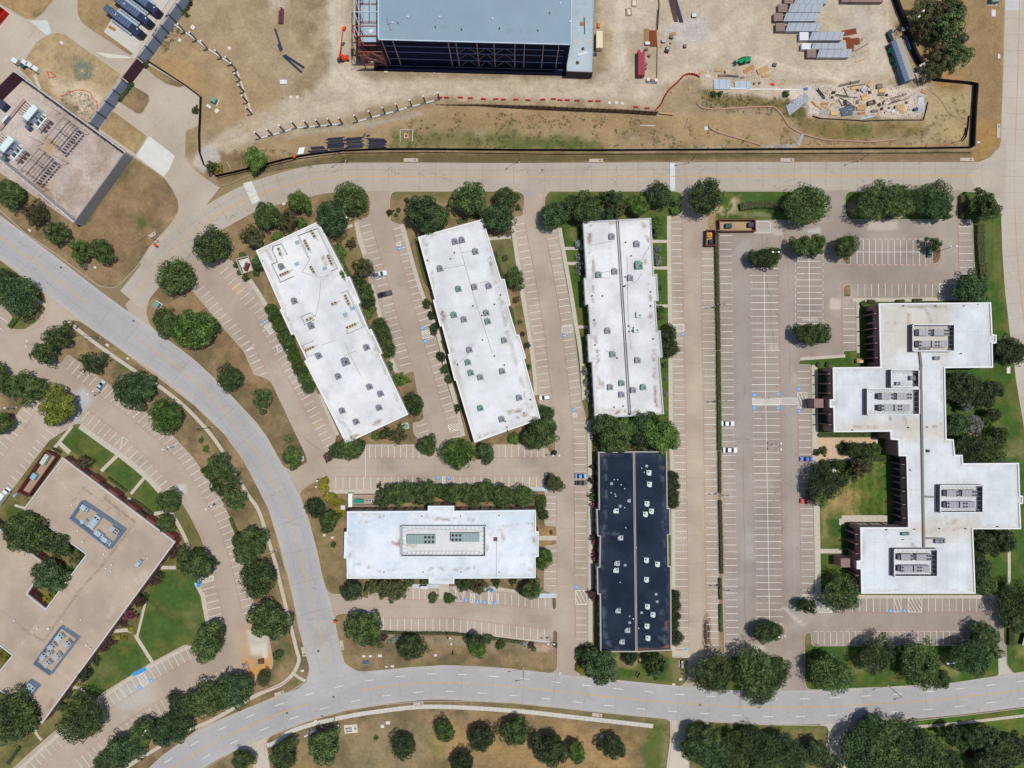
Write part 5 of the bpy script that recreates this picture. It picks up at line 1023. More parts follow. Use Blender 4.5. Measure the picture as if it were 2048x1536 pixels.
# brass coloured dry coolers and their low screens on the first roof
def cooler(x0,y0,x1,y1,n):
    A = np.array(P2(512 + x0 / 4,384 + y0 / 4,7.2)); B = np.array(P2(512 + x1 / 4,384 + y1 / 4,7.2)); c = (A + B) / 2; d = B - A; L_ = np.linalg.norm(d)
    e = empty('condenser','brass coloured condenser bank with %s round fans on the tilted roof' % {2: 'two',3: 'three',4: 'four'}[n],'condenser',(c[0],c[1],6.1),math.atan2(d[1],d[0]),'brass condenser banks')
    MB().box((0,0,.3),(L_ + 1.1,1.0,.55)).build('casing',mat('condenser_tan',al(198,188,164),rough=.5),e)
    for i in range(n):
        x = (i - (n - 1) / 2) * L_ / max(1,n - 1); f = MB().cyl((x,0,.86),.42,.2,14).build('fan_cowl',M_gold,e); MB().cyl((x,0,1.065),.3,.02,12).build('fan',M_fan,f)
    for s_ in (-1,1): MB().bar((s_ * L_ * .4,0,-.05),(s_ * L_ * .4,0,.3),.08).build('leg',M_metal,e)
    MB().bar((L_ / 2 + .5,0,.3),(L_ / 2 + 2.0,.2,.2),.1).build('pipe',M_metal,e)
for a in [(440,310,465,350,3),(388,390,418,450,4),(178,455,190,492,2),(575,510,602,570,4),(437,600,458,636,3),(195,663,252,637,4),(610,895,632,886,2),(713,830,740,893,4),(408,1021,436,1009,2),(730,1083,790,1057,4),(395,1266,452,1240,4)]: cooler(*a)
M_scr = mat('grey_screen',al(148,152,158),rough=.5,amp=.05); M_scr2 = mat('pale_screen',al(226,228,230),amp=.03)
def screen(pts,z,h,label,closed=False,th=.2,m_=None,brace=0,mm_=None):
    q = [P2(*p,z + h) for p in pts]; c = np.mean(q,axis=0); e = empty('equipment_screen',label,'screen',(c[0],c[1],z),0,'rooftop screens'); n = len(q)
    for i in range(n if closed else n - 1):
        a,b = np.array(q[i]),np.array(q[(i + 1) % n]); d = b - a; k = (a + b) / 2; L_ = np.linalg.norm(d); an = math.atan2(d[1],d[0])
        o = MB().box((0,0,0),(L_ - (th * 1.1 if i % 2 else -th * .9),th,h - .002 * i),0).build('screen_panel',m_ or M_scr,e); o.location = (k[0] - c[0],k[1] - c[1],0); o.rotation_euler = (0,0,an)
        o2 = MB().box((0,0,h),(L_,th * 1.25,.05)).build('cap',M_scr2 if mm_ is None else mm_,o)
        if brace:
            nn = np.array((-d[1],d[0])) / L_; ctr = c - k
            if np.dot(nn,ctr) < 0: nn = -nn
            for j in range(int(L_ / brace)):
                p = a + d * (j + .5) / int(L_ / brace); br = MB().bar((p[0] - c[0],p[1] - c[1],h * .9),(p[0] - c[0] + nn[0] * 1.5,p[1] - c[1] + nn[1] * 1.5,.05),.05).build('brace',M_scr2,e)
    return e
T5 = lambda L_: [(512 + x / 4,384 + y / 4) for x,y in L_]
LB = 'low L shaped grey screen around condensers on the tilted roof'
for pl in ([(415,517),(333,345),(488,285),(648,605),(597,630)],[(125,462),(130,430),(200,410),(242,495)],[(165,555),(120,575),(190,718),(295,672)],[(678,805),(730,785),(862,1072),(732,1130),(722,1105)],[(462,1020),(385,1057),(355,995),(430,962),(462,985)],[(360,1225),(455,1190)],[(360,1228),(405,1318),(495,1280)],[(125,465),(165,555)]):
    screen(T5(pl),6.1,1.0,LB,m_=mat('screen_mid_grey',al(112,118,124)))
# large packaged units
def rtu(px,py,z,L_,W_,h,ang,lab,fans,fx,cm=None,group='large rooftop units',hood=True):
    c = P2(px,py,z + h); e = empty('rooftop_unit',lab,'rooftop unit',(c[0],c[1],z),math.radians(ang),group); cm = cm or mat('rtu_grey',al(162,160,166),rough=.45,amp=.05)
    MB().box((0,0,-.05),(L_ * .96,W_ * .94,.3)).build('curb',M_dark,e); MB().box((0,0,.25),(L_,W_,h - .25)).build('casing',cm,e)
    for k in range(int(L_ / 1.2)): MB().box((-L_ / 2 + (k + 1) * 1.15,0,h - .004),(.06,W_ * .98,.03)).build('seam',mat('rtu_seam',al(130,128,134)),e)
    cols = fans // 2 if fans > 2 else 1
    for i in range(cols):
        for s_ in (-1,1):
            x = fx * L_ / 2 - np.sign(fx) * i * W_ * .42; f = MB().cyl((x,s_ * W_ * .25,h + .02),W_ * .17,.12,16).build('fan_cowl',M_gcase,e); MB().cyl((x,s_ * W_ * .25,h + .145),W_ * .14,.02,14).build('fan',M_fan,f)
    if hood: MB().box((-L_ / 2 - .65,0,.5),(1.3,W_ * .9,h - .9),taper=.8).build('intake_hood',mat('hood_dark',al(98,94,104)),e)
def well(x0,y0,x1,y1,z,h,lab,th=.3,brace=1.6,mm=None): return screen([(x0,y0),(x1,y0),(x1,y1),(x0,y1)],z,h,lab,True,th,mm or mat('screen_bronze',al(112,94,100),amp=.05),brace)
WINGS = [('upper',1826,649,1909,702),('left',1735,778,1839,829),('right',1881,971,1966,1025),('lower',1789,1099,1875,1153)]
for nm,x0,y0,x1,y1 in WINGS:
    well(x0,y0,x1,y1,8.6,2.3,'bronze plant screen on the %s wing of the stepped office' % nm); cx,cy = (x0 + x1) / 2 + (6 if nm == 'left' else 0),(y0 + y1) / 2; x0b = x0 + 4
    lab = 'packaged unit in the plant screen of the %s wing, ' % nm
    rtu(cx - 18,cy - 11,8.65,4.2,2.4,1.9,0,lab + 'upper two fan one',2,.8); rtu(cx + 16,cy - 11,8.65,5.4,2.4,1.9,0,lab + 'upper four fan one',4,.86)
    rtu(cx - 18,cy + 12,8.65,4.2,2.4,1.9,0,lab + 'lower two fan one',2,-.75); rtu(cx + 12,cy + 12,8.65,5.6,2.4,1.9,0,lab + 'lower four fan one',4,-.5,None)
well(1783,740,1838,774,8.6,2.3,'bronze screen with a ladder frame above the left wing plant')
rtu(1826,756,8.65,1.8,1.6,1.2,0,'small unit in the screen above the left wing plant',2,.3,M_gcase,hood=False); rtu(1797,767,8.65,1.6,1.2,1.0,0,'darker small unit in the screen above the left wing plant',2,.3,M_gcase,hood=False)
rtu(1875,716,8.65,2.0,1.3,1.0,0,'small unit alone below the upper wing plant',2,.3,M_gcase,hood=False); rtu(1878,1083,8.65,2.6,1.5,1.0,0,'small dark unit alone above the lower wing plant',2,.3,M_gcase,hood=False); rtu(1812,1068,8.65,2.6,1.1,1.1,5,'green pump set on the white roof between wings',2,.3,M_gcase2,hood=False)
rtu(1857,902,8.65,1.0,1.0,.6,0,'single dark vent on the white roof neck',2,.1,M_fan,hood=False)
well(802,1053,971,1113,8.6,2.2,'long blue grey plant screen with braces on the wide slab roof',.25,1.5,mat('screen_blue',al(118,132,142),amp=.04))
MG = mat('rtu_green',al(146,168,164),rough=.45,amp=.05)
rtu(842,1079,8.65,10.2,3.3,1.8,0,'long grey green unit at the left of the slab roof plant screen',6,.86,MG,hood=False); rtu(930,1075,8.65,10.4,3.2,1.8,0,'long grey green unit at the right of the slab roof plant screen',6,-.86,MG,hood=False)
MBD = mat('screen_blue_dark',al(104,120,144)); MBL = mat('screen_blue_light',al(150,172,190),amp=.04)
screen([(163,1003),(246,1060),(218,1097),(140,1037)],5.0,2.3,'blue grey plant screen on the upper tan roof',True,.45,MBL,mm_=MBD); screen([(120,1254),(154,1277),(99,1350),(67,1328)],5.0,1.9,'blue grey plant screen on the lower tan roof',True,.35,MBL,mm_=MBD); screen([(59,1361),(77,1373),(62,1391),(44,1380)],5.0,1.4,'small blue grey screen near the lower end of the tan roof',True,.3,MBL,mm_=MBD)
MU = mat('rtu_pale',al(176,196,206),rough=.4,amp=.05)
for x,y,L_,W_,an,f,lab in [(168,1017,2.4,1.6,-37,2,'pale square unit nearest the upper corner of the upper tan roof screen'),(188,1044,4.4,2.0,53,2,'long ribbed unit in the middle of the upper tan roof screen'),(197,1069,2.8,1.5,-37,2,'pale unit low in the upper tan roof screen'),(212,1083,3.2,1.4,-37,4,'pale unit with dark fans at the lower edge of the upper tan roof screen'),(228,1061,3.0,1.7,-37,4,'blue grey unit at the lower corner of the upper tan roof screen'),(166,1043,1.8,1.2,20,2,'small greenish unit by the long ribbed one'),
                                 (118,1276,2.4,1.8,40,2,'blue unit at the top of the lower tan roof screen'),(133,1288,2.2,1.8,40,2,'grey unit at the top corner of the lower tan roof screen'),(102,1294,2.4,1.7,40,2,'grey unit second down in the lower tan roof screen'),(97,1307,1.8,1.5,40,2,'small grey unit in the centre of the lower tan roof screen'),(113,1313,2.4,1.7,40,2,'grey unit on the lower edge side of the lower tan roof screen'),(86,1314,2.4,1.8,40,2,'grey unit at the outer side of the lower tan roof screen'),(93,1328,2.4,1.7,40,2,'grey unit at the bottom of the lower tan roof screen'),(60,1376,2.6,2.0,-40,2,'single unit inside the small lower screen'),(276,1127,2.2,1.0,50,2,'small greenish vent box alone on the tan roof')]:
    rtu(x,y,5.05,L_ * 1.22,W_ * 1.2,1.5,an,lab,f,.6,MU if 'grey' not in lab else M_lgcase,hood=False)
def vent(px,py,z,lab,s=1.0,m_=None):
    e = empty('roof_vent',lab,'roof vent',(*P2(px,py,z),z),rnd.uniform(0,3),'roof vents'); MB().cyl((0,0,-.05),.16 * s,.6 * s,10).build('pipe',m_ or M_metal,e); MB().cyl((0,0,.55 * s),.32 * s,.16 * s,12,r2=.1 * s).build('cap',m_ or M_lens,e)
for x,y in [(145,1010),(157,1060),(167,1083),(126,1241),(134,1255),(97,1257),(99,1256),(174,1289),(163,1238),(30,1240),(209,1108),(296,1116),(213,1136),(224,1129),(223,1142),(76,1256),(182,1296)]: vent(x,y,5.05,'pale vent cap on the tan gravel roof')
for x,y in [(540,541),(665,603),(600,585),(567,508),(540,493),(575,700),(585,640),(669,717),(695,738),(708,737),(742,688),(678,806),(741,845),(747,847)]: vent(x,y,6.1,'small vent on the tilted roof with brass condensers',.8)
for x,y in [(855,521),(901,518),(909,506),(886,624),(989,609),(964,631),(915,729),(989,712),(1001,590),(946,612),(1009,730),(965,680),(1011,843),(1014,854),(1015,861),(1048,826),(1061,799)]: vent(x,y,5.6,'small dark vent on the middle tilted roof',.9,M_fan)
for x,y in [(1251,485),(1262,512),(1250,554),(1184,592),(1205,592),(1301,584),(1188,640),(1248,573),(1301,612),(1190,690),(1257,652),(1258,663),(1234,716),(1306,678),(1250,572),(1264,662),(1228,814),(1246,812),(1258,828)]: vent(x,y,5.6,'small dark vent on the split white roof',.9,M_fan)
for x,y in [(1228,959),(1235,959),(1242,969),(1249,977),(1249,1015),(1251,1055),(1230,988),(1283,936),(1288,944),(1259,1232),(1266,1237),(1272,1095),(1240,1164),(1277,1256),(1222,985),(1231,992)]: vent(x,y,5.6,'white vent cap on the black roof',.7,M_lens)
for x,y in [(1806,612),(1870,612),(1927,612),(1704,860),(1816,855),(1853,854),(1828,1058),(1878,1057),(1930,1057),(1994,1053),(1772,1059),(1820,940),(1921,707),(1805,1079)]: vent(x,y,8.65,'small dark drain or vent on the stepped white roof',.8,M_fan)

# ------------------------------------------------------------------ the big hall under construction
ZH = 18.6
e8 = empty('data_hall','huge unfinished hall with a blue grey roof and dark sheeted front','building',(*P2(945,20,0),0))
M_hroof = mat('hall_roof',attr=True,amp=.035,s1=.08,s2=1.2,s3=6,rough=.6)
hp = [(757,-110),(758,78),(1141,88),(1143,-110)]
attach(cdt_sheet('roof',hp,ZH - .2,lambda x,y: paint(x,y,al(142,164,178),[Q(rect(944,-110,948,90),al(136,158,172),1.5,.5,0),L([(800,48),(950,58),(1080,62)],al(110,124,138),1,.5,.5,0)],al(134,156,171),.6,60),M_hroof,8,pz=ZH),e8)
pw = [P2(*p,ZH) for p in hp]; pw = pw if sum(pw[i][0] * pw[(i + 1) % 4][1] - pw[(i + 1) % 4][0] * pw[i][1] for i in range(4)) > 0 else pw[::-1]
M_bar = mat('dark_barrier_sheet',al(22,30,58),rough=.8,amp=.35,s1=.12,s2=.8,spec=.1)
attach(MB().add([(x,y,0) for x,y in pw] + [(x,y,ZH - .25) for x,y in pw],[(i,(i + 1) % 4,4 + (i + 1) % 4,4 + i) for i in range(4)]).build('wall',M_bar),e8)
q = inset(pw,-.15); m = MB()
for i in range(4): m.bar((*q[i],ZH - .1),(*q[(i + 1) % 4],ZH - .1),.26)
attach(m.build('roof_edge',mat('roof_edge',al(196,210,220))),e8)
M_red = mat('red_oxide_steel',al(150,84,78),rough=.6,amp=.12); M_redd = mat('dim_oxide_steel',al(122,92,92),rough=.6,amp=.1); M_gst = mat('galvanised_steel',al(188,200,212),rough=.4,amp=.06)
F0,F1 = np.array(P2(758,78,ZH)),np.array(P2(1141,88,ZH)); fy = lambda t,d=0: (F0 + (F1 - F0) * t) + np.array((0,-d))
def hb(name,a,b,r,m_): return attach(MB().bar(a,b,r).build(name,m_),e8)
for t in (.012,.07,.36,.40,.51,.60,.71,.76,.86,.94):
    p = fy(t,.18); hb('column',(*p,0),(*p,ZH - .5),.22,mat('column_oxide',al(206,168,160)))
for z in (5.5,10.5,14.6):
    a,b = fy(.02,.3),fy(.97,.3); hb('girt',(*a,z),(*b,z),.13,mat('girt_grey',al(150,156,186)))
for t0,t1 in ((.40,.51),(.51,.60),(.60,.71)):
    for z0,z1 in ((0,5.5),(5.5,10.5),(10.5,14.6)):
        a,b,c = fy(t0,.14),fy((t0 + t1) / 2,.14),fy(t1,.14); hb('brace',(*a,z0),(*b,z1),.12,mat('brace_oxide',al(160,132,134))); hb('brace',(*c,z0),(*b,z1),.12,mat('brace_oxide'))
a,b = fy(-.08,1.3),fy(.995,1.3); c = (a + b) / 2; attach(MB().box((c[0],c[1],0),(np.linalg.norm(b - a),2.6,.9),math.atan2(b[1] - a[1],b[0] - a[0])).build('plinth',mat('plinth_shadow_black',al(18,22,40),rough=.95,spec=.05)),e8); hb('plinth_rail',(*(a + np.array((0,.5))),1.0),(*(b + np.array((0,.5))),1.0),.05,M_gst)  # ledge coloured near-black to stand for the shadow strip along the hall's foot
d = P2(968,143); attach(MB().box((d[0],d[1],.05),(4.8,.9,.5)).build('dock_step',M_gst),e8)
# open steel frame on its left
M_deck = mat('metal_deck',al(166,188,198),rough=.5,amp=.05,lines=((1.1,.1,.08,0),))
def F(px,py,z): return P(px,py,z)
attach(MB().box((*P2(740,10,12)[:2],12),(6.6,27,.3)).build('deck',M_deck),e8)
attach(MB().box((*P2(726,30,5)[:2],4.6),(4.6,32,.3)).build('floor_slab',mat('slab_oxide',al(120,84,76),amp=.2,s1=.4,s2=2)),e8)
ys = [-40,-14,24,52,72]
for py in ys:
    for px in (708.5,718,756):
        p = P2(px,py,ZH); hb('column',(*p,0),(*p,ZH - .2),.2,M_gst if py < 50 else M_red)
    for z,mm in ((ZH,M_gst if py < 50 else M_red),(12.2,M_red),(6.2,M_red)):
        a,b = P2(708.5,py,ZH),P2(756,py,ZH); hb('beam',(*a,z),(*b,z),.2,mm)
for px in (708.5,718,756,741):
    a,b = P2(px,-40,ZH),P2(px,24 if px == 741 else 72,ZH); hb('beam',(*a,ZH),(*b,ZH),.18,M_gst)
    if px != 741: hb('beam',(*a,12.2),(*b,12.2),.16,M_red); hb('beam',(*a,6.2),(*b,6.2),.16,M_red)
for i in range(4):
    a,b = P2(708.5,ys[i],ZH),P2(718,ys[i + 1],ZH); hb('brace',(*a,ZH),(*b,ZH - .3),.12,M_gst)
    a,b = P2(708.5,ys[i],ZH),P2(708.5,ys[i + 1],ZH); hb('brace',(*a,6),(*b,12),.1,M_red); hb('brace',(*a,12),(*b,6),.1,M_red)
a,b,c = P2(708.5,72,ZH),P2(756,72,ZH),P2(732,72,ZH)
a2 = (a[0],a[1] - 2.5); b2 = (b[0],b[1] - 2.5)
for z in (3,6.2,9.5,12.5): hb('beam',(*a2,z),(*b2,z),.2,M_red)
for p in (a2,b2,(c[0],a2[1])): hb('column',(*p,0),(*p,12.6),.2,M_red)
hb('brace',(*a2,6.2),(c[0],a2[1],12.5),.28,mat('pink_oxide',al(190,120,116))); hb('brace',(c[0],a2[1],12.5),(*b2,6.2),.28,mat('pink_oxide')); hb('brace',(*a2,9.4),(b2[0],b2[1],4),.32,mat('pink_oxide'))
for i in range(26):
    y = a[1] + 1 + i * 1.1; o = MB().box((*(P2(721,0,11)[0],y),12.3),(1.1,.35,.2)).build('floor_plank',mat('plank',al(150,118,84)) if i % 3 else M_red); attach(o,e8)
# lower wing on its right
lw = [(1133,143),(1186,145),(1192,-110),(1141,-110)]
attach(cdt_sheet('low_roof',lw,5.0,lambda x,y: paint(x,y,al(176,192,198),[L([(1160,50),(1185,42)],al(196,178,140),3,.6,1.5),Q([(1140,110),(1160,80),(1180,100),(1185,140),(1135,142)],al(190,200,204),8,.5),Q(rect(1146,75,1156,90),al(196,186,156),3,.6),Q(rect(1176,70,1184,90),al(196,186,156),3,.5)],al(164,182,190),.9,40),mat('low_roof_deck',attr=True,amp=.08,s1=.3,s2=2,rough=.6),6,pz=5),e8)
pl = [P2(*p,5) for p in lw]; pl = pl if sum(pl[i][0] * pl[(i + 1) % 4][1] - pl[(i + 1) % 4][0] * pl[i][1] for i in range(4)) > 0 else pl[::-1]
attach(MB().add([(x,y,0) for x,y in pl] + [(x,y,5.0 - .01) for x,y in pl],[(i,(i + 1) % 4,4 + (i + 1) % 4,4 + i) for i in range(4)]).build('low_wall',mat('dark_low_wall',al(70,62,66))),e8)
m = MB(); qq = inset(pl,.1)
for i in range(4): m.bar((*qq[i],5.05),(*qq[(i + 1) % 4],5.05),.16)
attach(m.build('low_roof_edge',mat('edge_dim',al(150,136,132))),e8)
for i in range(26): p = P2(1185.5,140 - i * 6.5,5); attach(MB().bar((*p,5),(p[0],p[1],6.0),.05).build('rail_post',M_redd),e8)
def roofbit(name,lab,cat,px,py,z,d,ang,mm):
    e = empty(name,lab,cat,(*P2(px,py,z),z),math.radians(ang)); MB().box((0,0,0),d).build('body',mm,e); MB().box((0,0,d[2]),(d[0] * .6,d[1] * .6,.08)).build('top',mm,e)
roofbit('lumber_bundle','white bundle lying slantwise on the low concrete wing','bundle',1165,108,5,(3.6,.9,.3),20,M_lens); roofbit('crate','dark crate on the low wing above the white bundle','crate',1166,98,5,(.9,.9,.5),30,mat('dark_olive',al(90,88,70))); roofbit('crate','dark crate on the low wing below the white bundle','crate',1155,126,5,(1.0,1.0,.5),10,mat('dark_olive'))
roofbit('steel_beam','long green beam standing across the low wing roof','beam',1169,52,5,(.35,6.2,.3),2,mat('beam_green',al(86,104,96))); roofbit('crate','orange frame crate beside the green beam','crate',1164,48,5,(1.1,1.2,.5),5,mat('frame_orange',al(190,120,80)))
roofbit('tarp_heap','crumpled white sheet on the open frame deck','sheet',742,63,12.3,(1.5,1.2,.3),30,M_lens)
for x,y in [(796,46),(871,54),(923,59),(999,57),(1099,26),(1076,61)]:
    e = empty('roof_anchor','dark red anchor post on the huge hall roof','anchor post',(*P2(x,y,ZH),ZH - .2),0,'anchor posts on the hall roof'); MB().box((0,0,0),(.5,.5,.2)).build('base',M_red,e); MB().bar((0,0,.2),(0,0,1.0),.14).build('post',M_red,e)
for x,y in [(816,33),(880,33),(785,45),(985,37),(1121,6),(1140,43)]:
    e = empty('roof_marker','tiny white cap on the huge hall roof','vent cap',(*P2(x,y,ZH),ZH - .2),0,'white caps on the hall roof'); MB().cyl((0,0,0),.2,.25,8).build('pipe',M_lens,e); MB().cyl((0,0,.25),.28,.08,8).build('cap',M_lens,e)
e = empty('ladder_frame','thin rusty ladder lying on the huge hall roof','ladder',(*P2(777,48,ZH),ZH - .15),math.radians(20)); MB().bar((0,-2.2,.1),(0,2.2,.1),.08).build('rail',M_red,e); MB().bar((-.5,0,.1),(.8,0,.1),.07).build('rung',M_red,e); MB().bar((-.5,-2.2,.1),(.6,-2.2,.1),.07).build('rung',M_red,e)
# ------------------------------------------------------------------ trees, shrubs, hedges
LEAF = {'lime': leafmat('lime_leaves',(.080,.095,.012),(.25,.27,.045)),'oak': leafmat('oak_leaves',(.027,.054,.014),(.135,.190,.055)),'dark': leafmat('dark_leaves',(.020,.038,.013),(.095,.128,.048)),'bright': leafmat('bright_leaves',(.040,.085,.014),(.175,.27,.055)),
        'olive': leafmat('olive_leaves',(.070,.078,.026),(.165,.170,.062)),'yellow': leafmat('yellow_leaves',(.17,.16,.018),(.36,.33,.045)),'red': leafmat('red_leaves',(.055,.040,.030),(.17,.075,.060)),
        'pink': leafmat('pink_blossom',(.10,.05,.05),(.42,.10,.17)),'silver': leafmat('silver_leaves',(.10,.12,.085),(.36,.40,.34)),'brown': leafmat('brown_leaves',(.075,.062,.032),(.16,.125,.055)),'deep': leafmat('deep_leaves',(.022,.046,.016),(.100,.155,.056))}
M_bark = mat('bark',al(96,84,72),amp=.2,s2=4)
def leaf_mesh(name,pts,nrm,size,seed):
    """many small leaf faces, one per point, facing roughly along nrm"""
    r = np.random.default_rng(seed); n = len(pts)
    nr = nrm + r.normal(0,.38,(n,3)); nr /= np.linalg.norm(nr,axis=1)[:,None]
    a = r.normal(0,1,(n,3)); u = np.cross(nr,a); u /= np.linalg.norm(u,axis=1)[:,None] + 1e-9; v = np.cross(nr,u)
    s = (size * r.uniform(.6,1.35,n))[:,None]
    q = np.stack((pts - u * s,pts - v * s * .62,pts + u * s,pts + v * s * .62),1).reshape(-1,3)
    me = bpy.data.meshes.new(name); me.vertices.add(4 * n); me.vertices.foreach_set('co',q.astype(np.float32).ravel())
    me.loops.add(4 * n); me.loops.foreach_set('vertex_index',np.arange(4 * n,dtype=np.int32)); me.polygons.add(n)
    me.polygons.foreach_set('loop_start',np.arange(0,4 * n,4,dtype=np.int32)); me.update(calc_edges=True); return me
def crown_mesh(name,seed,lumps=46,leaves=7200,spread=1.0,hgt=.62,irregular=.2,size=.05,hole=0.0,lr=(.15,.30)):
    r = np.random.default_rng(seed); P_ = []; N_ = []
    ph = r.uniform(0,6.28,4)
    for i in range(lumps):
        th = r.uniform(0,2 * math.pi); rad = math.sqrt(r.uniform(0,1)) * .86 * spread
        rad *= 1 + irregular * (math.sin(2 * th + ph[0]) * .6 + math.sin(3 * th + ph[1]) * .5 + math.sin(5 * th + ph[2]) * .3)
        z = math.sqrt(max(0,1 - min(1,rad) ** 2)) * hgt * r.uniform(.55,1.0) + .1
        lr_ = r.uniform(*lr); k = int(leaves / lumps * (lr_ / .28) ** 2)
        d = r.normal(0,1,(k,3)); d[:,2] = np.abs(d[:,2]) * 1.0 - .35; d /= np.linalg.norm(d,axis=1)[:,None]
        rr = lr_ * (r.uniform(.7,1.0,(k,1)) ** .5 * (1 + .35 * (r.uniform(0,1,(k,1)) ** 6))); p = np.array((math.cos(th) * rad,math.sin(th) * rad,z)) + d * rr * np.array((1,1,.85))
        P_.append(p); N_.append(d + np.array((0,0,.35)))
    k = int(leaves * .22); th = r.uniform(0,6.28,k); rad = np.sqrt(r.uniform(0,1,k)) * .8; P_.append(np.column_stack((np.cos(th) * rad,np.sin(th) * rad,r.uniform(.0,.35,k)))); N_.append(np.tile((0,0,1.0),(k,1)))
    p = np.concatenate(P_); n_ = np.concatenate(N_)
    if hole:
        k = vnoise(p[:,0] * 100,p[:,1] * 100 + seed * 77,22) > hole; p,n_ = p[k],n_[k]
    ext = np.percentile(np.hypot(p[:,0],p[:,1]),97); p[:,:2] /= ext
    return leaf_mesh(name,p,n_,size,seed + 50)
CR = {'round': [crown_mesh('crown',100 + i,80,9500,1.0,.7,.06,.045,0,(.12,.22)) for i in range(3)],
      'oak': [crown_mesh('crown',200 + i,54,8500,1.0,.62,.28,.046) for i in range(5)],
      'airy': [crown_mesh('crown',300 + i,36,6500,1.0,.6,.38,.048,.30,(.13,.26)) for i in range(4)],
      'shrub': [crown_mesh('crown',400 + i,20,1500,1.0,.75,.12,.10,0,(.25,.42)) for i in range(3)],
      'big': [crown_mesh('crown',500 + i,110,16000,1.0,.5,.26,.034,0,(.09,.19)) for i in range(4)]}
def trunk_mesh(seed):
    r = random.Random(seed); m = MB(); m.bar((0,0,-.15),(.02,.02,.34),.045,0,8,.032)
    for i in range(6):
        a = i * 1.05 + r.uniform(-.3,.3); m.bar((.02,.02,.30),(math.cos(a) * .42,math.sin(a) * .42,.62 + r.uniform(-.06,.1)),.022,0,5,.008)
        m.bar((math.cos(a) * .3,math.sin(a) * .3,.53),(math.cos(a + .5) * .66,math.sin(a + .5) * .66,.74),.010,0,4,.004)
    o = m.build('trunk',M_bark); d = o.data; bpy.data.objects.remove(o); return d
TR = [trunk_mesh(i) for i in range(3)]
def tree(px,py,r,kind,leaf,label,group,hf=1.0,z0=.12,name='tree',cat='tree'):
    R = r * S; small = R < 2.6
    ht = (R * 1.1 + 3.4) * hf if not small else R * 1.1 * hf
    if kind == 'round' and r <= 24 and 'car park entrance' not in label: ht = R * 1.15 + .3; small = True
    cb = ht * .38 if not small else -.05          # bottom of the crown
    hs = (ht - cb) / .95; zc = cb + hs * .45
    x,y = P2(px,py,zc); e = empty(name,label,cat,(x,y,z0),0,group)
    k = rnd.randrange(len(CR[kind])); c = bpy.data.objects.new('crown',CR[kind][k]); COL.objects.link(c); c.parent = e
    if not c.data.materials: c.data.materials.append(LEAF['oak'])
    c.material_slots[0].link = 'OBJECT'; c.material_slots[0].material = LEAF[leaf]
    c.rotation_euler = (0,0,rnd.uniform(0,6.28)); c.scale = (R * rnd.uniform(.94,1.06),R * rnd.uniform(.94,1.06),hs); c.location = (0,0,cb)
    t = bpy.data.objects.new('trunk',rnd.choice(TR)); COL.objects.link(t); t.parent = e; t.scale = (R * .95,R * .95,ht * .85); t.rotation_euler = (0,0,rnd.uniform(0,6.28)); t.location = (0,0,0)
    return e
NEAR = {}
def trees(desc,group,rows,**k):
    """rows of (x, y, radius in pixels, crown shape, leaves)"""
    ad = {'lime': 'yellow green','oak': 'green','dark': 'dark green','bright': 'bright green','olive': 'olive green','yellow': 'yellow','red': 'reddish','pink': 'pink flowering','silver': 'silvery','brown': 'brownish','deep': 'deep green'}
    for x,y,r,kind,leaf in rows:
        nm,cat = ('tree','tree') if r >= 15 else ('shrub','shrub')
        sz = 'large' if r > 33 else 'medium' if r > 21 else 'small'
        tree(x,y,r,kind,leaf,'%s %s %s %s' % (sz,ad[leaf],nm,desc),group,name=nm,cat=cat,**k)
trees('on the verge above the curved street','trees on the upper left verge',[(18,387,26,'oak','oak'),(68,426,25,'airy','brown'),(112,463,25,'airy','oak'),(160,500,26,'airy','bright'),(200,500,25,'oak','oak')])
trees('beside the upper left street bend','trees near the upper left bend',[(422,490,36,'round','oak'),(349,552,35,'round','oak'),(340,650,28,'oak','oak'),(388,659,40,'round','bright'),(393,655,34,'oak','oak'),(458,756,26,'oak','oak'),(522,796,29,'airy','oak'),(584,914,24,'oak','oak'),(578,878,9,'shrub','olive'),(325,637,22,'oak','oak')])
trees('by the black fence at the site corner','trees at the site corner',[(511,317,23,'oak','bright'),(421,331,14,'airy','olive'),(435,335,12,'airy','yellow'),(390,220,10,'airy','olive')])
trees('above the first tilted roof','trees above the first tilted roof',[(534,431,28,'oak','oak'),(597,402,24,'oak','bright'),(703,395,32,'round','oak'),(665,436,34,'oak','deep'),(505,470,28,'airy','olive'),(572,440,24,'airy','olive'),(603,447,12,'shrub','bright'),(555,472,9,'shrub','bright'),(518,525,14,'shrub','oak')])
trees('right of the first tilted roof','plants right of the first tilted roof',[(702,487,13,'airy','brown'),(728,533,22,'airy','olive'),(716,566,19,'round','dark'),(727,583,20,'round','oak'),(733,602,18,'round','oak'),(745,617,9,'shrub','olive'),(757,655,19,'round','oak'),(764,675,20,'round','oak'),(770,698,20,'round','oak'),(799,758,19,'airy','bright'),(826,809,22,'round','oak'),
       (797,870,20,'airy','olive'),(773,866,17,'airy','oak'),(752,871,10,'shrub','bright'),(690,552,14,'shrub','oak'),(680,505,13,'shrub','bright'),(776,733,10,'shrub','oak'),(735,630,9,'shrub','bright')])
trees('hugging the first tilted roof, left side','bushes left of the first roof',[(543,619,14,'round','oak'),(550,634,14,'round','oak'),(558,650,14,'round','bright'),(566,666,14,'round','oak'),(574,681,15,'round','oak'),(580,695,14,'round','oak'),(587,711,14,'round','bright'),(594,727,13,'round','oak'),(602,742,14,'round','oak'),(609,757,13,'round','bright'),(617,773,14,'round','oak')])
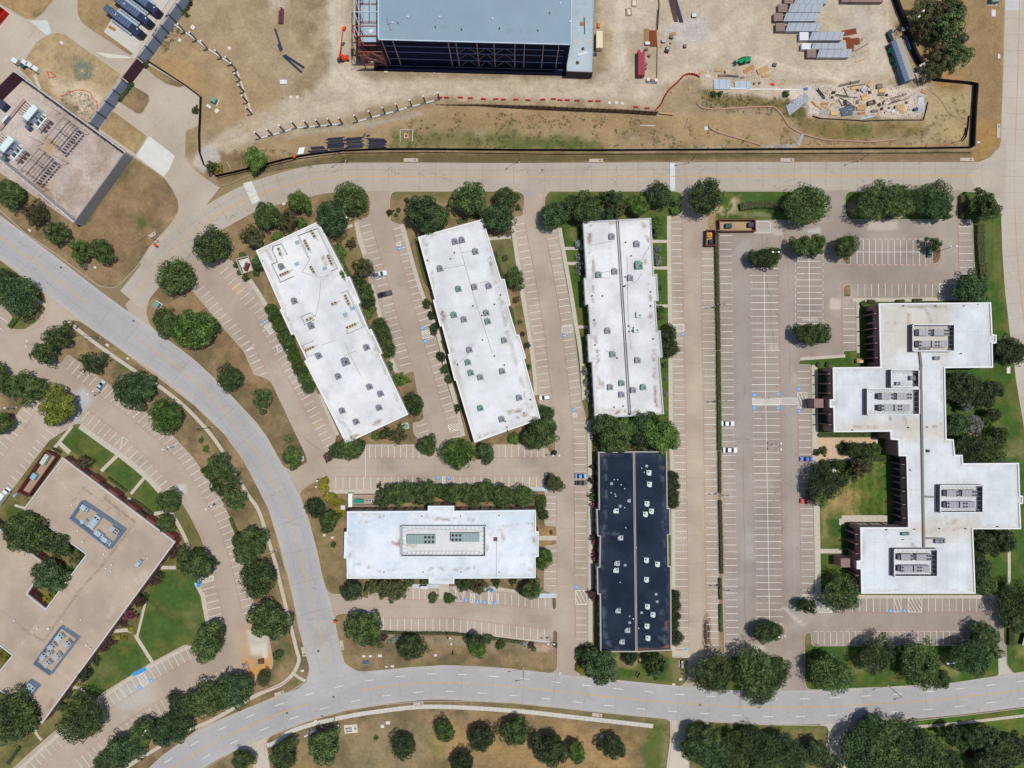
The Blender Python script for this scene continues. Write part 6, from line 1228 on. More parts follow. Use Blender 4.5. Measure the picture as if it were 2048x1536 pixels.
trees('below the first two tilted roofs','trees below the tilted roofs',[(700,896,24,'oak','oak'),(676,900,18,'oak','deep'),(657,914,12,'airy','red'),(716,893,15,'oak','deep'),(855,891,21,'oak','oak'),(916,906,34,'round','bright'),(971,905,22,'oak','deep')])
trees('above the middle tilted roof','trees above the middle tilted roof',[(846,425,40,'oak','deep'),(872,432,26,'oak','oak'),(884,440,17,'airy','bright'),(940,396,36,'oak','oak'),(997,435,32,'oak','deep'),(1012,394,22,'oak','oak'),(779,424,8,'airy','dark'),(813,400,5,'shrub','dark'),(797,420,5,'shrub','oak'),(792,430,4,'shrub','oak'),(870,459,9,'shrub','bright'),(1034,394,8,'airy','olive'),(1036,415,8,'airy','oak')])
trees('left of the middle tilted roof','small trees left of the middle roof',[(853,607,10,'oak','oak'),(862,630,9,'oak','dark'),(868,655,11,'oak','dark'),(868,665,8,'airy','red'),(882,713,10,'oak','dark'),(891,738,10,'oak','dark'),(898,757,10,'oak','oak'),(916,816,10,'airy','dark')])
trees('right of the middle tilted roof','plants right of the middle roof',[(1030,556,21,'oak','oak'),(1010,516,6,'shrub','oak'),(1054,691,8,'airy','dark'),(1057,733,8,'airy','oak'),(1032,600,8,'airy','brown'),(1040,643,6,'airy','olive'),(1084,866,36,'oak','oak'),(1060,876,20,'oak','oak'),(1093,828,17,'oak','oak'),(1028,877,12,'shrub','bright'),(1045,668,5,'shrub','red')])
trees('above the split white roof','trees above the split white roof',[(1107,428,27,'oak','deep'),(1163,412,36,'oak','oak'),(1185,425,22,'oak','deep'),(1228,395,25,'airy','deep'),(1223,428,20,'airy','deep'),(1276,410,22,'oak','bright'),(1318,388,26,'oak','deep'),(1240,415,16,'airy','olive'),(1350,410,13,'airy','oak'),(1349,421,10,'shrub','bright'),(1412,393,35,'round','oak'),(1312,450,14,'shrub','bright')])
trees('along the left of the split white roof','pale shrubs left of the split roof',[(1157,488,9,'shrub','silver'),(1157,514,9,'airy','silver'),(1158,532,10,'airy','silver'),(1157,545,8,'airy','silver'),(1170,743,10,'airy','silver'),(1173,763,9,'airy','silver'),(1177,785,11,'airy','silver'),(1178,800,8,'airy','silver')])
trees('along the right of the split white roof','plants right of the split roof',[(1315,497,8,'airy','silver'),(1316,514,9,'airy','silver'),(1317,526,7,'shrub','silver'),(1321,575,9,'airy','bright'),(1322,618,9,'airy','bright'),(1320,634,6,'shrub','olive'),(1337,668,20,'round','dark'),(1340,697,19,'round','dark'),(1330,730,6,'shrub','oak'),(1332,758,5,'airy','silver'),(1330,786,7,'airy','silver')])
trees('between the split white and black roofs','trees between two roofs',[(1228,872,40,'oak','oak'),(1208,850,24,'oak','deep'),(1250,858,24,'oak','bright'),(1284,850,26,'oak','deep'),(1284,876,22,'oak','deep'),(1325,872,38,'oak','bright'),(1300,838,22,'airy','oak'),(1192,858,14,'airy','dark')])
trees('along the left wall of the black roof','crape myrtles beside the black roof',[(1188,934,9,'airy','oak'),(1185,960,12,'airy','red'),(1190,980,10,'airy','red'),(1187,995,12,'airy','oak'),(1191,1011,11,'airy','pink'),(1187,1074,9,'airy','red'),(1189,1083,8,'airy','pink'),(1190,1113,12,'airy','pink'),(1186,1190,13,'airy','red'),(1182,1188,8,'airy','pink')])
trees('along the right wall of the black roof','bushes right of the black roof',[(1345,954,13,'round','dark'),(1346,972,14,'round','dark'),(1347,990,13,'round','dark'),(1347,1005,12,'round','dark'),(1349,1193,13,'round','dark'),(1349,1212,14,'round','dark'),(1349,1232,13,'round','dark'),(1348,1250,12,'round','dark'),(1352,1276,15,'round','dark')])
trees('on the lawn below the black roof','trees below the black roof',[(1201,1333,38,'oak','deep'),(1180,1318,20,'oak','dark'),(1262,1315,16,'oak','dark'),(1318,1332,27,'airy','oak'),(1303,1322,18,'airy','oak'),(1161,1308,11,'shrub','bright'),(1160,1336,10,'shrub','yellow')])
trees('below the widest car park','big trees along the lower street',[(1430,1351,41,'big','oak'),(1512,1345,45,'big','oak'),(1548,1350,35,'big','oak'),(1522,1385,32,'big','deep')])
trees('on the lowest green lawn','big trees on the lowest lawn',[(1665,1350,42,'big','oak'),(1640,1335,22,'oak','oak'),(1757,1315,39,'big','dark'),(1845,1330,46,'big','oak'),(1818,1312,24,'oak','deep'),(1878,1358,24,'oak','oak'),(1945,1318,39,'big','deep'),(1980,1300,28,'airy','oak'),(1972,1272,26,'oak','oak'),(2035,1205,39,'big','oak'),(2040,1240,28,'oak','oak'),(1634,1317,11,'shrub','olive')])
trees('above the widest car park','big trees on the upper lawn',[(1615,408,43,'big','oak'),(1755,402,42,'big','oak'),(1800,398,37,'big','oak'),(1868,396,41,'big','deep'),(1890,422,26,'airy','oak'),(1972,413,34,'airy','oak'),(1955,410,19,'oak','oak')])
trees('on an island of the widest car park','car park island trees',[(1530,514,20,'oak','dark'),(1545,513,20,'oak','oak'),(1512,517,17,'oak','dark'),(1607,492,24,'oak','oak'),(1636,487,20,'oak','oak'),(1694,492,24,'oak','oak'),(1871,488,19,'airy','oak'),(1614,667,24,'oak','oak'),(1641,668,24,'oak','oak'),(1545,1264,22,'oak','oak'),(1526,1266,20,'oak','dark'),(1618,1215,19,'airy','dark'),(1605,1210,14,'airy','dark')])
trees('beside the stepped white roof','trees round the stepped office',[(1945,578,33,'oak','deep'),(1687,1190,40,'big','oak'),(1652,965,36,'big','dark'),(1640,985,24,'oak','oak'),(1684,960,16,'oak','oak'),(1720,936,27,'airy','brown'),(1729,930,18,'oak','oak'),(2018,700,32,'oak','dark'),(2040,705,24,'airy','oak'),(1930,775,40,'big','dark'),(1962,790,30,'oak','dark'),(1985,780,24,'oak','dark'),(1915,850,28,'oak','deep'),(1945,848,22,'oak','silver'),(1935,812,18,'airy','silver'),
       (1902,860,12,'airy','silver'),(1940,900,38,'big','dark'),(1980,900,34,'big','oak'),(1985,830,17,'oak','dark'),(1970,845,14,'oak','bright'),(1998,870,20,'airy','dark'),(1968,1085,28,'oak','dark'),(2005,1085,30,'oak','dark'),(1960,1135,28,'oak','deep'),(1970,1170,24,'oak','oak')])
trees('on the paved court of the stepped office','small trees of the paved court',[(1648,901,12,'airy','olive'),(1686,895,13,'airy','oak'),(1710,899,17,'oak','oak'),(1743,902,18,'oak','oak'),(1648,930,13,'airy','oak'),(1678,929,14,'airy','oak'),(1635,905,9,'airy','dark'),(1632,938,9,'airy','dark'),(1622,985,11,'airy','dark')])
trees('in the wood at the bottom right','wood at the bottom right',[(1725,1500,42,'big','deep'),(1775,1488,44,'big','oak'),(1825,1495,42,'big','deep'),(1862,1505,40,'big','oak'),(1800,1535,44,'big','oak'),(1745,1450,24,'oak','deep'),(1745,1540,30,'oak','oak'),(1900,1530,36,'big','deep'),(1905,1470,22,'airy','deep'),(1925,1490,16,'airy','deep'),(1952,1475,24,'oak','deep'),(1985,1480,30,'airy','deep'),(2010,1510,34,'oak','dark'),(2040,1500,28,'oak','dark'),(1975,1530,28,'oak','dark'),(1940,1508,11,'airy','red'),(1875,1555,40,'big','oak')])
trees('in the wood left of the small driveway','wood beside the small driveway',[(1388,1465,18,'oak','dark'),(1395,1500,30,'oak','deep'),(1420,1480,28,'oak','oak'),(1428,1512,38,'big','deep'),(1470,1500,36,'big','oak'),(1492,1488,26,'oak','dark'),(1520,1500,36,'big','deep'),(1560,1500,34,'big','deep'),(1590,1520,32,'big','deep'),(1540,1538,34,'big','oak'),(1470,1540,34,'big','oak'),(1635,1508,28,'oak','dark'),(1665,1530,22,'airy','deep')])
trees('standing free on dry park ground','trees on the dry park ground',[(806,1495,25,'oak','dark'),(888,1463,21,'oak','oak'),(964,1477,27,'oak','dark'),(1030,1466,28,'oak','oak'),(1102,1503,37,'oak','dark'),(1153,1505,22,'oak','bright'),(1226,1495,26,'oak','dark'),(925,1530,26,'oak','dark'),(566,1515,32,'oak','oak'),(647,1495,34,'oak','oak'),(484,1522,22,'oak','oak'),(752,1476,6,'airy','olive')])
trees('in the lower left street row','row above the lower left street',[(472,1382,34,'oak','deep'),(446,1392,33,'oak','oak'),(410,1403,34,'oak','oak'),(380,1412,28,'oak','oak'),(358,1438,34,'oak','deep'),(330,1468,30,'oak','deep'),(284,1466,27,'oak','oak'),(238,1508,36,'oak','deep'),(205,1530,20,'oak','deep'),(345,1395,14,'airy','dark'),(527,1358,14,'oak','olive')])
trees('beside the tan roof lower end','trees round the tan roof lower end',[(157,1443,50,'big','oak'),(22,1440,52,'big','oak'),(412,1290,36,'oak','oak'),(430,1268,20,'oak','dark'),(122,1413,10,'shrub','dark'),(5,1310,14,'airy','yellow')])
trees('along the curved path','trees along the curved path',[(112,672,32,'airy','oak'),(84,703,30,'airy','oak'),(182,725,27,'airy','dark'),(258,780,36,'oak','deep'),(285,778,26,'oak','deep'),(328,833,34,'round','bright'),(402,880,7,'airy','oak'),(412,898,9,'airy','bright'),(434,935,30,'oak','oak'),(449,968,34,'airy','oak'),(468,1000,32,'airy','oak'),(500,1085,34,'oak','oak'),(487,1108,22,'oak','oak'),(516,1160,36,'round','oak'),(534,1243,40,'oak','oak'),(556,1310,11,'oak','oak')])
trees('near the left edge above the tan roof','trees at the left edge',[(28,590,44,'big','deep'),(8,562,24,'oak','oak'),(42,773,34,'airy','oak'),(70,776,26,'airy','oak'),(15,770,28,'airy','oak'),(113,812,38,'oak','lime'),(2,846,24,'oak','oak'),(0,742,16,'airy','oak')])
trees('against the tan gravel roof','trees and shrubs against the tan roof',[(335,1003,23,'oak','oak'),(330,1046,19,'oak','oak'),(390,1130,37,'oak','oak'),(420,1125,14,'airy','dark'),(345,1108,14,'airy','red'),(328,1100,10,'airy','red'),(52,1066,44,'oak','oak'),(80,1075,26,'oak','oak'),(118,1090,26,'oak','deep'),(95,1152,34,'oak','deep'),(137,1140,12,'airy','bright'),(150,1115,18,'airy','olive'),(98,1196,14,'airy','yellow'),(164,925,15,'airy','brown'),(180,932,5,'shrub','oak'),(15,1300,10,'airy','yellow'),
       (308,1162,13,'airy','red'),(320,1150,10,'airy','dark'),(278,1204,14,'airy','red'),(290,1193,8,'shrub','dark'),(256,1232,14,'airy','pink'),(246,1246,10,'airy','red'),(218,1284,13,'airy','red'),(207,1296,11,'airy','red'),(192,1320,12,'airy','dark'),(168,1352,14,'airy','dark'),(262,1258,6,'shrub','yellow'),(268,1266,5,'shrub','yellow'),(236,1274,6,'shrub','yellow'),(250,1277,6,'shrub','yellow'),(343,1060,6,'shrub','oak'),(348,1078,7,'shrub','dark'),(352,1088,6,'airy','pink')])
trees('left of the wide slab roof','plants left of the slab roof',[(630,1015,21,'round','dark'),(657,1043,22,'oak','oak'),(667,1035,14,'airy','oak'),(667,1089,6,'shrub','olive')])
trees('in the yellow bed by the car park entrance','yellow shrubs by the entrance',[(651,961,8,'shrub','yellow'),(641,964,7,'shrub','yellow'),(648,975,10,'shrub','yellow'),(655,994,10,'shrub','yellow'),(664,997,12,'shrub','yellow'),(674,1003,9,'shrub','yellow'),(684,1001,6,'airy','yellow'),(675,1018,7,'shrub','yellow'),(685,1027,7,'shrub','yellow')])
trees('in the row above the wide slab roof','row above the slab roof',[(766,1000,20,'airy','oak'),(776,985,22,'airy','oak'),(800,988,26,'oak','oak'),(822,986,24,'airy','oak'),(846,988,24,'oak','oak'),(858,974,20,'airy','oak'),(882,982,18,'oak','oak'),(906,986,22,'oak','oak'),(928,988,24,'airy','oak'),(950,992,24,'oak','oak'),(966,982,22,'oak','oak'),(988,988,24,'airy','oak'),(1008,994,24,'oak','oak'),(1048,993,23,'oak','oak'),(1028,998,12,'airy','oak'),(758,972,8,'airy','oak')])
trees('right of the wide slab roof','plants right of the slab roof',[(1082,1000,12,'round','bright'),(1082,1012,12,'round','oak'),(1086,1028,13,'oak','dark'),(1110,968,19,'oak','olive'),(1090,1114,18,'oak','bright'),(1082,1128,12,'oak','bright'),(1063,1178,22,'oak','oak'),(1108,906,6,'shrub','dark'),(1049,1180,14,'airy','dark')])
trees('below the wide slab roof','plants below the slab roof',[(704,1183,23,'oak','deep'),(745,1176,20,'airy','olive'),(770,1178,22,'airy','olive'),(797,1184,24,'airy','olive'),(818,1163,10,'shrub','oak'),(848,1162,9,'shrub','oak'),(928,1168,18,'airy','oak'),(955,1172,20,'airy','olive'),(866,1195,11,'oak','oak'),(898,1197,12,'oak','oak'),(993,1164,12,'airy','oak'),(1026,1163,10,'airy','oak')])
trees('on the dry lawn above the lower street','trees on the lower dry lawn',[(722,1256,36,'oak','oak'),(734,1275,22,'oak','oak'),(823,1296,28,'oak','oak'),(955,1298,20,'oak','bright'),(950,1283,20,'airy','dark'),(975,1278,12,'oak','oak'),(1001,1289,10,'oak','oak'),(757,1288,10,'airy','olive'),(768,1274,9,'airy','red'),(779,1283,5,'shrub','silver'),(787,1279,5,'shrub','silver'),(795,1275,5,'shrub','silver'),(1062,1290,8,'airy','red'),(1048,1287,6,'shrub','silver'),(1068,1298,5,'shrub','oak'),(1110,1290,6,'airy','oak')])
trees('outside the black fence at the upper right','trees outside the site fence',[(1852,22,31,'airy','olive'),(1846,56,23,'airy','brown'),(1880,30,34,'airy','brown'),(1900,45,38,'airy','oak'),(1905,12,28,'airy','oak'),(1868,62,22,'airy','oak'),(1918,108,32,'airy','oak'),(1897,118,25,'airy','olive'),(1866,140,20,'airy','olive'),(1885,105,22,'airy','brown'),(1915,75,22,'airy','dark')])
trees('by the precast screen wall','shrubs along the screen wall',[(240,199,5,'shrub','oak'),(244,193,5,'shrub','olive'),(248,186,6,'shrub','oak'),(253,180,6,'shrub','oak'),(258,173,6,'shrub','oak'),(263,169,5,'shrub','dark'),(291,130,6,'shrub','oak'),(293,123,5,'shrub','oak'),(368,20,9,'airy','bright'),(380,6,8,'airy','red'),(374,30,6,'airy','olive'),(329,73,6,'airy','red'),(317,84,6,'airy','red'),(376,14,6,'airy','dark')])
trees('round the small walled unit yard','bushes at the unit yard',[(485,511,7,'shrub','oak'),(472,530,6,'shrub','oak'),(480,545,6,'shrub','bright'),(491,556,7,'shrub','oak'),(513,546,7,'shrub','oak')])
trees('on the bank inside the black fence','bushes on the bank',[(1572,188,7,'shrub','deep'),(1440,187,8,'airy','oak'),(1428,188,8,'airy','oak')])
# clipped hedges: leafy boxes along a line
def hedge(pts,wd,h,leaf,label,grp='clipped hedges',round_=.35):
    p = smooth(pts,4) if len(pts) > 2 else arc_pts(pts,12); W = wd * S; P_,N_ = [],[]
    wp = [np.array(P2(*q)) for q in p]; r = rng
    for a,b in zip(wp[:-1],wp[1:]):
        L_ = np.linalg.norm(b - a); t = (b - a) / (L_ + 1e-9); n_ = np.array((-t[1],t[0])); k = int(L_ * (W + 2 * h) * 26) + 1
        s = r.uniform(0,1,k); u = r.uniform(-1,1,k) * (W / 2 + h); side = np.abs(u) > W / 2
        uu = np.clip(u,-W / 2,W / 2); z = np.where(side,h - (np.abs(u) - W / 2),h + r.normal(0,.06,k))
        xy = a + np.outer(s,b - a) + np.outer(uu + r.normal(0,.07,k),n_); P_.append(np.column_stack((xy,z))); N_.append(np.column_stack((np.outer(np.where(side,np.sign(u),0),n_),np.where(side,.2,1.0))))
    P_ = np.concatenate(P_); N_ = np.concatenate(N_); c = P_.mean(0); c[2] = .1; e = empty('hedge',label,'hedge',tuple(c),0,grp)
    o = bpy.data.objects.new('foliage',leaf_mesh('foliage',P_ - c + np.array((0,0,.1)),N_,.15,len(REG))); o.data.materials.append(LEAF[leaf]); COL.objects.link(o); o.parent = e
    m = MB()
    for a,b in zip(wp[:-1],wp[1:]):
        d = b - a; k = (a + b) / 2; m.box((k[0] - c[0],k[1] - c[1],0),(np.linalg.norm(d) * 1.02,W * .8,h * .85),math.atan2(d[1],d[0]))
    q = m.build('branches',mat('hedge_inside',al(64,70,40),amp=.3,s1=1),e)
for a in [([(1432,466),(1434,600),(1436,700)],7.5,1.1,'olive','upper stretch of the long hedge between two car parks'),([(1436,702),(1437,800),(1438,900)],7.5,1.1,'oak','second stretch of the long hedge between two car parks'),([(1438,902),(1439,985)],5.5,1.0,'olive','thin third stretch of the long hedge between two car parks'),
          ([(1439,1000),(1441,1080),(1442,1146)],6.5,1.0,'brown','brownish fourth stretch of the long hedge between car parks'),([(1439,1155),(1440,1198)],5,1.0,'oak','short fifth stretch of the long hedge between car parks'),([(1440,1208),(1441,1262)],6,1.0,'oak','lowest stretch of the long hedge between two car parks'),
          ([(1478,416),(1500,412),(1530,410),(1568,414),(1580,420)],14,1.4,'olive','rounded hedge on the upper lawn beside the big tree'),([(1922,392),(1923,436)],13,1.5,'olive','upper square end of the hedge at the right car park corner'),([(1957,450),(1958,500),(1962,540),(1964,560)],16,1.5,'olive','wide hedge along the right edge of the short bays'),
          ([(1722,604),(1728,612)],10,1.2,'olive','hedge block at the upper corner of the stepped office'),([(1734,603),(1748,604)],7,1.1,'olive','hedge above the upper wing beside the corner block'),([(1790,603),(1806,603)],6,1.1,'oak','short hedge above the middle of the upper wing'),([(1824,602),(1841,602)],8,1.2,'oak','thicker short hedge above the upper wing'),([(1845,604),(1880,604)],3,.8,'oak','thin hedge strip above the upper wing'),
          ([(1635,870),(1738,869)],5,1.0,'oak','long low hedge under the left wing'),([(1698,913),(1770,915)],4,.9,'oak','low hedge at the top of the court lawn'),([(1742,920),(1770,920)],4,.9,'oak','second low hedge at the top of the court lawn'),([(1692,1046),(1775,1046)],4,.8,'oak','dark hedge strip below the court lawn'),
          ([(1632,728),(1637,731)],8,1.1,'oak','round bush pair at the left wing corner'),([(1650,728),(1656,730)],9,1.1,'oak','second round bush at the left wing corner'),([(2018,1255),(2018,1288)],10,1.3,'dark','dark hedge beside the right lower driveway'),
          ([(756,1263),(810,1265),(850,1265),(905,1266),(940,1270)],5.5,.9,'olive','left half of the long hedge under the lowest bays'),([(942,1271),(990,1276),(1024,1281),(1052,1285)],5.5,.9,'olive','right half of the long hedge under the lowest bays'),
          ([(218,954),(240,970),(255,982)],5,.9,'oak','dark clipped hedge on the middle lawn of the brick office'),([(264,997),(285,1010),(308,1028)],5,.9,'oak','dark clipped hedge on the lower lawn of the brick office'),([(107,896),(124,905)],5,.9,'oak','short dark hedge by the generator yard'),([(136,914),(148,914)],5,.9,'oak','short dark hedge at the brick office corner'),
          ([(462,1035),(470,1055),(479,1075)],6,1.0,'bright','green hedge at the edge of the curved car park'),([(404,937),(408,945)],5,1.0,'bright','tiny green hedge at the curved car park edge'),([(298,1447),(318,1436)],7,1.0,'oak','hedge piece among the lower left street trees'),([(240,1490),(262,1478)],7,1.0,'oak','second hedge piece among the lower left street trees'),
          ([(18,1526),(42,1492)],6,1.0,'oak','hedge at the bottom left corner'),([(135,1396),(146,1382)],5,1.0,'oak','short hedge near the lower tan roof corner'),([(22,655),(32,642),(40,632)],9,1.2,'bright','bright green hedge block at the left edge island'),
          ([(833,478),(840,515),(850,555),(858,572)],4.5,1.0,'bright','hedge strip left of the middle tilted roof'),([(884,680),(890,700)],3.5,.8,'olive','thin yellowish hedge left of the middle tilted roof'),([(990,505),(998,535),(1004,552)],6,1.1,'oak','hedge along the right side of the middle tilted roof'),([(1021,615),(1030,650)],5,1.0,'bright','second hedge right of the middle tilted roof'),
          ([(1310,435),(1318,455),(1308,475)],10,1.1,'oak','curved hedge bed at the upper right corner of the split roof'),([(915,444),(935,440)],8,1.0,'bright','hedge block above the middle tilted roof'),([(942,435),(962,430)],8,1.0,'bright','second hedge block above the middle tilted roof'),
          ([(672,490),(682,520),(694,548)],12,1.1,'bright','bright hedge right of the first tilted roof'),([(545,478),(565,468)],7,1.0,'bright','bright hedge above the first tilted roof'),([(1337,1072),(1337,1084)],3,.7,'bright','tiny hedge in the upper notch beside the black roof'),([(1337,1096),(1337,1112)],3,.7,'bright','tiny hedge in the middle notch beside the black roof'),
          ([(1102,1060),(1103,1068)],5,.6,'olive','small bush square by the entry path')]: hedge(*a)
# weeds on the building site and rough grass: nobody could count these
def scatter_weeds(name,n,area,dens,leaf,size,seed,zh=.25):
    r = np.random.default_rng(seed); xs = [a[0] for a in area]; ys = [a[1] for a in area]
    x = r.uniform(min(xs),max(xs),n * 3); y = r.uniform(min(ys),max(ys),n * 3); k = inside(x,y,area) & (fbm(x + seed * 31,y,22) > dens); x,y = x[k][:n],y[k][:n]
    P_,N_ = [],[]
    for a,b in zip(x,y):
        R = abs(r.normal(.35,.3)) + .15; q = int(10 + R * 30); th = r.uniform(0,6.28,q); rr = np.sqrt(r.uniform(0,1,q)) * R; wx,wy = P2(a,b)
        P_.append(np.column_stack((wx + np.cos(th) * rr,wy + np.sin(th) * rr,.13 + r.uniform(0,zh,q) * (1.2 - rr / R) + .02))); N_.append(np.tile((0,0,1.),(q,1)))
    o = bpy.data.objects.new(name,leaf_mesh(name,np.concatenate(P_),np.concatenate(N_),size,seed)); o.data.materials.append(LEAF[leaf]); COL.objects.link(o); o['kind'] = 'stuff'
scatter_weeds('weeds',420,[(880,222),(1340,240),(1500,270),(1500,296),(1000,298),(780,296),(790,255)],.5,'oak',.1,3); scatter_weeds('weeds',260,[(1570,190),(1620,240),(1850,240),(1930,180),(1930,290),(1560,290)],.45,'olive',.09,5); scatter_weeds('weeds',200,[(1395,178),(1620,205),(1600,235),(1400,220)],.42,'oak',.1,6)
scatter_weeds('weeds',130,[(120,180),(180,190),(200,250),(120,200)],.3,'silver',.08,8); scatter_weeds('weeds',120,[(145,130),(185,125),(190,155),(155,165)],.35,'silver',.09,9); scatter_weeds('weeds',150,[(300,60),(350,20),(380,30),(330,110)],.5,'brown',.09,10); scatter_weeds('weeds',200,[(450,300),(700,300),(700,326),(500,350)],.5,'olive',.08,11); scatter_weeds('weeds',90,[(205,225),(270,270),(255,290),(200,245)],.55,'brown',.07,12)
# ------------------------------------------------------------------ vehicles
M_tyre = mat('tyre',al(40,40,42)); M_rim = mat('rim',al(170,172,176),metal=.6,rough=.35); M_cglass = mat('car_glass',al(38,52,66),rough=.08,spec=.7,amp=.02); M_head = mat('headlight',al(225,228,230),rough=.1); M_tail = mat('tail_light',al(150,30,28),rough=.2)
def paint_m(name,c): return mat(name,al(*c),rough=.22,amp=.015,spec=.6)
def loft(prof,W,inset_top,m,mi=0,zt=None):
    """side outline (x, z) given as closed list, extruded across the width, drawn in towards the top"""
    zs = [p[1] for p in prof]; lo,hi = min(zs),max(zs); n = len(prof); vs = []
    for s_ in (-1,1):
        for x,z in prof: vs.append((x,s_ * (W / 2 - inset_top * (z - lo) / (hi - lo)),z))
    m.add(vs,[tuple(range(n)),tuple(range(n,2 * n))[::-1]] + [(i,n + i,n + (i + 1) % n,(i + 1) % n) for i in range(n)],mi)
def car(px,py,ang,lab,colr,kind='sedan',L_=4.8,W=1.85,cat='car',name='parked_car'):
    e = empty(name,lab,cat,(*P2(px,py,.6),.03),math.radians(ang),'parked vehicles'); pm = paint_m('paint_%d_%d_%d' % colr,colr); h = L_ / 2
    m = MB()
    if kind == 'pickup': prof = [(-h,.45),(-h,1.0),(-h * .15,1.02),(h * .35,1.05),(h * .92,.98),(h,.8),(h,.42)]
    elif kind == 'suv': prof = [(-h,.4),(-h * .99,1.0),(-h * .9,1.08),(h * .4,1.05),(h * .9,.92),(h,.7),(h,.38)]
    else: prof = [(-h,.38),(-h,.82),(-h * .88,.95),(h * .35,.93),(h * .88,.8),(h,.6),(h,.34)]
    loft(prof,W,.12,m); b = m.build('body',pm,e)
    m = MB()
    if kind == 'pickup': cp = [(-h * .12,1.0),(-h * .08,1.66),(h * .22,1.7),(h * .5,1.04)]
    elif kind == 'suv': cp = [(-h * .93,1.04),(-h * .8,1.6),(h * .15,1.66),(h * .5,1.03)]
    else: cp = [(-h * .72,.92),(-h * .42,1.36),(h * .12,1.4),(h * .5,.92)]
    loft(cp,W * .92,.2,m); m.build('cabin_glass',M_cglass,e)
    x0,x1 = cp[1][0] + .12,cp[2][0] - .08; zr = max(cp[1][1],cp[2][1]); MB().box(((x0 + x1) / 2,0,zr - .03),(x1 - x0,W * .92 - .42,.05)).build('roof',pm,e)
    for s_ in (-1,1): MB().bar((x1,s_ * (W * .42 - .14),zr - .02),(cp[3][0] * .96,s_ * W * .44,cp[3][1] + .03),.05).build('pillar',pm,e)
    if kind == 'pickup': MB().box((-h * .56,0,1.0),(h * .78,W * .8,.03)).build('bed_floor',mat('bed_liner',al(92,94,98)),e); [MB().box((-h * .56,s_ * W * .43,1.0),(h * .84,.1,.1)).build('bed_rail',pm,e) for s_ in (-1,1)]; MB().box((-h * .98,0,1.0),(.1,W * .8,.12)).build('tailgate',pm,e)
    for sx in (-1,1):
        for sy in (-1,1):
            w_ = bpy.data.objects.new('wheel',None); COL.objects.link(w_); w_.parent = e; w_.location = (sx * h * .62,sy * (W / 2 - .12),.33); w_.empty_display_size = .1
            MB().bar((0,-.11,0),(0,.11,0),.33,0,14).build('tyre',M_tyre,w_); MB().bar((0,sy * .1,0),(0,sy * .125,0),.19,0,10).build('rim',M_rim,w_)
    for s_ in (-1,1):
        MB().box((h - .05,s_ * W * .34,.58),(.12,.34,.16)).build('headlight',M_head,e); MB().box((-h + .03,s_ * W * .36,.62),(.1,.3,.16)).build('tail_light',M_tail,e); MB().box((cp[3][0] * .9,s_ * (W / 2 + .08),.95),(.16,.2,.14)).build('mirror',pm,e)
    return e
car(759,549,14,'white pickup truck parked under the edge of an olive tree',(238,240,240),'pickup',5.7,2.0,'pickup'); car(770,588,194,'black pickup truck parked in the car park between tilted roofs',(38,40,46),'pickup',5.5,1.95,'pickup')
car(1090,795,186,'white wagon parked at the corner of the middle tilted roof',(240,242,242),'suv',4.5,1.9); car(1162,952,0,'light blue car parked above the dark green one',(112,170,216),'sedan',4.4,1.85); car(1162,966,0,'very dark green car parked below the light blue one',(36,46,48),'sedan',4.3,1.8); car(1094,957,90,'black car parked upright beside a small round tree',(38,40,44),'sedan',4.6,1.85)
car(1455,847,0,'upper white sedan in the widest car park',(238,241,240),'sedan',5.0,1.95); car(1460,900,0,'lower white sedan in the widest car park',(240,242,242),'sedan',5.4,2.0); car(1612,918,180,'bright blue and black car near the paved court',(30,84,190),'sedan',4.5,1.85); car(1615,1002,180,'red pickup truck half under a tree by the court lawn',(196,26,30),'pickup',5.5,1.95,'pickup')
car(1937,554,0,'black and white car under the tree at the short bays',(36,38,42),'suv',4.6,1.85); car(202,771,55,'silver car in the curved car park below the path',(196,208,218),'sedan',4.4,1.8); car(424,1132,80,'deep blue car hidden beside a tree in the curved car park',(34,70,150),'sedan',4.2,1.8); car(1858,504,90,'dark teal car under the end island tree',(40,92,100),'sedan',4.0,1.7)
car(1630,507,60,'dark car under the island tree of the double bays',(34,42,52),'sedan',4.0,1.7); car(1609,1501,80,'dark blue car parked under the wood beside the driveway',(52,84,130),'suv',4.2,1.8); car(1707,1500,-70,'grey white car at the driveway edge under the wood',(190,196,214),'sedan',4.0,1.7); car(1184,873,90,'small dark cart parked on the path by the black roof',(64,74,96),'sedan',2.6,1.2,'cart','utility_cart')
e = empty('box_truck','white box truck in the left edge car park','truck',(*P2(8,992,1),.03),math.radians(55),'parked vehicles'); MB().box((-1.2,0,.8),(5.2,2.3,2.4)).build('cargo_box',paint_m('truck_white',(240,242,244)),e); m = MB(); loft([(1.5,.5),(1.5,2.0),(2.4,2.0),(2.9,1.35),(3.5,1.2),(3.6,.5)],2.0,.15,m); m.build('cab',paint_m('truck_white',(0,0,0)),e)
m = MB(); loft([(2.42,1.4),(2.44,1.9),(2.5,1.9),(2.88,1.4)],1.86,.1,m); m.build('windscreen',M_cglass,e); MB().box((0,0,.4),(6.6,1.6,.35)).build('chassis',M_fan,e)
for x in (-2.4,2.5):
    for s_ in (-1,1): MB().bar((x,s_ * .95 - .12,.42),(x,s_ * .95 + .12,.42),.42,0,14).build('wheel',M_tyre,e)
e = empty('cart','small grey cart beside the white box truck','cart',(*P2(34,990),.12),1); MB().box((0,0,.3),(1.6,1.0,.5),taper=.8).build('body',paint_m('cart_grey',(170,176,196)),e); MB().box((0,0,1.2),(1.1,.9,.06)).build('roof',paint_m('cart_grey',(0,0,0)),e); [MB().bar((x,y,.2),(x,y,1.2),.04).build('leg',M_metal,e) for x in (-.5,.5) for y in (-.4,.4)]

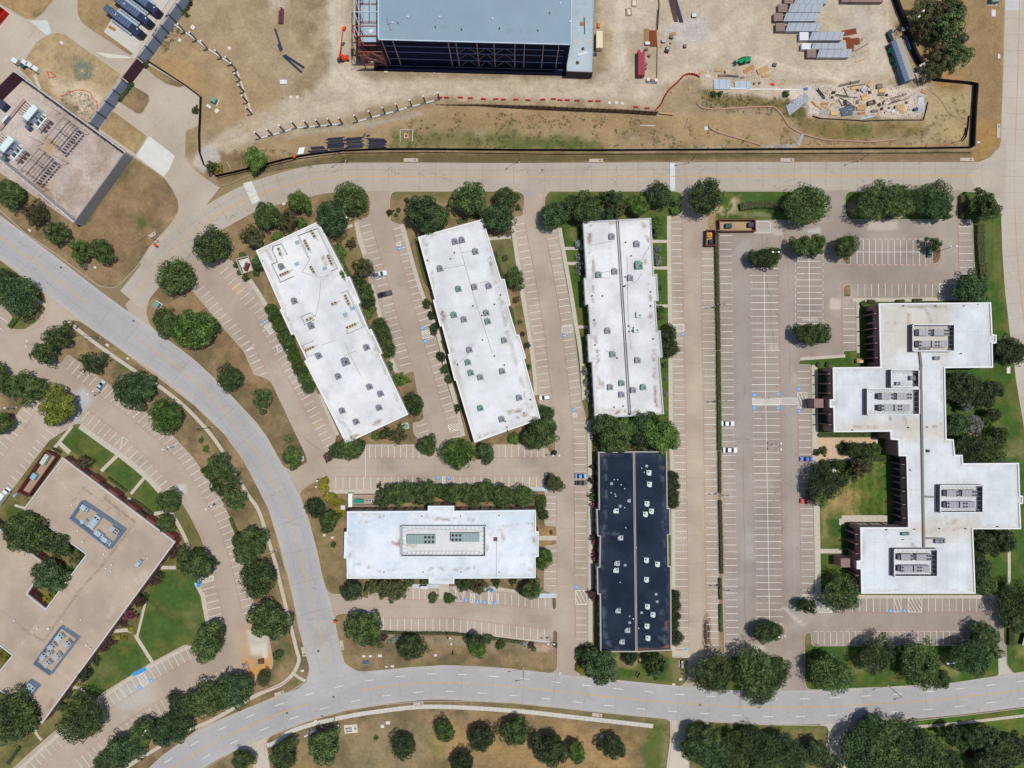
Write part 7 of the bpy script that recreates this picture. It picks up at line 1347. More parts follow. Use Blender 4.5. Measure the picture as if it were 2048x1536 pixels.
# ------------------------------------------------------------------ bins, skips, containers
def wpt(px,py,z=.12): return (*P2(px,py),z)
def skip(px,py,L_,W,h,ang,lab,mm,lid=None,cat='skip bin',name='skip_bin'):
    e = empty(name,lab,cat,wpt(px,py),math.radians(ang)); t = .12
    MB().box((0,0,0),(L_,W,.15)).build('floor',mm,e)
    for s_ in (-1,1): MB().box((0,s_ * (W / 2 - t / 2),.15),(L_,t,h - .15)).build('side',mm,e); MB().box((s_ * (L_ / 2 - t / 2),0,.15),(t,W - 2 * t - .01,h - .16)).build('end',mm,e)
    if lid: MB().box((0,0,h),(L_ * .96,W * .96,.08)).build('lid',lid,e); MB().box((0,0,h + .08),(.08,W * .9,.05)).build('hinge',mm,e)
    return e
skip(1417,472,1.9,1.5,1.4,10,'bin with a yellow lid in the small brown enclosure',mat('bin_dark',al(52,56,60)),mat('bin_yellow',al(232,172,34))); skip(1420,485,1.8,1.4,1.3,90,'dark bin with a pale lid strip in the small brown enclosure',mat('bin_dark'),mat('bin_grey',al(60,66,70))); skip(1455,453,2.4,1.7,1.4,0,'green steel bin in the wide brown enclosure',mat('bin_green',al(58,92,86)),mat('bin_green')); skip(1499,451,1.9,1.8,1.5,0,'purple grey compactor in the wide brown enclosure',mat('bin_purple',al(82,72,92)),mat('bin_purple'))
skip(4,36,6.0,2.5,2.0,50,'red roll off skip cut by the left edge of the photo',mat('skip_red',al(196,32,32),amp=.1),None,name='roll_off_skip'); skip(-4,28,3.0,2.4,1.4,50,'red machine at the very left edge',mat('skip_red'),mat('skip_red_dark',al(150,40,40)),name='red_machine')
skip(719,1001,3.2,1.5,1.5,0,'bright green generator in the plant yard behind the slab roof',mat('gen_green',al(40,150,128)),mat('gen_green'),'generator','generator')
for x,lab in ((736,'first'),(742,'second'),(747,'third')): e = empty('chiller_fan','%s round fan box in the plant yard behind the slab roof' % lab,'fan unit',wpt(x,1000)); MB().box((0,0,0),(.95,1.0,1.3)).build('casing',M_wcase,e); MB().cyl((0,0,1.3),.36,.05,12).build('fan',M_fan,e)
e = empty('generator','long pale generator tank in the brick service yard','generator',wpt(95,918),math.radians(58)); MB().box((0,0,.3),(4.2,1.6,1.5)).build('casing',M_wcase,e); MB().bar((-1.6,0,1.9),(1.6,0,1.9),.35,0,10).build('tank',M_wcase,e); MB().box((0,0,0),(4.4,1.8,.3)).build('skid',M_fan,e)
e = empty('transformer','pale blue transformer box in the brick service yard','transformer',wpt(73,952),math.radians(58)); MB().box((0,0,0),(2.4,1.8,1.6)).build('casing',mat('pale_blue_case',al(150,190,210)),e); MB().box((0,1.2,.2),(2.2,.5,1.1)).build('radiator',M_fan,e)
e = empty('package_unit','dark red and white unit in the low walled yard','unit',wpt(492,533),math.radians(70)); MB().box((0,-.8,0),(3.0,1.2,1.3)).build('casing',mat('maroon_case',al(110,52,56)),e); MB().box((.6,.8,0),(2.8,.9,1.1)).build('panel_box',M_lens,e); MB().box((-.4,.1,0),(1.4,.5,1.0)).build('coil',M_gcase2,e)
def container(px,py,L_,W,h,ang,lab,mm,n=20):
    e = empty('shipping_container',lab,'container',wpt(px,py),math.radians(ang)); MB().box((0,0,.1),(L_,W,h)).build('shell',mm,e); m = MB()
    for i in range(n):
        x = -L_ / 2 + L_ * (i + .5) / n; m.box((x,0,h + .1),(L_ / n * .45,W * .94,.05))
        for s_ in (-1,1): m.box((x,s_ * (W / 2 + .015),.25),(L_ / n * .45,.05,h - .3))
    o = m.build('corrugation',mm,e); o['kind'] = 'stuff'
    for s_ in (-1,1): MB().box((L_ / 2 + .03,s_ * W * .25,.2),(.06,W * .44,h - .2)).build('door',mm,e)
    return e
c = container(1280,132,9.4,2.5,2.7,-90,'red shipping container standing on the haul ground',mat('container_red',al(168,70,82),amp=.06)); MB().box((-4.2,0,2.87),(.9,.8,.02)).build('roof_mark',mat('roof_mark',al(196,170,170)),c); container(1197,86,6.4,2.4,2.5,-90,'cream shipping container beside the low concrete wing',mat('container_cream',al(236,222,186),amp=.06),14)
c = container(1796,128,16.0,3.9,3.0,-71,'long site trailer with a grey ribbed roof along the fence',mat('trailer_shade_blue',al(104,122,148)),14)  # grey trailer; the blue of its shaded sides is put into the shell colour
m = MB()
for i in range(15): m.bar((-8 + i * 1.15,-.7,3.2),(-8 + i * 1.15,-2.3,3.02),.05)
m.build('roof_rib',mat('rib_dark',al(60,70,92)),c); MB().box((0,.9,3.1),(16.1,2.3,.12)).build('roof_sheet',mat('trailer_roof',al(168,162,150),amp=.05),c)
container(1842,147,5.6,2.3,2.4,-63,'cream container with stained roof at the trailer lower end',mat('container_stained',al(200,198,178),amp=.15),10); skip(1817,87,5.6,1.8,1.3,-71,'blue open skip beside the site trailer',mat('skip_blue',al(72,120,176)),None); e = empty('porch','pale porch box at the lower end of the site trailer','porch',wpt(1829,156),math.radians(-63)); MB().box((0,0,0),(2.2,2.0,2.3)).build('body',mat('porch_pale',al(190,168,152)),e); MB().box((0,0,2.3),(2.3,2.1,.1)).build('roof',mat('porch_pale'),e)
e = empty('steps','white wooden steps at the lower end of the site trailer','steps',wpt(1811,163),math.radians(10)); MB().box((.8,0,0),(2.4,1.5,.8)).build('landing',mat('timber_pale',al(202,178,146),amp=.1),e); [MB().box((-.7 - i * .5,0,0),(.4,1.6,.6 - i * .18)).build('step',mat('timber_pale'),e) for i in range(3)]

# ------------------------------------------------------------------ things lying on the building site
M_timber = mat('timber',al(206,168,118),amp=.15,s2=2); M_timb2 = mat('grey_timber',al(150,126,116),amp=.15,s2=2); M_timb3 = mat('orange_timber',al(196,138,92),amp=.12); M_ply = mat('plywood',al(222,184,116),amp=.06); M_rust = mat('rusty_plate',al(128,64,36),amp=.15,s1=.5); M_hdpe = mat('black_pipe',al(56,60,76),rough=.45,amp=.1); M_galv = mat('galvanised_sheet',al(186,202,216),rough=.4,amp=.06); M_dk = mat('dark_heap',al(96,72,64),amp=.2,s2=3)
def simple(name,lab,cat,px,py,ang,parts,z=.12,group='materials on the building site'):
    e = empty(name,lab,cat,wpt(px,py,z),math.radians(ang),group)
    for nm,c,d,mm in parts: MB().box(c,d).build(nm,mm,e)
    return e
def barrier(px,py,ang):
    e = empty('traffic_barrier','red plastic traffic barrier along the haul road','barrier',wpt(px,py),math.radians(ang),'red traffic barriers'); MB().box((0,0,.05),(1.9,.55,.45),taper=.9).build('base',M_rb,e); MB().box((0,0,.5),(1.8,.28,.45),taper=.92).build('top',M_rb,e); return e
M_rb = mat('barrier_red',al(216,48,62),rough=.4,amp=.1)
for x,y in [(880,196),(893,196),(921,196),(941,197),(967,199),(992,199),(1007,200),(1032,200),(1056,201),(1086,200),(1107,199),(1120,201),(1135,201),(1154,202),(1181,203),(1196,203),(1272,215),(1294,217)]: barrier(x,y,-2 + rnd.uniform(-4,4))
bp = smooth([(1311,221),(1322,208),(1330,192),(1340,178),(1355,165),(1366,153),(1376,149),(1388,150),(1397,154)],2); q = arc_pts(bp,24)
for a,b in zip(q[:-1],q[1:]): barrier((a[0] + b[0]) / 2,(a[1] + b[1]) / 2,-math.degrees(math.atan2(b[1] - a[1],b[0] - a[0])))
# pipes
def pipe(px,py,L_,r,ang,lab,mm,z=.12,cat='pipe'):
    px += rnd.uniform(-4,4) if 'block' in lab else 0
    e = empty('pipe',lab,cat,wpt(px,py,z + r),math.radians(ang),'pipes lying on the site'); MB().bar((-L_ / 2,0,0),(L_ / 2,0,0),r,0,10).build('barrel',mm,e); MB().bar((-L_ / 2 - .02,0,0),(-L_ / 2 + .25,0,0),r * 1.12,0,10).build('collar',mm,e); return e
for i in range(9): pipe(673 + i * .2,276.5 + i * 2.75,6.4,.21,4.5,'black drainage pipe in the left block of the pipe stack',M_hdpe)
for i in range(9): pipe(709 + i * .1,276 + i * 2.55,6.6,.19,4,'black drainage pipe in the middle block of the pipe stack',M_hdpe)
for i in range(9): pipe(752 + i * .1,278 + i * 2.4,6.8,.18,-1.5,'black drainage pipe in the right block of the pipe stack',M_hdpe)
for i in range(5): pipe(635 + i * 1.2,295 + i * 2.9 if i < 2 else 297 + i * 2.5,5.0 if i < 2 else 7.5,.26,4,'black drainage pipe in the low far left block of the stack',M_hdpe)
for i in range(4): pipe(598.5 + i * 3,303 - i * .3,2.6,.28,75,'short white pipe beside the black pipe stack',M_lens)
pipe(729,271,1.4,.3,60,'small black pipe offcut above the stack',M_hdpe); pipe(737,272,1.2,.3,20,'second small black pipe offcut above the stack',M_hdpe)
for x,y,L_,a,lab in [(558,80,8.2,-72,'upper dark blue pipe lying alone on the brown ground'),(560,97,2.6,-70,'short dark blue pipe end at the pipe corner'),(586,129,9.4,-42,'longer of two dark blue pipes forming a V'),(590,124,8.6,-33,'thinner of two dark blue pipes forming a V')]: pipe(x,y,L_,.36,a,lab,mat('navy_pipe',al(52,64,92),rough=.5))
for i in range(4): pipe(1343 + i * 2.4,20,9.5,.2,-76 - i,'brown steel pipe in the bundle at the top',mat('brown_pipe',al(112,82,74)))
for i in range(4): pipe(1352.5 + i * 2.1,21,9.8,.18,-74,'dark slate pipe in the bundle at the top',mat('slate_pipe',al(72,74,92)))
for i in range(9): pipe(1834 + i * 1.5,211 - abs(i - 4) * .3,5.8,.12,78 + i * 2,'white steel pipe fanned out at the yard corner',M_lens)
for i in range(4): pipe(1733 + i * 1.1,237 - i * 1.2,5.6,.11,12,'thin pale blue pipe at the lower yard edge',M_galv)
pipe(1314,217,3.4,.05,32,'thin grey pole lying by the barriers',M_metal); pipe(458,331,3.6,.08,-62,'thin pale green pole lying near the yellow bushes',mat('mint',al(190,224,200)))
# wrapped roof panel bundles on timber
def bundle(px,py,L_,W,ang,lab,end_m,skew=.35,top=mat('bundle_grey',al(164,172,180),rough=.5,amp=.06)):
    e = empty('panel_bundle',lab,'panel bundle',wpt(px,py),math.radians(ang),'long panel bundles'); h = 1.5; k = L_ * .2
    for i in range(4): MB().box((-L_ / 2 + k / 2,-W * .36 + i * W * .24,.3),(k,W * .225,h - .2)).build('bundle_end',end_m,e)
    vs = []; y0,y1 = -W / 2,W / 2
    for z in (.35,h + .15): vs += [(-L_ / 2 + k * 1.05,y0,z),(L_ / 2 - W * skew,y0,z),(L_ / 2,y1,z),(-L_ / 2 + k * 1.05 + W * skew,y1,z)]
    MB().add(vs,[(3,2,1,0),(4,5,6,7),(0,1,5,4),(1,2,6,5),(2,3,7,6),(3,0,4,7)]).build('panel',top,e)
    for i in range(5):
        x = -L_ / 2 + k * 1.3 + (L_ - k * 1.7) * i / 4.4; MB().bar((x,y0 - .02,h + .17),(x + W * skew,y1 + .02,h + .17),.055).build('strap',mat('strap',al(112,108,108)),e)
    for i in range(3): MB().box((-L_ / 2 + L_ * (i + .5) / 3,0,0),(.3,W * 1.05,.33)).build('bearer',M_timber,e)
for x,y,lab,em in [(1610,4,'topmost grey panel bundle in the rank',M_timb2),(1598,21,'second grey panel bundle from the top of the rank',M_timb2),(1589,39,'third grey panel bundle from the top of the rank',M_timb2),(1593,59,'fourth grey panel bundle from the top of the rank',M_timb2),(1640,77,'grey panel bundle with a white end, above the lowest two',M_lens),(1644,97,'thin grey panel bundle between two wider ones',M_lens),(1655,111,'lowest grey panel bundle of the rank',M_timb2)]:
    bundle(x,y,17.0,3.2 if 'thin' not in lab else 2.4,0,lab,em)
bundle(1720,3,15.6,2.4,0,'brown flat bundle lying alone at the top edge',M_timb2,0,M_timb2)
for x,y,L_,n,lab in [(1443,169,6.2,10,'left stack of galvanised channels near the barriers'),(1484,170,6.0,7,'right stack of galvanised channels near the barriers')]:
    e = empty('channel_stack',lab,'steel stack',wpt(x,y),0,'galvanised stacks')
    for i in range(n): MB().box((rnd.uniform(-.15,.15),(i - n / 2) * .36,0),(L_,.3,.5 - .001 * i)).build('channel',M_galv,e)
    MB().bar((-1,-n * .18,.55),(-1,n * .18,.55),.05).build('strap',M_timb2,e); MB().bar((1.5,-n * .18,.55),(1.5,n * .18,.55),.05).build('strap',M_timb2,e)
# plates, boxes and timber in the yards
def plate(px,py,L_,W,ang,lab,mm=M_rust,z=.12,h=.06):
    e = empty('steel_plate' if mm is M_rust else 'board',lab,'plate' if mm is M_rust else 'board',wpt(px,py,z),math.radians(ang),'plates and boards on the site'); MB().box((0,0,0),(L_,W,h)).build('sheet',mm,e); MB().box((L_ * .45,0,h),(.15,W * .2,.04)).build('lifting_lug',mm,e)
plate(1306,78,6.0,2.6,90,'rust brown plate standing by the cleared strip',M_rust,.12,.5); plate(1293,73,5.6,2.2,90,'weathered brown board left of the rust plate',mat('brown_board',al(160,124,86))); plate(1698,65,5.6,2.2,10,'upper rusty plate right of the panel bundles'); plate(1705,84,5.2,2.6,6,'wide rusty plate under the upper one',M_rust,.12,.12); plate(1700,96,2.6,2.8,0,'lowest square rusty plate',M_rust,.12,.2); plate(1693,78,2.6,1.0,0,'small rusty plate between two larger ones',M_rust,.3)
plate(1416,152,1.9,1.2,0,'pale square board near the red barriers',mat('pale_board',al(220,206,196))); plate(1785,151,2.4,1.0,0,'pinkish board lying below the green lift',mat('pinkish_board',al(206,178,156)))
plate(1847,184,2.2,1.2,-20,'orange plywood board below the trailer',M_timb3,.12,.3)
for x,y,L_,W,a,mm in [(1739,169,2.2,1.6,55,M_timber),(1708,177,2.6,.9,8,M_ply),(1763,182,2.4,1.3,5,M_ply),(1729,198,2.4,1.3,12,M_ply),(1667,228,2.6,1.2,-2,M_ply),(1690,224,1.6,.8,0,M_timber)]: plate(x,y,L_,W,a,'yellow plywood sheet in the crowded yard',mm,.12,.45)
def crate_(px,py,sx,sy,h,ang,lab,mm,n=4):
    e = empty('timber_stack',lab,'timber stack',wpt(px,py),math.radians(ang),'small stacks in the crowded yard')
    for i in range(n): MB().box((0,(i - (n - 1) / 2) * sy / n,0),(sx * rnd.uniform(.9,1.05),sy / n * .86,h * rnd.uniform(.8,1.1))).build('plank',mm,e)
for x,y,sx,sy,h,a,mm,lab in [(1757,174,2.2,1.7,.9,5,M_timb2,'grey timber stack'),(1728,181,2.2,1.3,.6,0,M_timb2,'grey timber stack'),(1761,190,2.4,.9,.7,0,M_timb2,'grey timber stack'),(1727,193,2.4,.8,.5,5,M_timber,'pale timber stack'),(1724,212,2.6,.8,.5,2,M_timber,'pale timber stack'),(1720,218,3.2,1.3,.6,-2,M_timber,'pale timber stack'),(1714,205,1.2,1.0,.6,70,M_timb2,'grey timber stack'),(1748,223,2.6,.9,.8,5,M_timb2,'grey timber stack'),(1722,227,2.8,.9,.5,5,M_timb3,'orange timber stack'),(1800,215,2.8,2.4,.2,15,M_timber,'pale timber stack'),(1804,222,2.2,1.6,.2,80,M_timber,'pale timber stack'),
                                  (1775,222,1.4,.8,.4,0,M_lens,'white wrapped stack'),(1785,223,1.2,.9,.4,30,M_lens,'white wrapped stack'),(1740,207,2.2,.6,.5,10,M_timb2,'grey timber stack'),(1628,208,2.6,.7,.4,-45,M_timb3,'orange timber stack'),(1635,213,3.8,.6,.35,-35,M_timber,'pale timber stack'),(1648,208,3.0,.9,.35,5,M_timb3,'orange timber stack'),(1652,217,4.0,.6,.3,-30,M_timber,'pale timber stack'),(1665,210,2.2,.5,.3,30,M_timber,'pale timber stack'),
                                  (1437,141,3.0,1.1,.4,-8,M_timber,'pale timber stack'),(1402,146,1.8,1.2,.3,35,M_timber,'pale timber stack'),(1525,141,4.6,2.2,.5,25,M_timber,'pale timber stack'),(1497,139,4.4,1.6,.2,28,M_timb3,'orange timber stack'),(1531,152,3.2,1.0,.4,10,M_timber,'pale timber stack'),(1443,152,2.6,.8,.6,3,M_timb2,'grey timber stack'),(1484,156,1.6,.6,.5,3,M_timb2,'grey timber stack'),(1729,104,3.0,.4,.2,15,M_timber,'pale timber stack'),(1720,122,3.6,.4,.2,18,M_timber,'pale timber stack'),(1325,88,3.4,.6,.2,65,M_timber,'pale timber stack'),
                                  (1345,68,2.4,1.0,.2,10,M_timb3,'orange timber stack'),(1563,168,2.0,.3,.2,20,M_timber,'pale timber stack'),(1569,161,1.8,.3,.2,-35,M_timber,'pale timber stack'),(1345,184,1.4,.9,.4,30,M_timber,'pale timber stack'),(1379,177,1.0,.7,.4,30,M_timber,'pale timber stack'),(1853,291,2.0,.4,.3,60,M_timb3,'orange timber stack'),(1880,290,8.5,.3,.2,1,M_timb3,'orange timber stack'),(1778,238,3.4,.3,.2,4,M_timber,'pale timber stack'),(1842,170,1.0,.6,.2,0,M_timb2,'grey timber stack')]:
    crate_(x,y,sx,sy,h,a,lab + ' among the site materials',mm,3 if min(sx,sy) < 1 else 5)
def beams(px,py,L_,ang,n,lab,mm,gap=.45,h=.3):
    e = empty('steel_beam',lab,'beam',wpt(px,py),math.radians(ang),'dark beams in the crowded yard')
    m = 0
    for i in range(n): MB().box(((i % 2) * .3,(i - (n - 1) / 2) * gap,0),(L_,gap * .45,h)).build('flange',mm,e)
for x,y,L_,a,n in [(1641,188,4.6,-52,3),(1697,212,4.8,-17,3),(1690,202,5.0,-28,1),(1682,192,4.8,-8,2),(1700,195,5.2,-2,1),(1795,194,6.6,18,2),(1796,203,8.4,17,1),(1790,202,3.4,17,2),(1697,168,8.2,13,2),(1712,172,7.0,10,1),(1690,184,3.4,-65,1),(1718,84,3.0,40,2),(1722,96,6.0,30,1),(1463,153,5.0,-4,2),(1449,146,1.2,90,2),(1700,167,1.4,85,1),(1680,206,3.0,-60,1)]:
    beams(x,y,L_,a,n,'dark steel beam lying among the site materials',mat('dark_steel',al(86,74,78)))
for x,y,L_,a in [(1692,217,5.2,16),(1693,229,4.2,8),(1694,223,5.6,12)]:
    e = simple('tarpaulin_stack','slate blue covered stack low in the crowded yard','covered stack',x,y,a,[('body',(0,0,0),(L_,1.2 if y != 223 else .5,.4),mat('slate_cover',al(88,106,118))),('top',(0,0,.4),(L_ * .9,.7,.06),mat('slate_cover'))])
for x,y,r,mm,lab in [(1666,185,1.0,M_dk,'dark round heap'),(1664,195,.7,M_dk,'dark round heap'),(1715,181,.7,M_rust,'dark round heap'),(1739,185,.8,M_dk,'dark round heap'),(1772,191,.8,M_dk,'dark round heap'),(1757,210,.9,M_dk,'dark round heap'),(1765,207,.6,M_dk,'dark round heap'),(1762,219,.9,M_dk,'dark round heap'),(1768,203,.5,M_dk,'dark round heap'),(1778,216,.6,M_dk,'dark round heap'),(1788,215,.7,M_dk,'dark round heap'),(1768,226,.4,M_dk,'dark round heap'),(1812,206,.7,M_dk,'dark round heap'),(1763,195,.3,M_dk,'dark round heap'),(1690,204,.9,M_dk,'dark round heap'),
                       (1292,100,.7,M_dk,'dark crate'),(1298,113,.7,M_dk,'dark crate'),(1290,130,.8,M_dk,'dark crate'),(1291,138,.6,M_dk,'dark crate'),(1342,76,.9,mat('dark_olive',al(90,88,70)),'dark crate'),(1369,94,.8,M_dk,'dark crate'),(1548,131,.9,mat('grey_roll',al(120,116,112)),'grey roll'),(566,197,.3,M_dk,'dark crate'),(1340,87,.4,M_dk,'dark crate'),(1508,168,.5,M_dk,'dark crate'),(1518,167,.5,M_dk,'dark crate')]:
    e = empty('scrap_heap' if 'heap' in lab else 'crate',lab + ' standing on the site ground','heap' if 'heap' in lab else 'crate',wpt(x,y),rnd.uniform(0,3),'dark lumps on the site')
    if 'heap' in lab:
        for k in range(5): MB().box((rnd.uniform(-.4,.4) * r,rnd.uniform(-.4,.4) * r,0),(r * rnd.uniform(.7,1.2),r * rnd.uniform(.5,1),r * rnd.uniform(.5,.9)),rnd.uniform(0,3),taper=.6).build('lump',mm,e)
    else: MB().box((0,0,0),(r * 1.5,r * 1.3,r)).build('body',mm,e); MB().box((0,0,r),(r * 1.1,r * .9,.06)).build('lid',M_timb2 if 'roll' not in lab else mm,e)
simple('open_crate','dark open frame box in the crowded yard','frame',1741,207,15,[('side',(0,.7,0),(2.8,.25,.8),M_dk),('side',(0,-.7,0),(2.8,.25,.8),M_dk),('end',(1.3,0,0),(.4,1.15,.75),M_dk),('end',(-1.3,0,0),(.5,1.15,.75),M_dk)])
simple('box','grey box with white caps in the crowded yard','box',1726,181,0,[('body',(0,0,0),(2.0,1.2,.7),M_lgcase),('cap',(.1,.85,0),(.8,.4,.7),M_lens),('cap',(.1,-.85,0),(.7,.4,.6),M_lens)],.13)
simple('barrel','bright blue drum at the end of the white sandbag line','drum',1610,179,10,[('body',(0,0,0),(1.3,.8,.7),mat('drum_blue',al(44,96,190),rough=.4)),('end',(.6,0,.05),(.25,.7,.6),mat('drum_blue'))]); simple('cloth','bright red bag heap left of the white sandbag line','bag',1545,169,-10,[('body',(0,0,0),(1.2,.8,.4),mat('bag_red',al(224,56,40))),('tail',(-.9,-.1,0),(.9,.25,.15),mat('bag_red'))])
simple('bracket','blue L shaped block beside the fanned white pipes','block',1829,220,10,[('body',(0,0,0),(1.6,1.0,.8),mat('steel_navy',al(70,72,110))),('arm',(.9,.5,0),(.6,.3,.4),mat('steel_navy'))]); simple('spool','pale cable spool near the cleared gravel','spool',1326,84,0,[('core',(0,0,0),(1.1,1.1,.9),M_dk),('flange',(0,0,.9),(1.4,1.2,.1),M_lgcase)])
simple('washout_box','white square washout box with a dark edge','box',1387,32,0,[('body',(0,0,0),(1.9,1.8,.5),M_dk),('liner',(.1,.05,.5),(1.6,1.4,.04),M_lens),('drain',(.1,.05,.55),(.4,.4,.06),M_metal)]); simple('washout_box','pale boxed pit on the dirt island by the haul road','box',1257,25,5,[('frame',(0,0,0),(2.3,2.8,.3),mat('pit_frame',al(150,134,110))),('slab',(.1,0,.3),(1.2,2.0,.1),M_conc2)]); simple('washout_box','second pale boxed pit above the first','box',1268,7,-5,[('frame',(0,0,0),(1.9,2.8,.3),mat('pit_frame')),('slab',(0,0,.3),(1.4,2.0,.1),mat('cream_slab',al(226,212,182)))])
simple('light_plant','low trailer with two white ends below the red container','trailer',1303,163,-4,[('deck',(0,-.2,.3),(4.2,1.2,.15),M_gcase),('tank',(-1.5,.1,.45),(1.0,1.1,.8),M_lens),('tank',(1.5,.1,.45),(1.0,1.1,.8),M_lens),('engine',(0,.1,.45),(1.0,.9,.6),mat('frame_orange',al(190,120,80)))]); simple('tool_box','white lidded tool box above the dark crates','box',1294,89,0,[('body',(0,0,0),(1.7,1.0,.9),M_lgcase),('lid',(0,0,.9),(1.75,1.05,.08),M_lens)])
simple('compressor','black and pale compressor right of the cleared strip','machine',1334,101,70,[('body',(0,0,0),(2.2,1.5,1.0),M_fan),('hood',(.3,0,1.0),(1.0,1.0,.2),M_lgcase),('panel',(-.7,0,1.0),(.4,1.0,.1),M_rust)]); simple('generator_cart','orange machine on the ground above the cream container','machine',1197,53,80,[('body',(0,0,0),(1.5,1.0,.9),mat('machine_orange',al(222,120,66))),('cap',(.9,.2,0),(.6,.6,.7),mat('machine_cream',al(232,200,160)))]); simple('toolbox','small navy box below the cream container','box',1190,110,0,[('body',(0,0,0),(1.1,.9,.8),mat('box_navy',al(56,72,110))),('lid',(0,0,.8),(1.15,.95,.06),mat('box_navy'))])
simple('steel_bundle','dark red steel bundle on the pale patch at the top','steel bundle',563,34,88,[('bar',(0,-.7,0),(5.6,.5,.6),mat('oxide_dark',al(108,60,72))),('bar',(.2,0,0),(6.2,.5,.7),mat('oxide_dark')),('bar',(-.3,.7,0),(5.0,.5,.5),mat('oxide_dark'))]); simple('pallet','white pallet lying on the haul ground below the pipes','pallet',568,165,0,[('deck',(0,0,.2),(2.6,1.6,.25),M_lens),('bearer',(0,-.6,0),(2.6,.15,.2),M_timb2),('bearer',(0,.6,0),(2.6,.15,.2),M_timb2)])
simple('valve_pit','square concrete pit frame on the green bank','pit',813,273,0,[('wall',(0,2.3,0),(4.8,.2,.5),M_conc2),('wall',(-2.3,0,0),(.2,4.4,.5),M_conc2),('wall',(2.3,0,0),(.2,4.4,.5),M_conc2),('riser',(0,0,0),(1.8,1.8,.5),mat('pinkish_board',al(206,178,156))),('lid',(0,0,.5),(.9,.9,.08),M_rust)]); simple('pit_cover','small pit in the weedy square inside the compound','pit',165,142,10,[('slab',(0,0,0),(3.0,2.6,.12),mat('mossy_slab',al(140,140,116))),('lid',(0,0,.12),(.9,.8,.08),M_timber)]); simple('debris_pile','grey rubble heap at the hall corner','rubble',706,137,15,[('lump',(0,0,0),(1.4,.8,.5),M_lgcase),('lump',(.6,.2,0),(.8,.7,.4),M_gcase)])
# gravel heaps and sandbag lines
def rubble(name,area,n,colr,seed,size=(.12,.35)):
    r = random.Random(seed); xs = [a[0] for a in area]; ys = [a[1] for a in area]; m = MB(); k = 0
    while k < n:
        x,y = r.uniform(min(xs),max(xs)),r.uniform(min(ys),max(ys))
        if not inside(np.array([x]),np.array([y]),area)[0]: continue
        s_ = r.uniform(*size); wx,wy = P2(x,y); m.box((wx,wy,.1),(s_ * 1.5,s_ * 1.2,s_ * r.uniform(.5,1.2)),r.uniform(0,3),taper=r.uniform(.4,.8)); k += 1
    m.build(name,mat(name + str(seed),al(*colr),amp=.15,s2=2))['kind'] = 'stuff'
rubble('rubble',[(1572,213),(1600,192),(1612,186),(1618,200),(1590,222),(1578,232)],1500,(186,190,196),1); rubble('rubble',[(1592,290),(1603,268),(1607,270),(1598,292)],260,(186,190,192),2); rubble('rubble',[(1520,291),(1590,289),(1592,297),(1525,297)],420,(196,190,182),3,(.1,.25)); rubble('rubble',[(1636,222),(1655,220),(1658,230),(1640,230)],260,(190,190,188),4,(.08,.2))
rubble('rubble',[(395,300),(430,288),(440,312),(414,330),(392,320)],700,(205,200,194),5,(.08,.2)); rubble('rubble',[(820,138),(880,142),(880,150),(820,150)],40,(214,206,196),6,(.1,.3)); rubble('rubble',[(1330,40),(1410,30),(1425,85),(1340,100)],500,(206,200,198),7,(.06,.22)); rubble('debris',[(1625,172),(1855,172),(1850,232),(1625,232)],900,(190,168,146),8,(.08,.32)); rubble('debris',[(1395,140),(1550,138),(1550,168),(1400,165)],220,(176,140,104),9,(.06,.22)); rubble('debris',[(1785,50),(1800,40),(1815,95),(1795,98)],160,(170,130,84),10,(.1,.35))
def tube_line(name,lab,cat,pts,r,mm,seg=1.6,grp='filter socks on the bank',z=.12):
    p = smooth(pts,6); wp = [P2(*q) for q in p]; c = np.mean(wp,axis=0); e = empty(name,lab,cat,(c[0],c[1],z),0,grp); m = MB()
    for a,b in zip(wp[:-1],wp[1:]): m.bar((a[0] - c[0],a[1] - c[1],r * .6),(b[0] - c[0],b[1] - c[1],r * .6),r * rnd.uniform(.85,1.15),0,7)
    m.build('sleeve',mm,e); s = MB(); s.cyl((wp[0][0] - c[0],wp[0][1] - c[1],0),.06,.8,6); s.build('stake',M_timber,e)
M_sock = mat('filter_sock',al(190,150,128),amp=.12,s1=1,s2=4)
tube_line('filter_sock','brown filter sock curving from the bank to the black fence','filter sock',[(1417,251),(1425,260),(1445,268),(1480,278),(1520,290)],.32,M_sock); tube_line('filter_sock','long brown filter sock running through the upper bank','filter sock',[(1393,206),(1402,215),(1430,219),(1480,216),(1536,214),(1550,217),(1565,233),(1578,253),(1605,268),(1650,280),(1680,281),(1730,284),(1765,282),(1792,279)],.3,M_sock); tube_line('filter_sock','faint filter sock arc near the bank end of the wall','filter sock',[(1376,237),(1370,258),(1352,274),(1330,286),(1308,290)],.22,M_sock)
tube_line('sandbag_line','white sandbag line along the edge of the stack ground','sandbags',[(1460,177),(1500,179),(1536,179),(1570,180),(1608,181)],.2,M_lens); tube_line('sandbag_line','pale rope line low on the bank','sandbags',[(1280,251),(1310,252)],.12,M_lens)
tube_line('warning_tape','orange mesh tape round the bare pit in the compound','mesh fence',[(124,193),(140,185),(160,180),(182,186),(185,197),(194,203),(195,217)],.14,mat('orange_mesh',al(206,84,44))); tube_line('warning_tape','orange mesh triangle beside the white machines','mesh fence',[(96,145),(99,156),(112,153),(100,144)],.16,mat('orange_mesh')); tube_line('warning_tape','orange silt line beside the long path near the junction','mesh fence',[(575,1253),(582,1285),(590,1318)],.1,mat('orange_mesh')); tube_line('warning_tape','orange silt line below the repaired car park corner','mesh fence',[(580,1358),(560,1370),(530,1380),(512,1382)],.08,mat('orange_mesh'))
tube_line('crack_line','dark erosion rill in the fenced bare corner','rill',[(1866,187),(1880,200),(1888,212),(1896,227),(1912,236)],.07,M_crack)
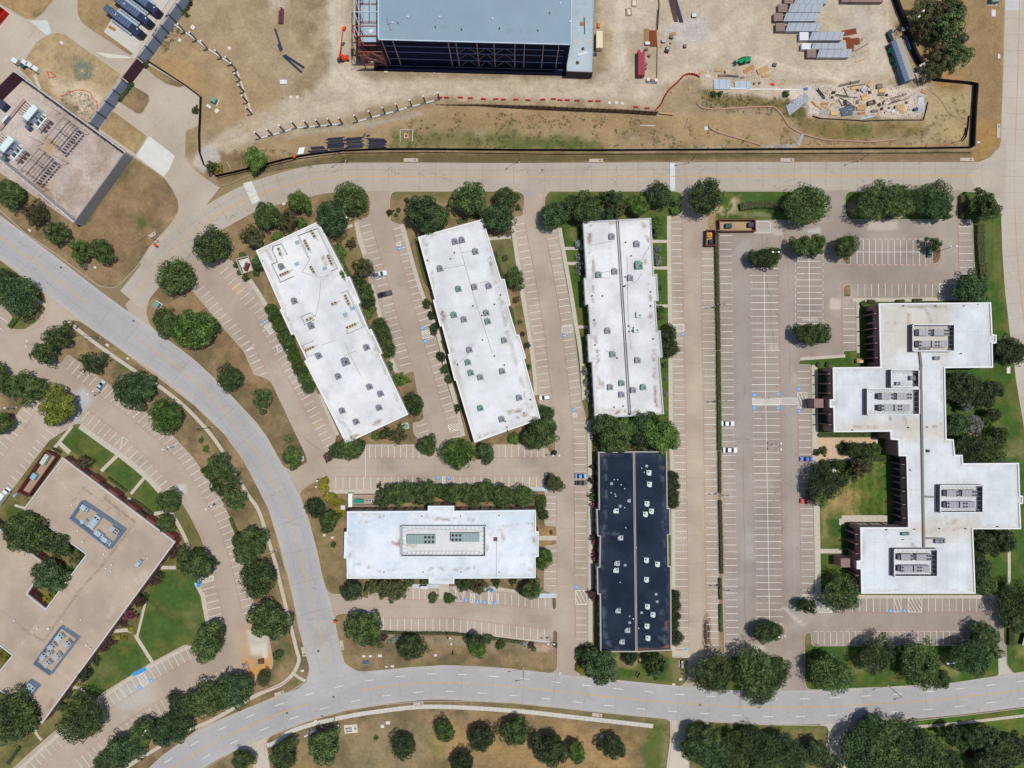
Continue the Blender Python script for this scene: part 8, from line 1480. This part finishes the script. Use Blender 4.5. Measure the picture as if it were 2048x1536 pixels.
# black fences
def fence(pts,h,lab,z=.1,every=7.0,mm=None,name='screen_fence',th=.08,posts=True):
    wp = [P2(*q) for q in pts]; c = np.mean(wp,axis=0); e = empty(name,lab,'fence',(c[0],c[1],z),0,'site fences'); post = None
    for a,b in zip(wp[:-1],wp[1:]):
        a,b = np.array(a) - c,np.array(b) - c; L_ = np.linalg.norm(b - a); k = max(1,int(L_ / every)); an = math.atan2(b[1] - a[1],b[0] - a[0])
        for i in range(k):
            p,q = a + (b - a) * i / k,a + (b - a) * (i + 1) / k; o = MB().box((0,0,.02),(L_ / k - .02,th,h * rnd.uniform(.97,1.03))).build('panel',mm or M_fab,e); o.location = (*((p + q) / 2),0); o.rotation_euler = (0,0,an + rnd.uniform(-.004,.004))
            if posts:
                if post is None: post = MB().cyl((0,0,0),.06,h + .2,6).build('post',M_metal,e); post.location = (*p,0)
                else: w_ = bpy.data.objects.new('post',post.data); COL.objects.link(w_); w_.parent = e; w_.location = (*p,0)
    return e
M_fab = mat('black_fabric',al(24,20,28),amp=.2,rough=.9)
fence([(435,354),(470,346),(512,336),(570,321),(612,312),(687,303),(762,300),(860,300),(1024,301.5),(1200,302),(1400,301),(1700,299),(1850,298),(1941,296.5)],1.9,'long black screen fence between the site and the upper street'); fence([(1941,296),(1944,230),(1948,172)],2.2,'black screen fence on the right side of the bare corner',th=.5,posts=False); fence([(1948,171),(1935,168),(1900,165),(1870,162),(1856,157),(1849,150)],2.0,'black screen fence above the bare corner'); fence([(1846,145),(1836,128),(1825,108),(1815,82),(1806,50),(1794,20),(1783,-10),(1774,-40)],2.4,'black screen fence slanting beside the site trailer',th=.9,posts=False)
fence([(435,353),(425,342),(410,330),(402,307),(401,270),(403,230),(404,195)],1.9,'black screen fence running down to the yellow bushes'); fence([(404,195),(390,184),(375,173),(340,150),(296,122)],1.7,'black screen fence from the screen wall to the corner')
fence([(436,357),(520,338),(600,318),(687,307),(860,305.5),(1100,309),(1400,308.5),(1940,306)],.55,'low black silt fence just outside the long screen fence',name='silt_fence',posts=False,every=14); fence([(1624,233),(1640,238),(1700,241),(1728,243),(1780,241),(1845,241),(1849,228),(1854,205)],.7,'low black silt fence round the lower edge of the crowded yard',name='silt_fence',posts=False); fence([(1936,232),(1934,255),(1930,275),(1922,284)],.8,'short black silt fence inside the bare corner',name='silt_fence',posts=False); fence([(1930,256),(1928,270),(1920,282),(1900,288)],.6,'second short silt fence inside the bare corner',name='silt_fence',posts=False)
fence([(1315,20),(1312,60),(1314,100),(1313,165)],.5,'dark rope line beside the red container',name='silt_fence',posts=False); fence([(1314,-40),(1318,10),(1315,60)],.9,'dark rusty rail line at the top of the site',name='silt_fence',posts=False,mm=M_redd)
# timber lagging wall between soldier piles
e = None; wp = [P2(*q) for q in arc_pts([(871,210),(960,212),(1024,216),(1150,222),(1250,226),(1312,230)],38)]; c = np.mean(wp,axis=0); e = empty('retaining_wall','brown retaining wall of panels between piles along the haul road','retaining wall',(c[0],c[1],.1))
M_lag = mat('lagging',al(142,116,94),amp=.12,s2=3)
for i in range(len(wp) - 1):
    a,b = np.array(wp[i]) - c,np.array(wp[i + 1]) - c; h = .5 + 2.6 * min(1,i / 16); o = MB().box((0,0,0),(np.linalg.norm(b - a) - .22,.18,h - .001 * i)).build('panel',M_lag,e); o.location = (*((a + b) / 2),0); o.rotation_euler = (0,0,math.atan2(b[1] - a[1],b[0] - a[0])); o = MB().box((0,0,0),(.22,.4,h + .15)).build('pile',M_fan,e); o.location = (*b,0)
simple('wall_end','pale kerb block at the end of the brown retaining wall','block',1331,229,-6,[('body',(0,0,0),(5.4,.5,.9),M_timber),('cap',(0,0,.9),(5.2,.4,.05),M_timber)])
# precast fence footing with tall posts
def post_line(pts,lab,first_free=0):
    wp = [P2(*q) for q in pts]; c = np.mean(wp,axis=0); e = empty('wall_footing',lab,'wall footing',(c[0],c[1],.12)); m_ = M_conc2
    for i in range(len(wp) - 1):
        a,b = np.array(wp[i]) - c,np.array(wp[i + 1]) - c
        o = MB().box((0,0,0),(np.linalg.norm(b - a) + .3 * (i % 2),.55,.5 + .003 * (i % 2))).build('footing',m_,e); o.location = (*((a + b) / 2),0); o.rotation_euler = (0,0,math.atan2(b[1] - a[1],b[0] - a[0]))
    for i,q in enumerate(wp):
        if i < first_free: continue
        t = empty('concrete_post','tall grey concrete post on the %s' % lab.split(' carrying')[0],'post',(q[0],q[1],.62),math.atan2(wp[min(i + 1,len(wp) - 1)][1] - wp[max(0,i - 1)][1],wp[min(i + 1,len(wp) - 1)][0] - wp[max(0,i - 1)][0]),'tall concrete posts')
        MB().box((0,0,0),(.5,.5,5.6)).build('shaft',mat('post_grey',al(118,108,112),amp=.08),t); MB().box((0,0,5.6),(.56,.56,.12)).build('cap',M_lens,t)
post_line([(347,48),(372,66),(395,82),(417,99),(445,117),(465,130),(475,142),(482,162),(490,185),(497,206),(505,229)],'upper left curved white footing carrying posts'); post_line([(522,277),(546,271),(570,264),(594,257),(618,255),(641,253),(664,251),(686,249)],'lower left white footing carrying posts'); post_line([(716,244),(744,236),(771,229),(797,222),(824,214),(851,207),(879,200)],'right hand white footing carrying posts')
# precast screen wall of the compound
M_pre = mat('precast_grey',al(144,156,176),amp=.1,s1=.4,s2=1.5); M_mar = mat('maroon_gate',al(88,52,64),amp=.06)
def screen_wall(a,b,h,n,lab,mm,thick=.35,name='screen_wall',base=None):
    A,B = np.array(P2(*a,h)),np.array(P2(*b,h)); c = (A + B) / 2; d = B - A; an = math.atan2(d[1],d[0]); L_ = np.linalg.norm(d); e = empty(name,lab,'wall' if name != 'gate' else 'gate',(c[0],c[1],.1),an)
    for i in range(n):
        MB().box((-L_ / 2 + L_ * (i + .5) / n,0,0),(L_ / n - .5,thick,h - .1 - (i % 2) * .25)).build('panel',mm,e)
    if n > 1:
        for i in range(n + 1): MB().box((-L_ / 2 + L_ * i / n,0,0),(.48,.62,h + .1)).build('pier',mat('pier_dark',al(82,86,104)) if mm is M_pre else mm,e)
    return e
screen_wall((178,246),(243,158),5.6,4,'lower stretch of the grey blue precast screen wall',M_pre); screen_wall((276,114),(384,-34),5.6,7,'upper stretch of the grey blue precast screen wall',M_pre); screen_wall((244,156),(275,116),5.4,1,'dark maroon sliding gate between two screen wall stretches',M_mar,name='gate')
screen_wall((30,144),(250,304),5.5,9,'pale capped yard wall nearest the compound drive',mat('wall_pale',al(206,200,196),amp=.06)); screen_wall((250,304),(148,444),5.5,1,'tall rough grey wall closing the gravel yard on its lower right',mat('rough_grey_wall',al(148,144,146),amp=.1,s2=4)); screen_wall((147,443),(-30,296),5.5,9,'pale panelled wall along the street side of the gravel yard',mat('wall_pale')); screen_wall((-30,200),(28,143),5.5,1,'dark maroon wall at the upper left of the gravel yard',M_mar)
# transformers and bus work in the gravel yard
M_tw = mat('transformer_white',al(222,238,236),rough=.4,amp=.04); M_bush = mat('bushing',al(70,66,78),rough=.4)
def big_transformer(px,py,lab):
    e = empty('transformer',lab,'transformer',wpt(px,py,.15),math.radians(-40),'big white transformers')
    MB().box((0,0,0),(4.4,6.4,.4)).build('plinth',M_conc2,e); MB().box((-.6,.4,.4),(2.6,6.2,3.2)).build('tank',M_tw,e)
    for i in range(5): MB().box((-.6,-2.2 + i * 1.25,3.6),(2.9,.35,.25)).build('lid_rib',M_tw,e)
    for k,(x,y) in enumerate([(1.9,1.5),(1.9,-.9)]):
        for i in range(6): MB().box((x,y + (i - 2.5) * .3,.8),(2.4,.16,2.2)).build('radiator_fin',mat('fin_grey',al(150,160,180)),e)
    for i in range(5): MB().box((-.8 - i * .001,-3.9 + i * .3,.8),(1.7,.16,2.0)).build('radiator_fin',mat('fin_grey'),e)
    MB().bar((1.0,3.2,4.4),(1.0,-2.4,4.4),.38,0,12).build('conservator',M_tw,e)
    for i in range(6): MB().bar((-1.8,-2.0 + i * .85,3.4),(-3.4,-2.4 + i * 1.0,5.4),.13,0,8,.09).build('bushing',M_bush,e)
    for i in range(3): MB().bar((3.0,2.0 - i * 1.9,3.2),(5.0,1.9 - i * 1.9,3.4),.2,0,8).build('duct',M_tw,e)
    MB().bar((5.2,3.0,3.4),(5.2,-2.8,3.4),.3,0,8).build('bus_duct',M_tw,e)
    for i in range(3): MB().box((5.9,2.3 - i * 1.8,1.2),(.9,.9,1.6)).build('cable_box',mat('mauve_box',al(148,120,128)),e)
    MB().box((.8,-4.6,.4),(1.6,1.5,1.9)).build('control_box',mat('box_slate',al(92,102,126)),e)
big_transformer(76,237,'upper right of two white transformers in the gravel yard'); big_transformer(29,299,'lower left of two white transformers in the gravel yard')
def buswork(px,py,lab):
    e = empty('bus_structure',lab,'bus structure',wpt(px,py,.15),math.radians(-40),'bus structures')
    for j,x in enumerate((-3.2,-.6,.6,3.4,4.4)):
        MB().bar((x,-5.6,4.2),(x,5.6,4.2),.13).build('bus',M_bush if j % 2 else M_metal,e)
        for y in (-5,0,5): MB().bar((x,y,0),(x,y,4.2),.12).build('post',M_metal,e)
    for y in (-4.8,-1.6,1.6,4.8): MB().bar((-3.6,y,4.35),(4.6,y,4.35),.09).build('cross_bar',M_metal,e)
    for i in range(9): MB().box((4.6,-5 + i * 1.2,3.2),(.7,.55,1.2)).build('insulator',M_bush,e)
buswork(138,275,'grey bus structure right of the upper transformer'); buswork(90,337,'grey bus structure right of the lower transformer')
for x,y,lab in [(122,227,'upper thin lightning mast in the gravel yard'),(180,268,'thin lightning mast near the long yard wall'),(88,288,'thin lightning mast in the middle of the gravel yard'),(139,327,'lower thin lightning mast in the gravel yard'),(48,344,'thin lightning mast near the street side yard wall'),(98,380,'lowest thin lightning mast in the gravel yard')]:
    e = empty('lightning_mast',lab,'mast',wpt(x,y,.15)); MB().cyl((0,0,0),.13,9,6,r2=.05).build('pole',M_metal,e); MB().bar((0,0,.1),(-1.1,-.4,.1),.06).build('stay',M_metal,e)
simple('control_house','dark blue control cabin cut by the left edge','cabin',10,212,-40,[('body',(0,0,0),(4.4,2.6,2.6),mat('cabin_navy',al(62,64,92))),('roof',(0,0,2.6),(4.5,2.7,.1),mat('cabin_navy'))]); simple('control_cabinet','pale grey cabinet beside the cable trench','cabinet',18,242,50,[('body',(0,0,0),(3.2,.9,2.0),M_gcase),('lid',(0,0,2.0),(3.2,.9,.06),M_lens)])
e = simple('cable_trench','long pinkish cable trench cover in the gravel yard','trench',25,230,50,[('cover',(0,0,0),(15,1.2,.15),mat('trench_pink',al(176,148,136))),('rail',(0,-.75,0),(15,.15,.22),M_fan)],.15)
for i,(x,y) in enumerate([(37,126),(57,130),(66,134),(78,142)]):
    simple('switch_cabinet','white switch cabinet in the slanting row above the yard','cabinet',x,y,-38,[('body',(0,0,0),(2.2,1.5,2.0),M_tw),('lid',(0,0,2.0),(2.3,1.6,.08),M_lens),('door',(0,-.77,.2),(1.8,.05,1.6),M_lgcase)])
simple('dark_cabinet','small teal cabinet between the white ones','cabinet',50,135,-38,[('body',(0,0,0),(1.4,1.0,1.4),mat('teal_dark',al(52,92,92))),('lid',(0,0,1.4),(1.5,1.1,.06),mat('teal_dark'))]); simple('switch_cabinet','brown cabinet at the upper end of the slanting row','cabinet',45,129,-38,[('body',(0,0,0),(1.6,1.3,1.6),mat('brown_cab',al(132,104,96))),('lid',(0,0,1.6),(1.7,1.4,.06),mat('brown_cab'))])
# three enclosed generator units
M_gen = mat('generator_slate',al(76,92,122),rough=.45,amp=.06); M_gend = mat('generator_navy',al(42,50,82),rough=.5,amp=.05)
for i in range(3):
    cx,cy = 244.5 + i * 17.0,39 - i * 21.5; e = empty('enclosed_generator','slate blue enclosed generator on the white slab','generator',(*P2(cx,cy,4),.17),math.radians(-37),'enclosed generators')
    MB().box((0,0,0),(16.5,2.7,.5)).build('skid',M_fan,e); MB().box((-2.2,0,.5),(12,2.6,3.4)).build('housing',M_gen,e); MB().box((5.9,0,.5),(4.1,2.6,3.2)).build('intake_end',M_gend,e)
    for k in range(11): MB().box((-7.6 + k * 1.08,0,3.9),(.06,2.62,.06)).build('roof_seam',M_lgcase,e)
    MB().box((-3.2,0,3.9),(.8,.7,.25)).build('exhaust_collar',M_lens,e); MB().cyl((-3.2,0,4.15),.22,.5,10).build('exhaust',M_fan,e); MB().cyl((6.6,.5,3.7),.25,.3,10).build('vent',M_lens,e)
    for s_ in (-1,1):
        MB().box((-1.0,s_ * 2.0,.9),(9.5,.9,.06)).build('walkway',M_galv,e)
        for k in range(8): MB().bar((-5.4 + k * 1.25,s_ * 2.4,0),(-5.4 + k * 1.25,s_ * 2.4,2.0),.04).build('rail_post',M_metal,e)
        MB().bar((-5.5,s_ * 2.4,2.0),(3.6,s_ * 2.4,2.0),.04).build('handrail',M_metal,e)
    simple('fuel_box','pale blue box at the foot of an enclosed generator','box',281.5 + i * 17.0,71 - i * 21.5,-37,[('body',(0,0,0),(1.6,1.4,1.1),mat('fuel_grey',al(190,196,178))),('lid',(0,0,1.1),(1.3,1.2,.08),mat('fuel_blue',al(122,158,200)))],.17,'fuel boxes')
for x,y in ((221.5,55),(228.5,59.5)): simple('pallet','brown wooden pallet on the white slab','pallet',x,y,-37,[('deck',(0,0,.12),(1.3,1.1,.06),mat('pallet_brown',al(172,124,72))),('bearer',(0,.4,0),(1.3,.12,.12),mat('pallet_brown')),('bearer',(0,-.4,0),(1.3,.12,.12),mat('pallet_brown'))],.17)
# lifting machines
def lift(px,py,ang,lab,cm,boom,boom_ang=0,name='boom_lift',jib=True):
    e = empty(name,lab,'lift',wpt(px,py),math.radians(ang)); mm = mat(*cm) if cm[0] not in MATS else MATS[cm[0]]
    MB().box((0,0,.5),(2.6,1.7,.6),taper=.9).build('chassis',mm,e); ba = math.radians(boom_ang)
    t = MB().box((0,0,1.1),(2.0,1.3,.7),ba,taper=.9).build('turret',mm,e)
    for x in (-1,1):
        for y in (-1,1): MB().bar((x * 1.0,y * .85 - .2,.45),(x * 1.0,y * .85 + .2,.45),.45,0,12).build('wheel',M_tyre,e)
    d = Vector((math.cos(ba),math.sin(ba),0)); q = -d * 1.2 + Vector((0,0,1.8)); r_ = q + d * boom[0] + Vector((0,0,boom[1])); MB().bar(q,r_,.24,0,4,.16).build('boom',mm,e)
    if jib: MB().box((r_.x + d.x * .6,r_.y + d.y * .6,r_.z - .8),(1.5,.9,1.0),ba).build('basket',mm,e)
    MB().box((-d.x * 1.4,-d.y * 1.4,1.1),(.8,1.3,.9),ba).build('counterweight',M_fan,e); return e
OR_ = ('lift_orange',al(240,72,30)); GR_ = ('lift_green',al(30,168,104))
lift(684,117,62,'orange boom lift with its arm raised beside the hall frame',OR_,(7.5,8.0),0); lift(691,119,10,'second orange lift parked low by the hall frame',OR_,(1.2,.3),0,jib=False)
for y,n in ((56,'upper'),(64,'lower')): e = empty('work_cage','%s orange work cage hanging at the hall frame' % n,'cage',(*P2(709,y,14),14)); MB().box((0,0,0),(1.0,1.6,.9)).build('cage',MATS['lift_orange'],e); MB().box((0,0,.9),(.7,1.1,.1)).build('rail',M_fan,e)
def telehandler(px,py,ang,lab,L_=6.0):
    e = empty('telehandler',lab,'telehandler',wpt(px,py),math.radians(ang)); mm = MATS.get('lift_green') or mat(*GR_)
    MB().box((-.3,0,.6),(4.4,1.3,.8)).build('chassis',mm,e); MB().box((-.3,.75,.9),(1.5,.9,1.5),taper=.9).build('cab',M_cglass,e); MB().box((-.3,.75,2.4),(1.2,.8,.08)).build('cab_roof',mm,e); MB().bar((-2.4,-.35,2.1),(L_ / 2 + .3,-.2,1.3),.28).build('boom',mm,e); MB().box((.2,-.95,.8),(2.0,.6,.8)).build('engine_cover',mat('green_dark',al(30,96,66)),e)
    for x in (-1.7,1.3):
        for y in (-1,1): MB().bar((x,y * .95 - .22,.6),(x,y * .95 + .22,.6),.6,0,14).build('wheel',M_tyre,e)
    MB().box((L_ / 2 + .4,0,.5),(.3,1.8,.9)).build('carriage',M_fan,e)
    for s_ in (-1,1): MB().box((L_ / 2 + 1.0,s_ * .5,.3),(1.1,.14,.1)).build('fork',M_fan,e)
telehandler(1486,124,195,'green telehandler standing alone above the timber stacks'); telehandler(1786,120,-80,'green telehandler parked along the site trailer'); lift(1779,103,-75,'green boom lift folded beside the site trailer',GR_,(2.2,.6),10)
simple('machine','dark grey lift with a round platform at the trailer upper end','machine',1777,76,-70,[('body',(0,0,0),(3.6,1.4,1.2),mat('machine_dark',al(52,60,62))),('platform',(-1.6,.6,1.2),(1.4,1.4,.15),mat('slate_pipe')),('hood',(1.2,0,1.2),(1.2,1.0,.4),mat('machine_green',al(46,72,52)))]); simple('welding_box','small pale machine between the lifts by the trailer','machine',1778,93,-70,[('body',(0,0,0),(1.3,.9,.8),M_timb2),('lid',(0,0,.8),(1.2,.8,.08),M_lgcase)])
e = empty('light_tower','tall light tower with white lamps rising over the outside trees','light tower',wpt(1805,61),math.radians(0)); tip = Vector(P(1842,28,12)) - e.location; MB().box((0,0,0),(1.8,1.2,1.1)).build('base',M_lgcase,e); MB().bar((0,0,1),tip,.14,0,6,.08).build('mast',M_bronze,e)
for k in (-1.2,1.4): MB().box((tip.x + k * .6,tip.y + k * .8,tip.z - .1),(.9,.5,.3),.7).build('lamp_head',M_lens,e)
# paved court tiles, park bench plinths, odd furniture
M_tile = mat('court_tile',al(212,180,146),amp=.06,s1=.6)
pc = structure(MB().sheet([P2(*p) for p in rect(1633,875,1754,921)],.152).build('paved_court',mat('court_joint',al(178,166,156)))); T_ = None
for gy,(x0,x1) in [(880.5,(1635,1754)),(892,(1635,1754)),(903.5,(1635,1696)),(915,(1635,1696))]:
    x = x0
    while x + 14 <= x1:
        if T_ is None: T_ = MB().box((0,0,0),(13.4 * S,10.8 * S,.012)).build('tile',M_tile); o = T_
        else: o = T_.copy(); COL.objects.link(o)
        o.parent = pc; o.location = (*P2(x + 7,gy),.154); x += 14.6
simple('bench_pad','pale utility pad with a steel frame below the street','utility pad',702,1457,5,[('slab',(0,0,0),(5.0,3.2,.2),mat('pad_cream',al(222,208,184))),('tank',(-.7,.1,.2),(2.2,1.0,.8),M_lgcase),('valve',(1.8,0,.2),(.6,.6,.5),M_metal),('pipe',(-.7,-.9,.2),(2.4,.15,.2),M_fan)])
simple('bench_pad','slanting pale utility frame under the tree below the street','utility pad',625,1462,25,[('slab',(0,0,0),(3.4,1.5,.2),M_lgcase),('tank',(0,0,.2),(2.6,.6,.6),M_lens)]); simple('vault_lid','small dark vault beside the slanting utility frame','vault',587,1480,20,[('frame',(0,0,0),(1.5,.9,.3),mat('box_navy')),('lid',(0,0,.3),(1.3,.7,.05),mat('box_navy'))])
for x,y in ((575,1483),(596,1475),(613,1470)): simple('valve_box','white valve box in the short row below the street','valve box',x,y,25,[('body',(0,0,0),(1.5,.6,.5),M_lens),('cap',(.3,0,.5),(.6,.5,.06),M_lgcase)])
simple('excavation_frame','grey frame over the dug corner of the curved car park','frame',493,1334,20,[('side',(-.9,0,0),(.2,3.8,1.0),M_lgcase),('side',(.9,0,0),(.2,3.8,1.0),M_lgcase),('plate',(0,1.0,.8),(1.6,1.0,.1),M_gcase),('plate',(.6,-.9,.5),(.8,.8,.4),M_timb3)]); simple('brush_heap','heap of brown brush in the dug corner','brush heap',523,1322,0,[('lump',(0,0,0),(2.2,1.6,.6),M_dk),('lump',(.5,.6,0),(1.2,1.0,.8),M_rust)])
simple('patio_table','white table on the court between small trees','table',1666,940,30,[('top',(0,0,.7),(1.3,1.3,.06),M_lens),('leg',(0,0,0),(.2,.2,.7),M_metal)]); simple('utility_cart','orange and white cart on the grass beside the upper wing','cart',1716,722,0,[('body',(0,0,.3),(2.4,1.5,1.2),mat('machine_cream',al(232,200,160))),('panel',(-.6,0,1.5),(.8,1.3,.1),M_timb3),('base',(0,0,0),(2.2,1.3,.3),M_fan)]); simple('path_bench','pale benches on the path above the upper wing','bench',1900,600,0,[('seat',(0,0,.4),(2.6,.5,.08),M_lgcase),('leg',(-1.1,0,0),(.15,.4,.4),M_metal),('leg',(1.1,0,0),(.15,.4,.4),M_metal)])
simple('monument_sign','dark red wall sign on the lawn by the right driveway','sign',2042,1274,75,[('panel',(0,0,0),(5.0,.6,1.6),mat('sign_dark',al(72,48,52))),('cap',(0,0,1.6),(5.2,.8,.15),M_lgcase)]); simple('entry_box','white service box beside the path of the brick office','box',262,996,0,[('body',(0,0,0),(1.2,.6,1.0),M_lens),('cap',(0,0,1.0),(1.3,.7,.06),M_lgcase)])
simple('gazebo_roof','white canopy over the path in the tree row above the slab roof','canopy',769,982,0,[('roof',(0,0,2.6),(2.2,1.6,.12),M_lens),('post',(-.9,-.6,0),(.1,.1,2.6),M_metal),('post',(.9,.6,0),(.1,.1,2.6),M_metal)]); simple('flat_canopy','small white canopy at the lower entrance of the slab roof','canopy',850,1171,0,[('roof',(0,0,2.4),(2.8,.9,.1),M_lens),('post',(0,0,0),(.1,.1,2.4),M_metal)])
finish_labels()
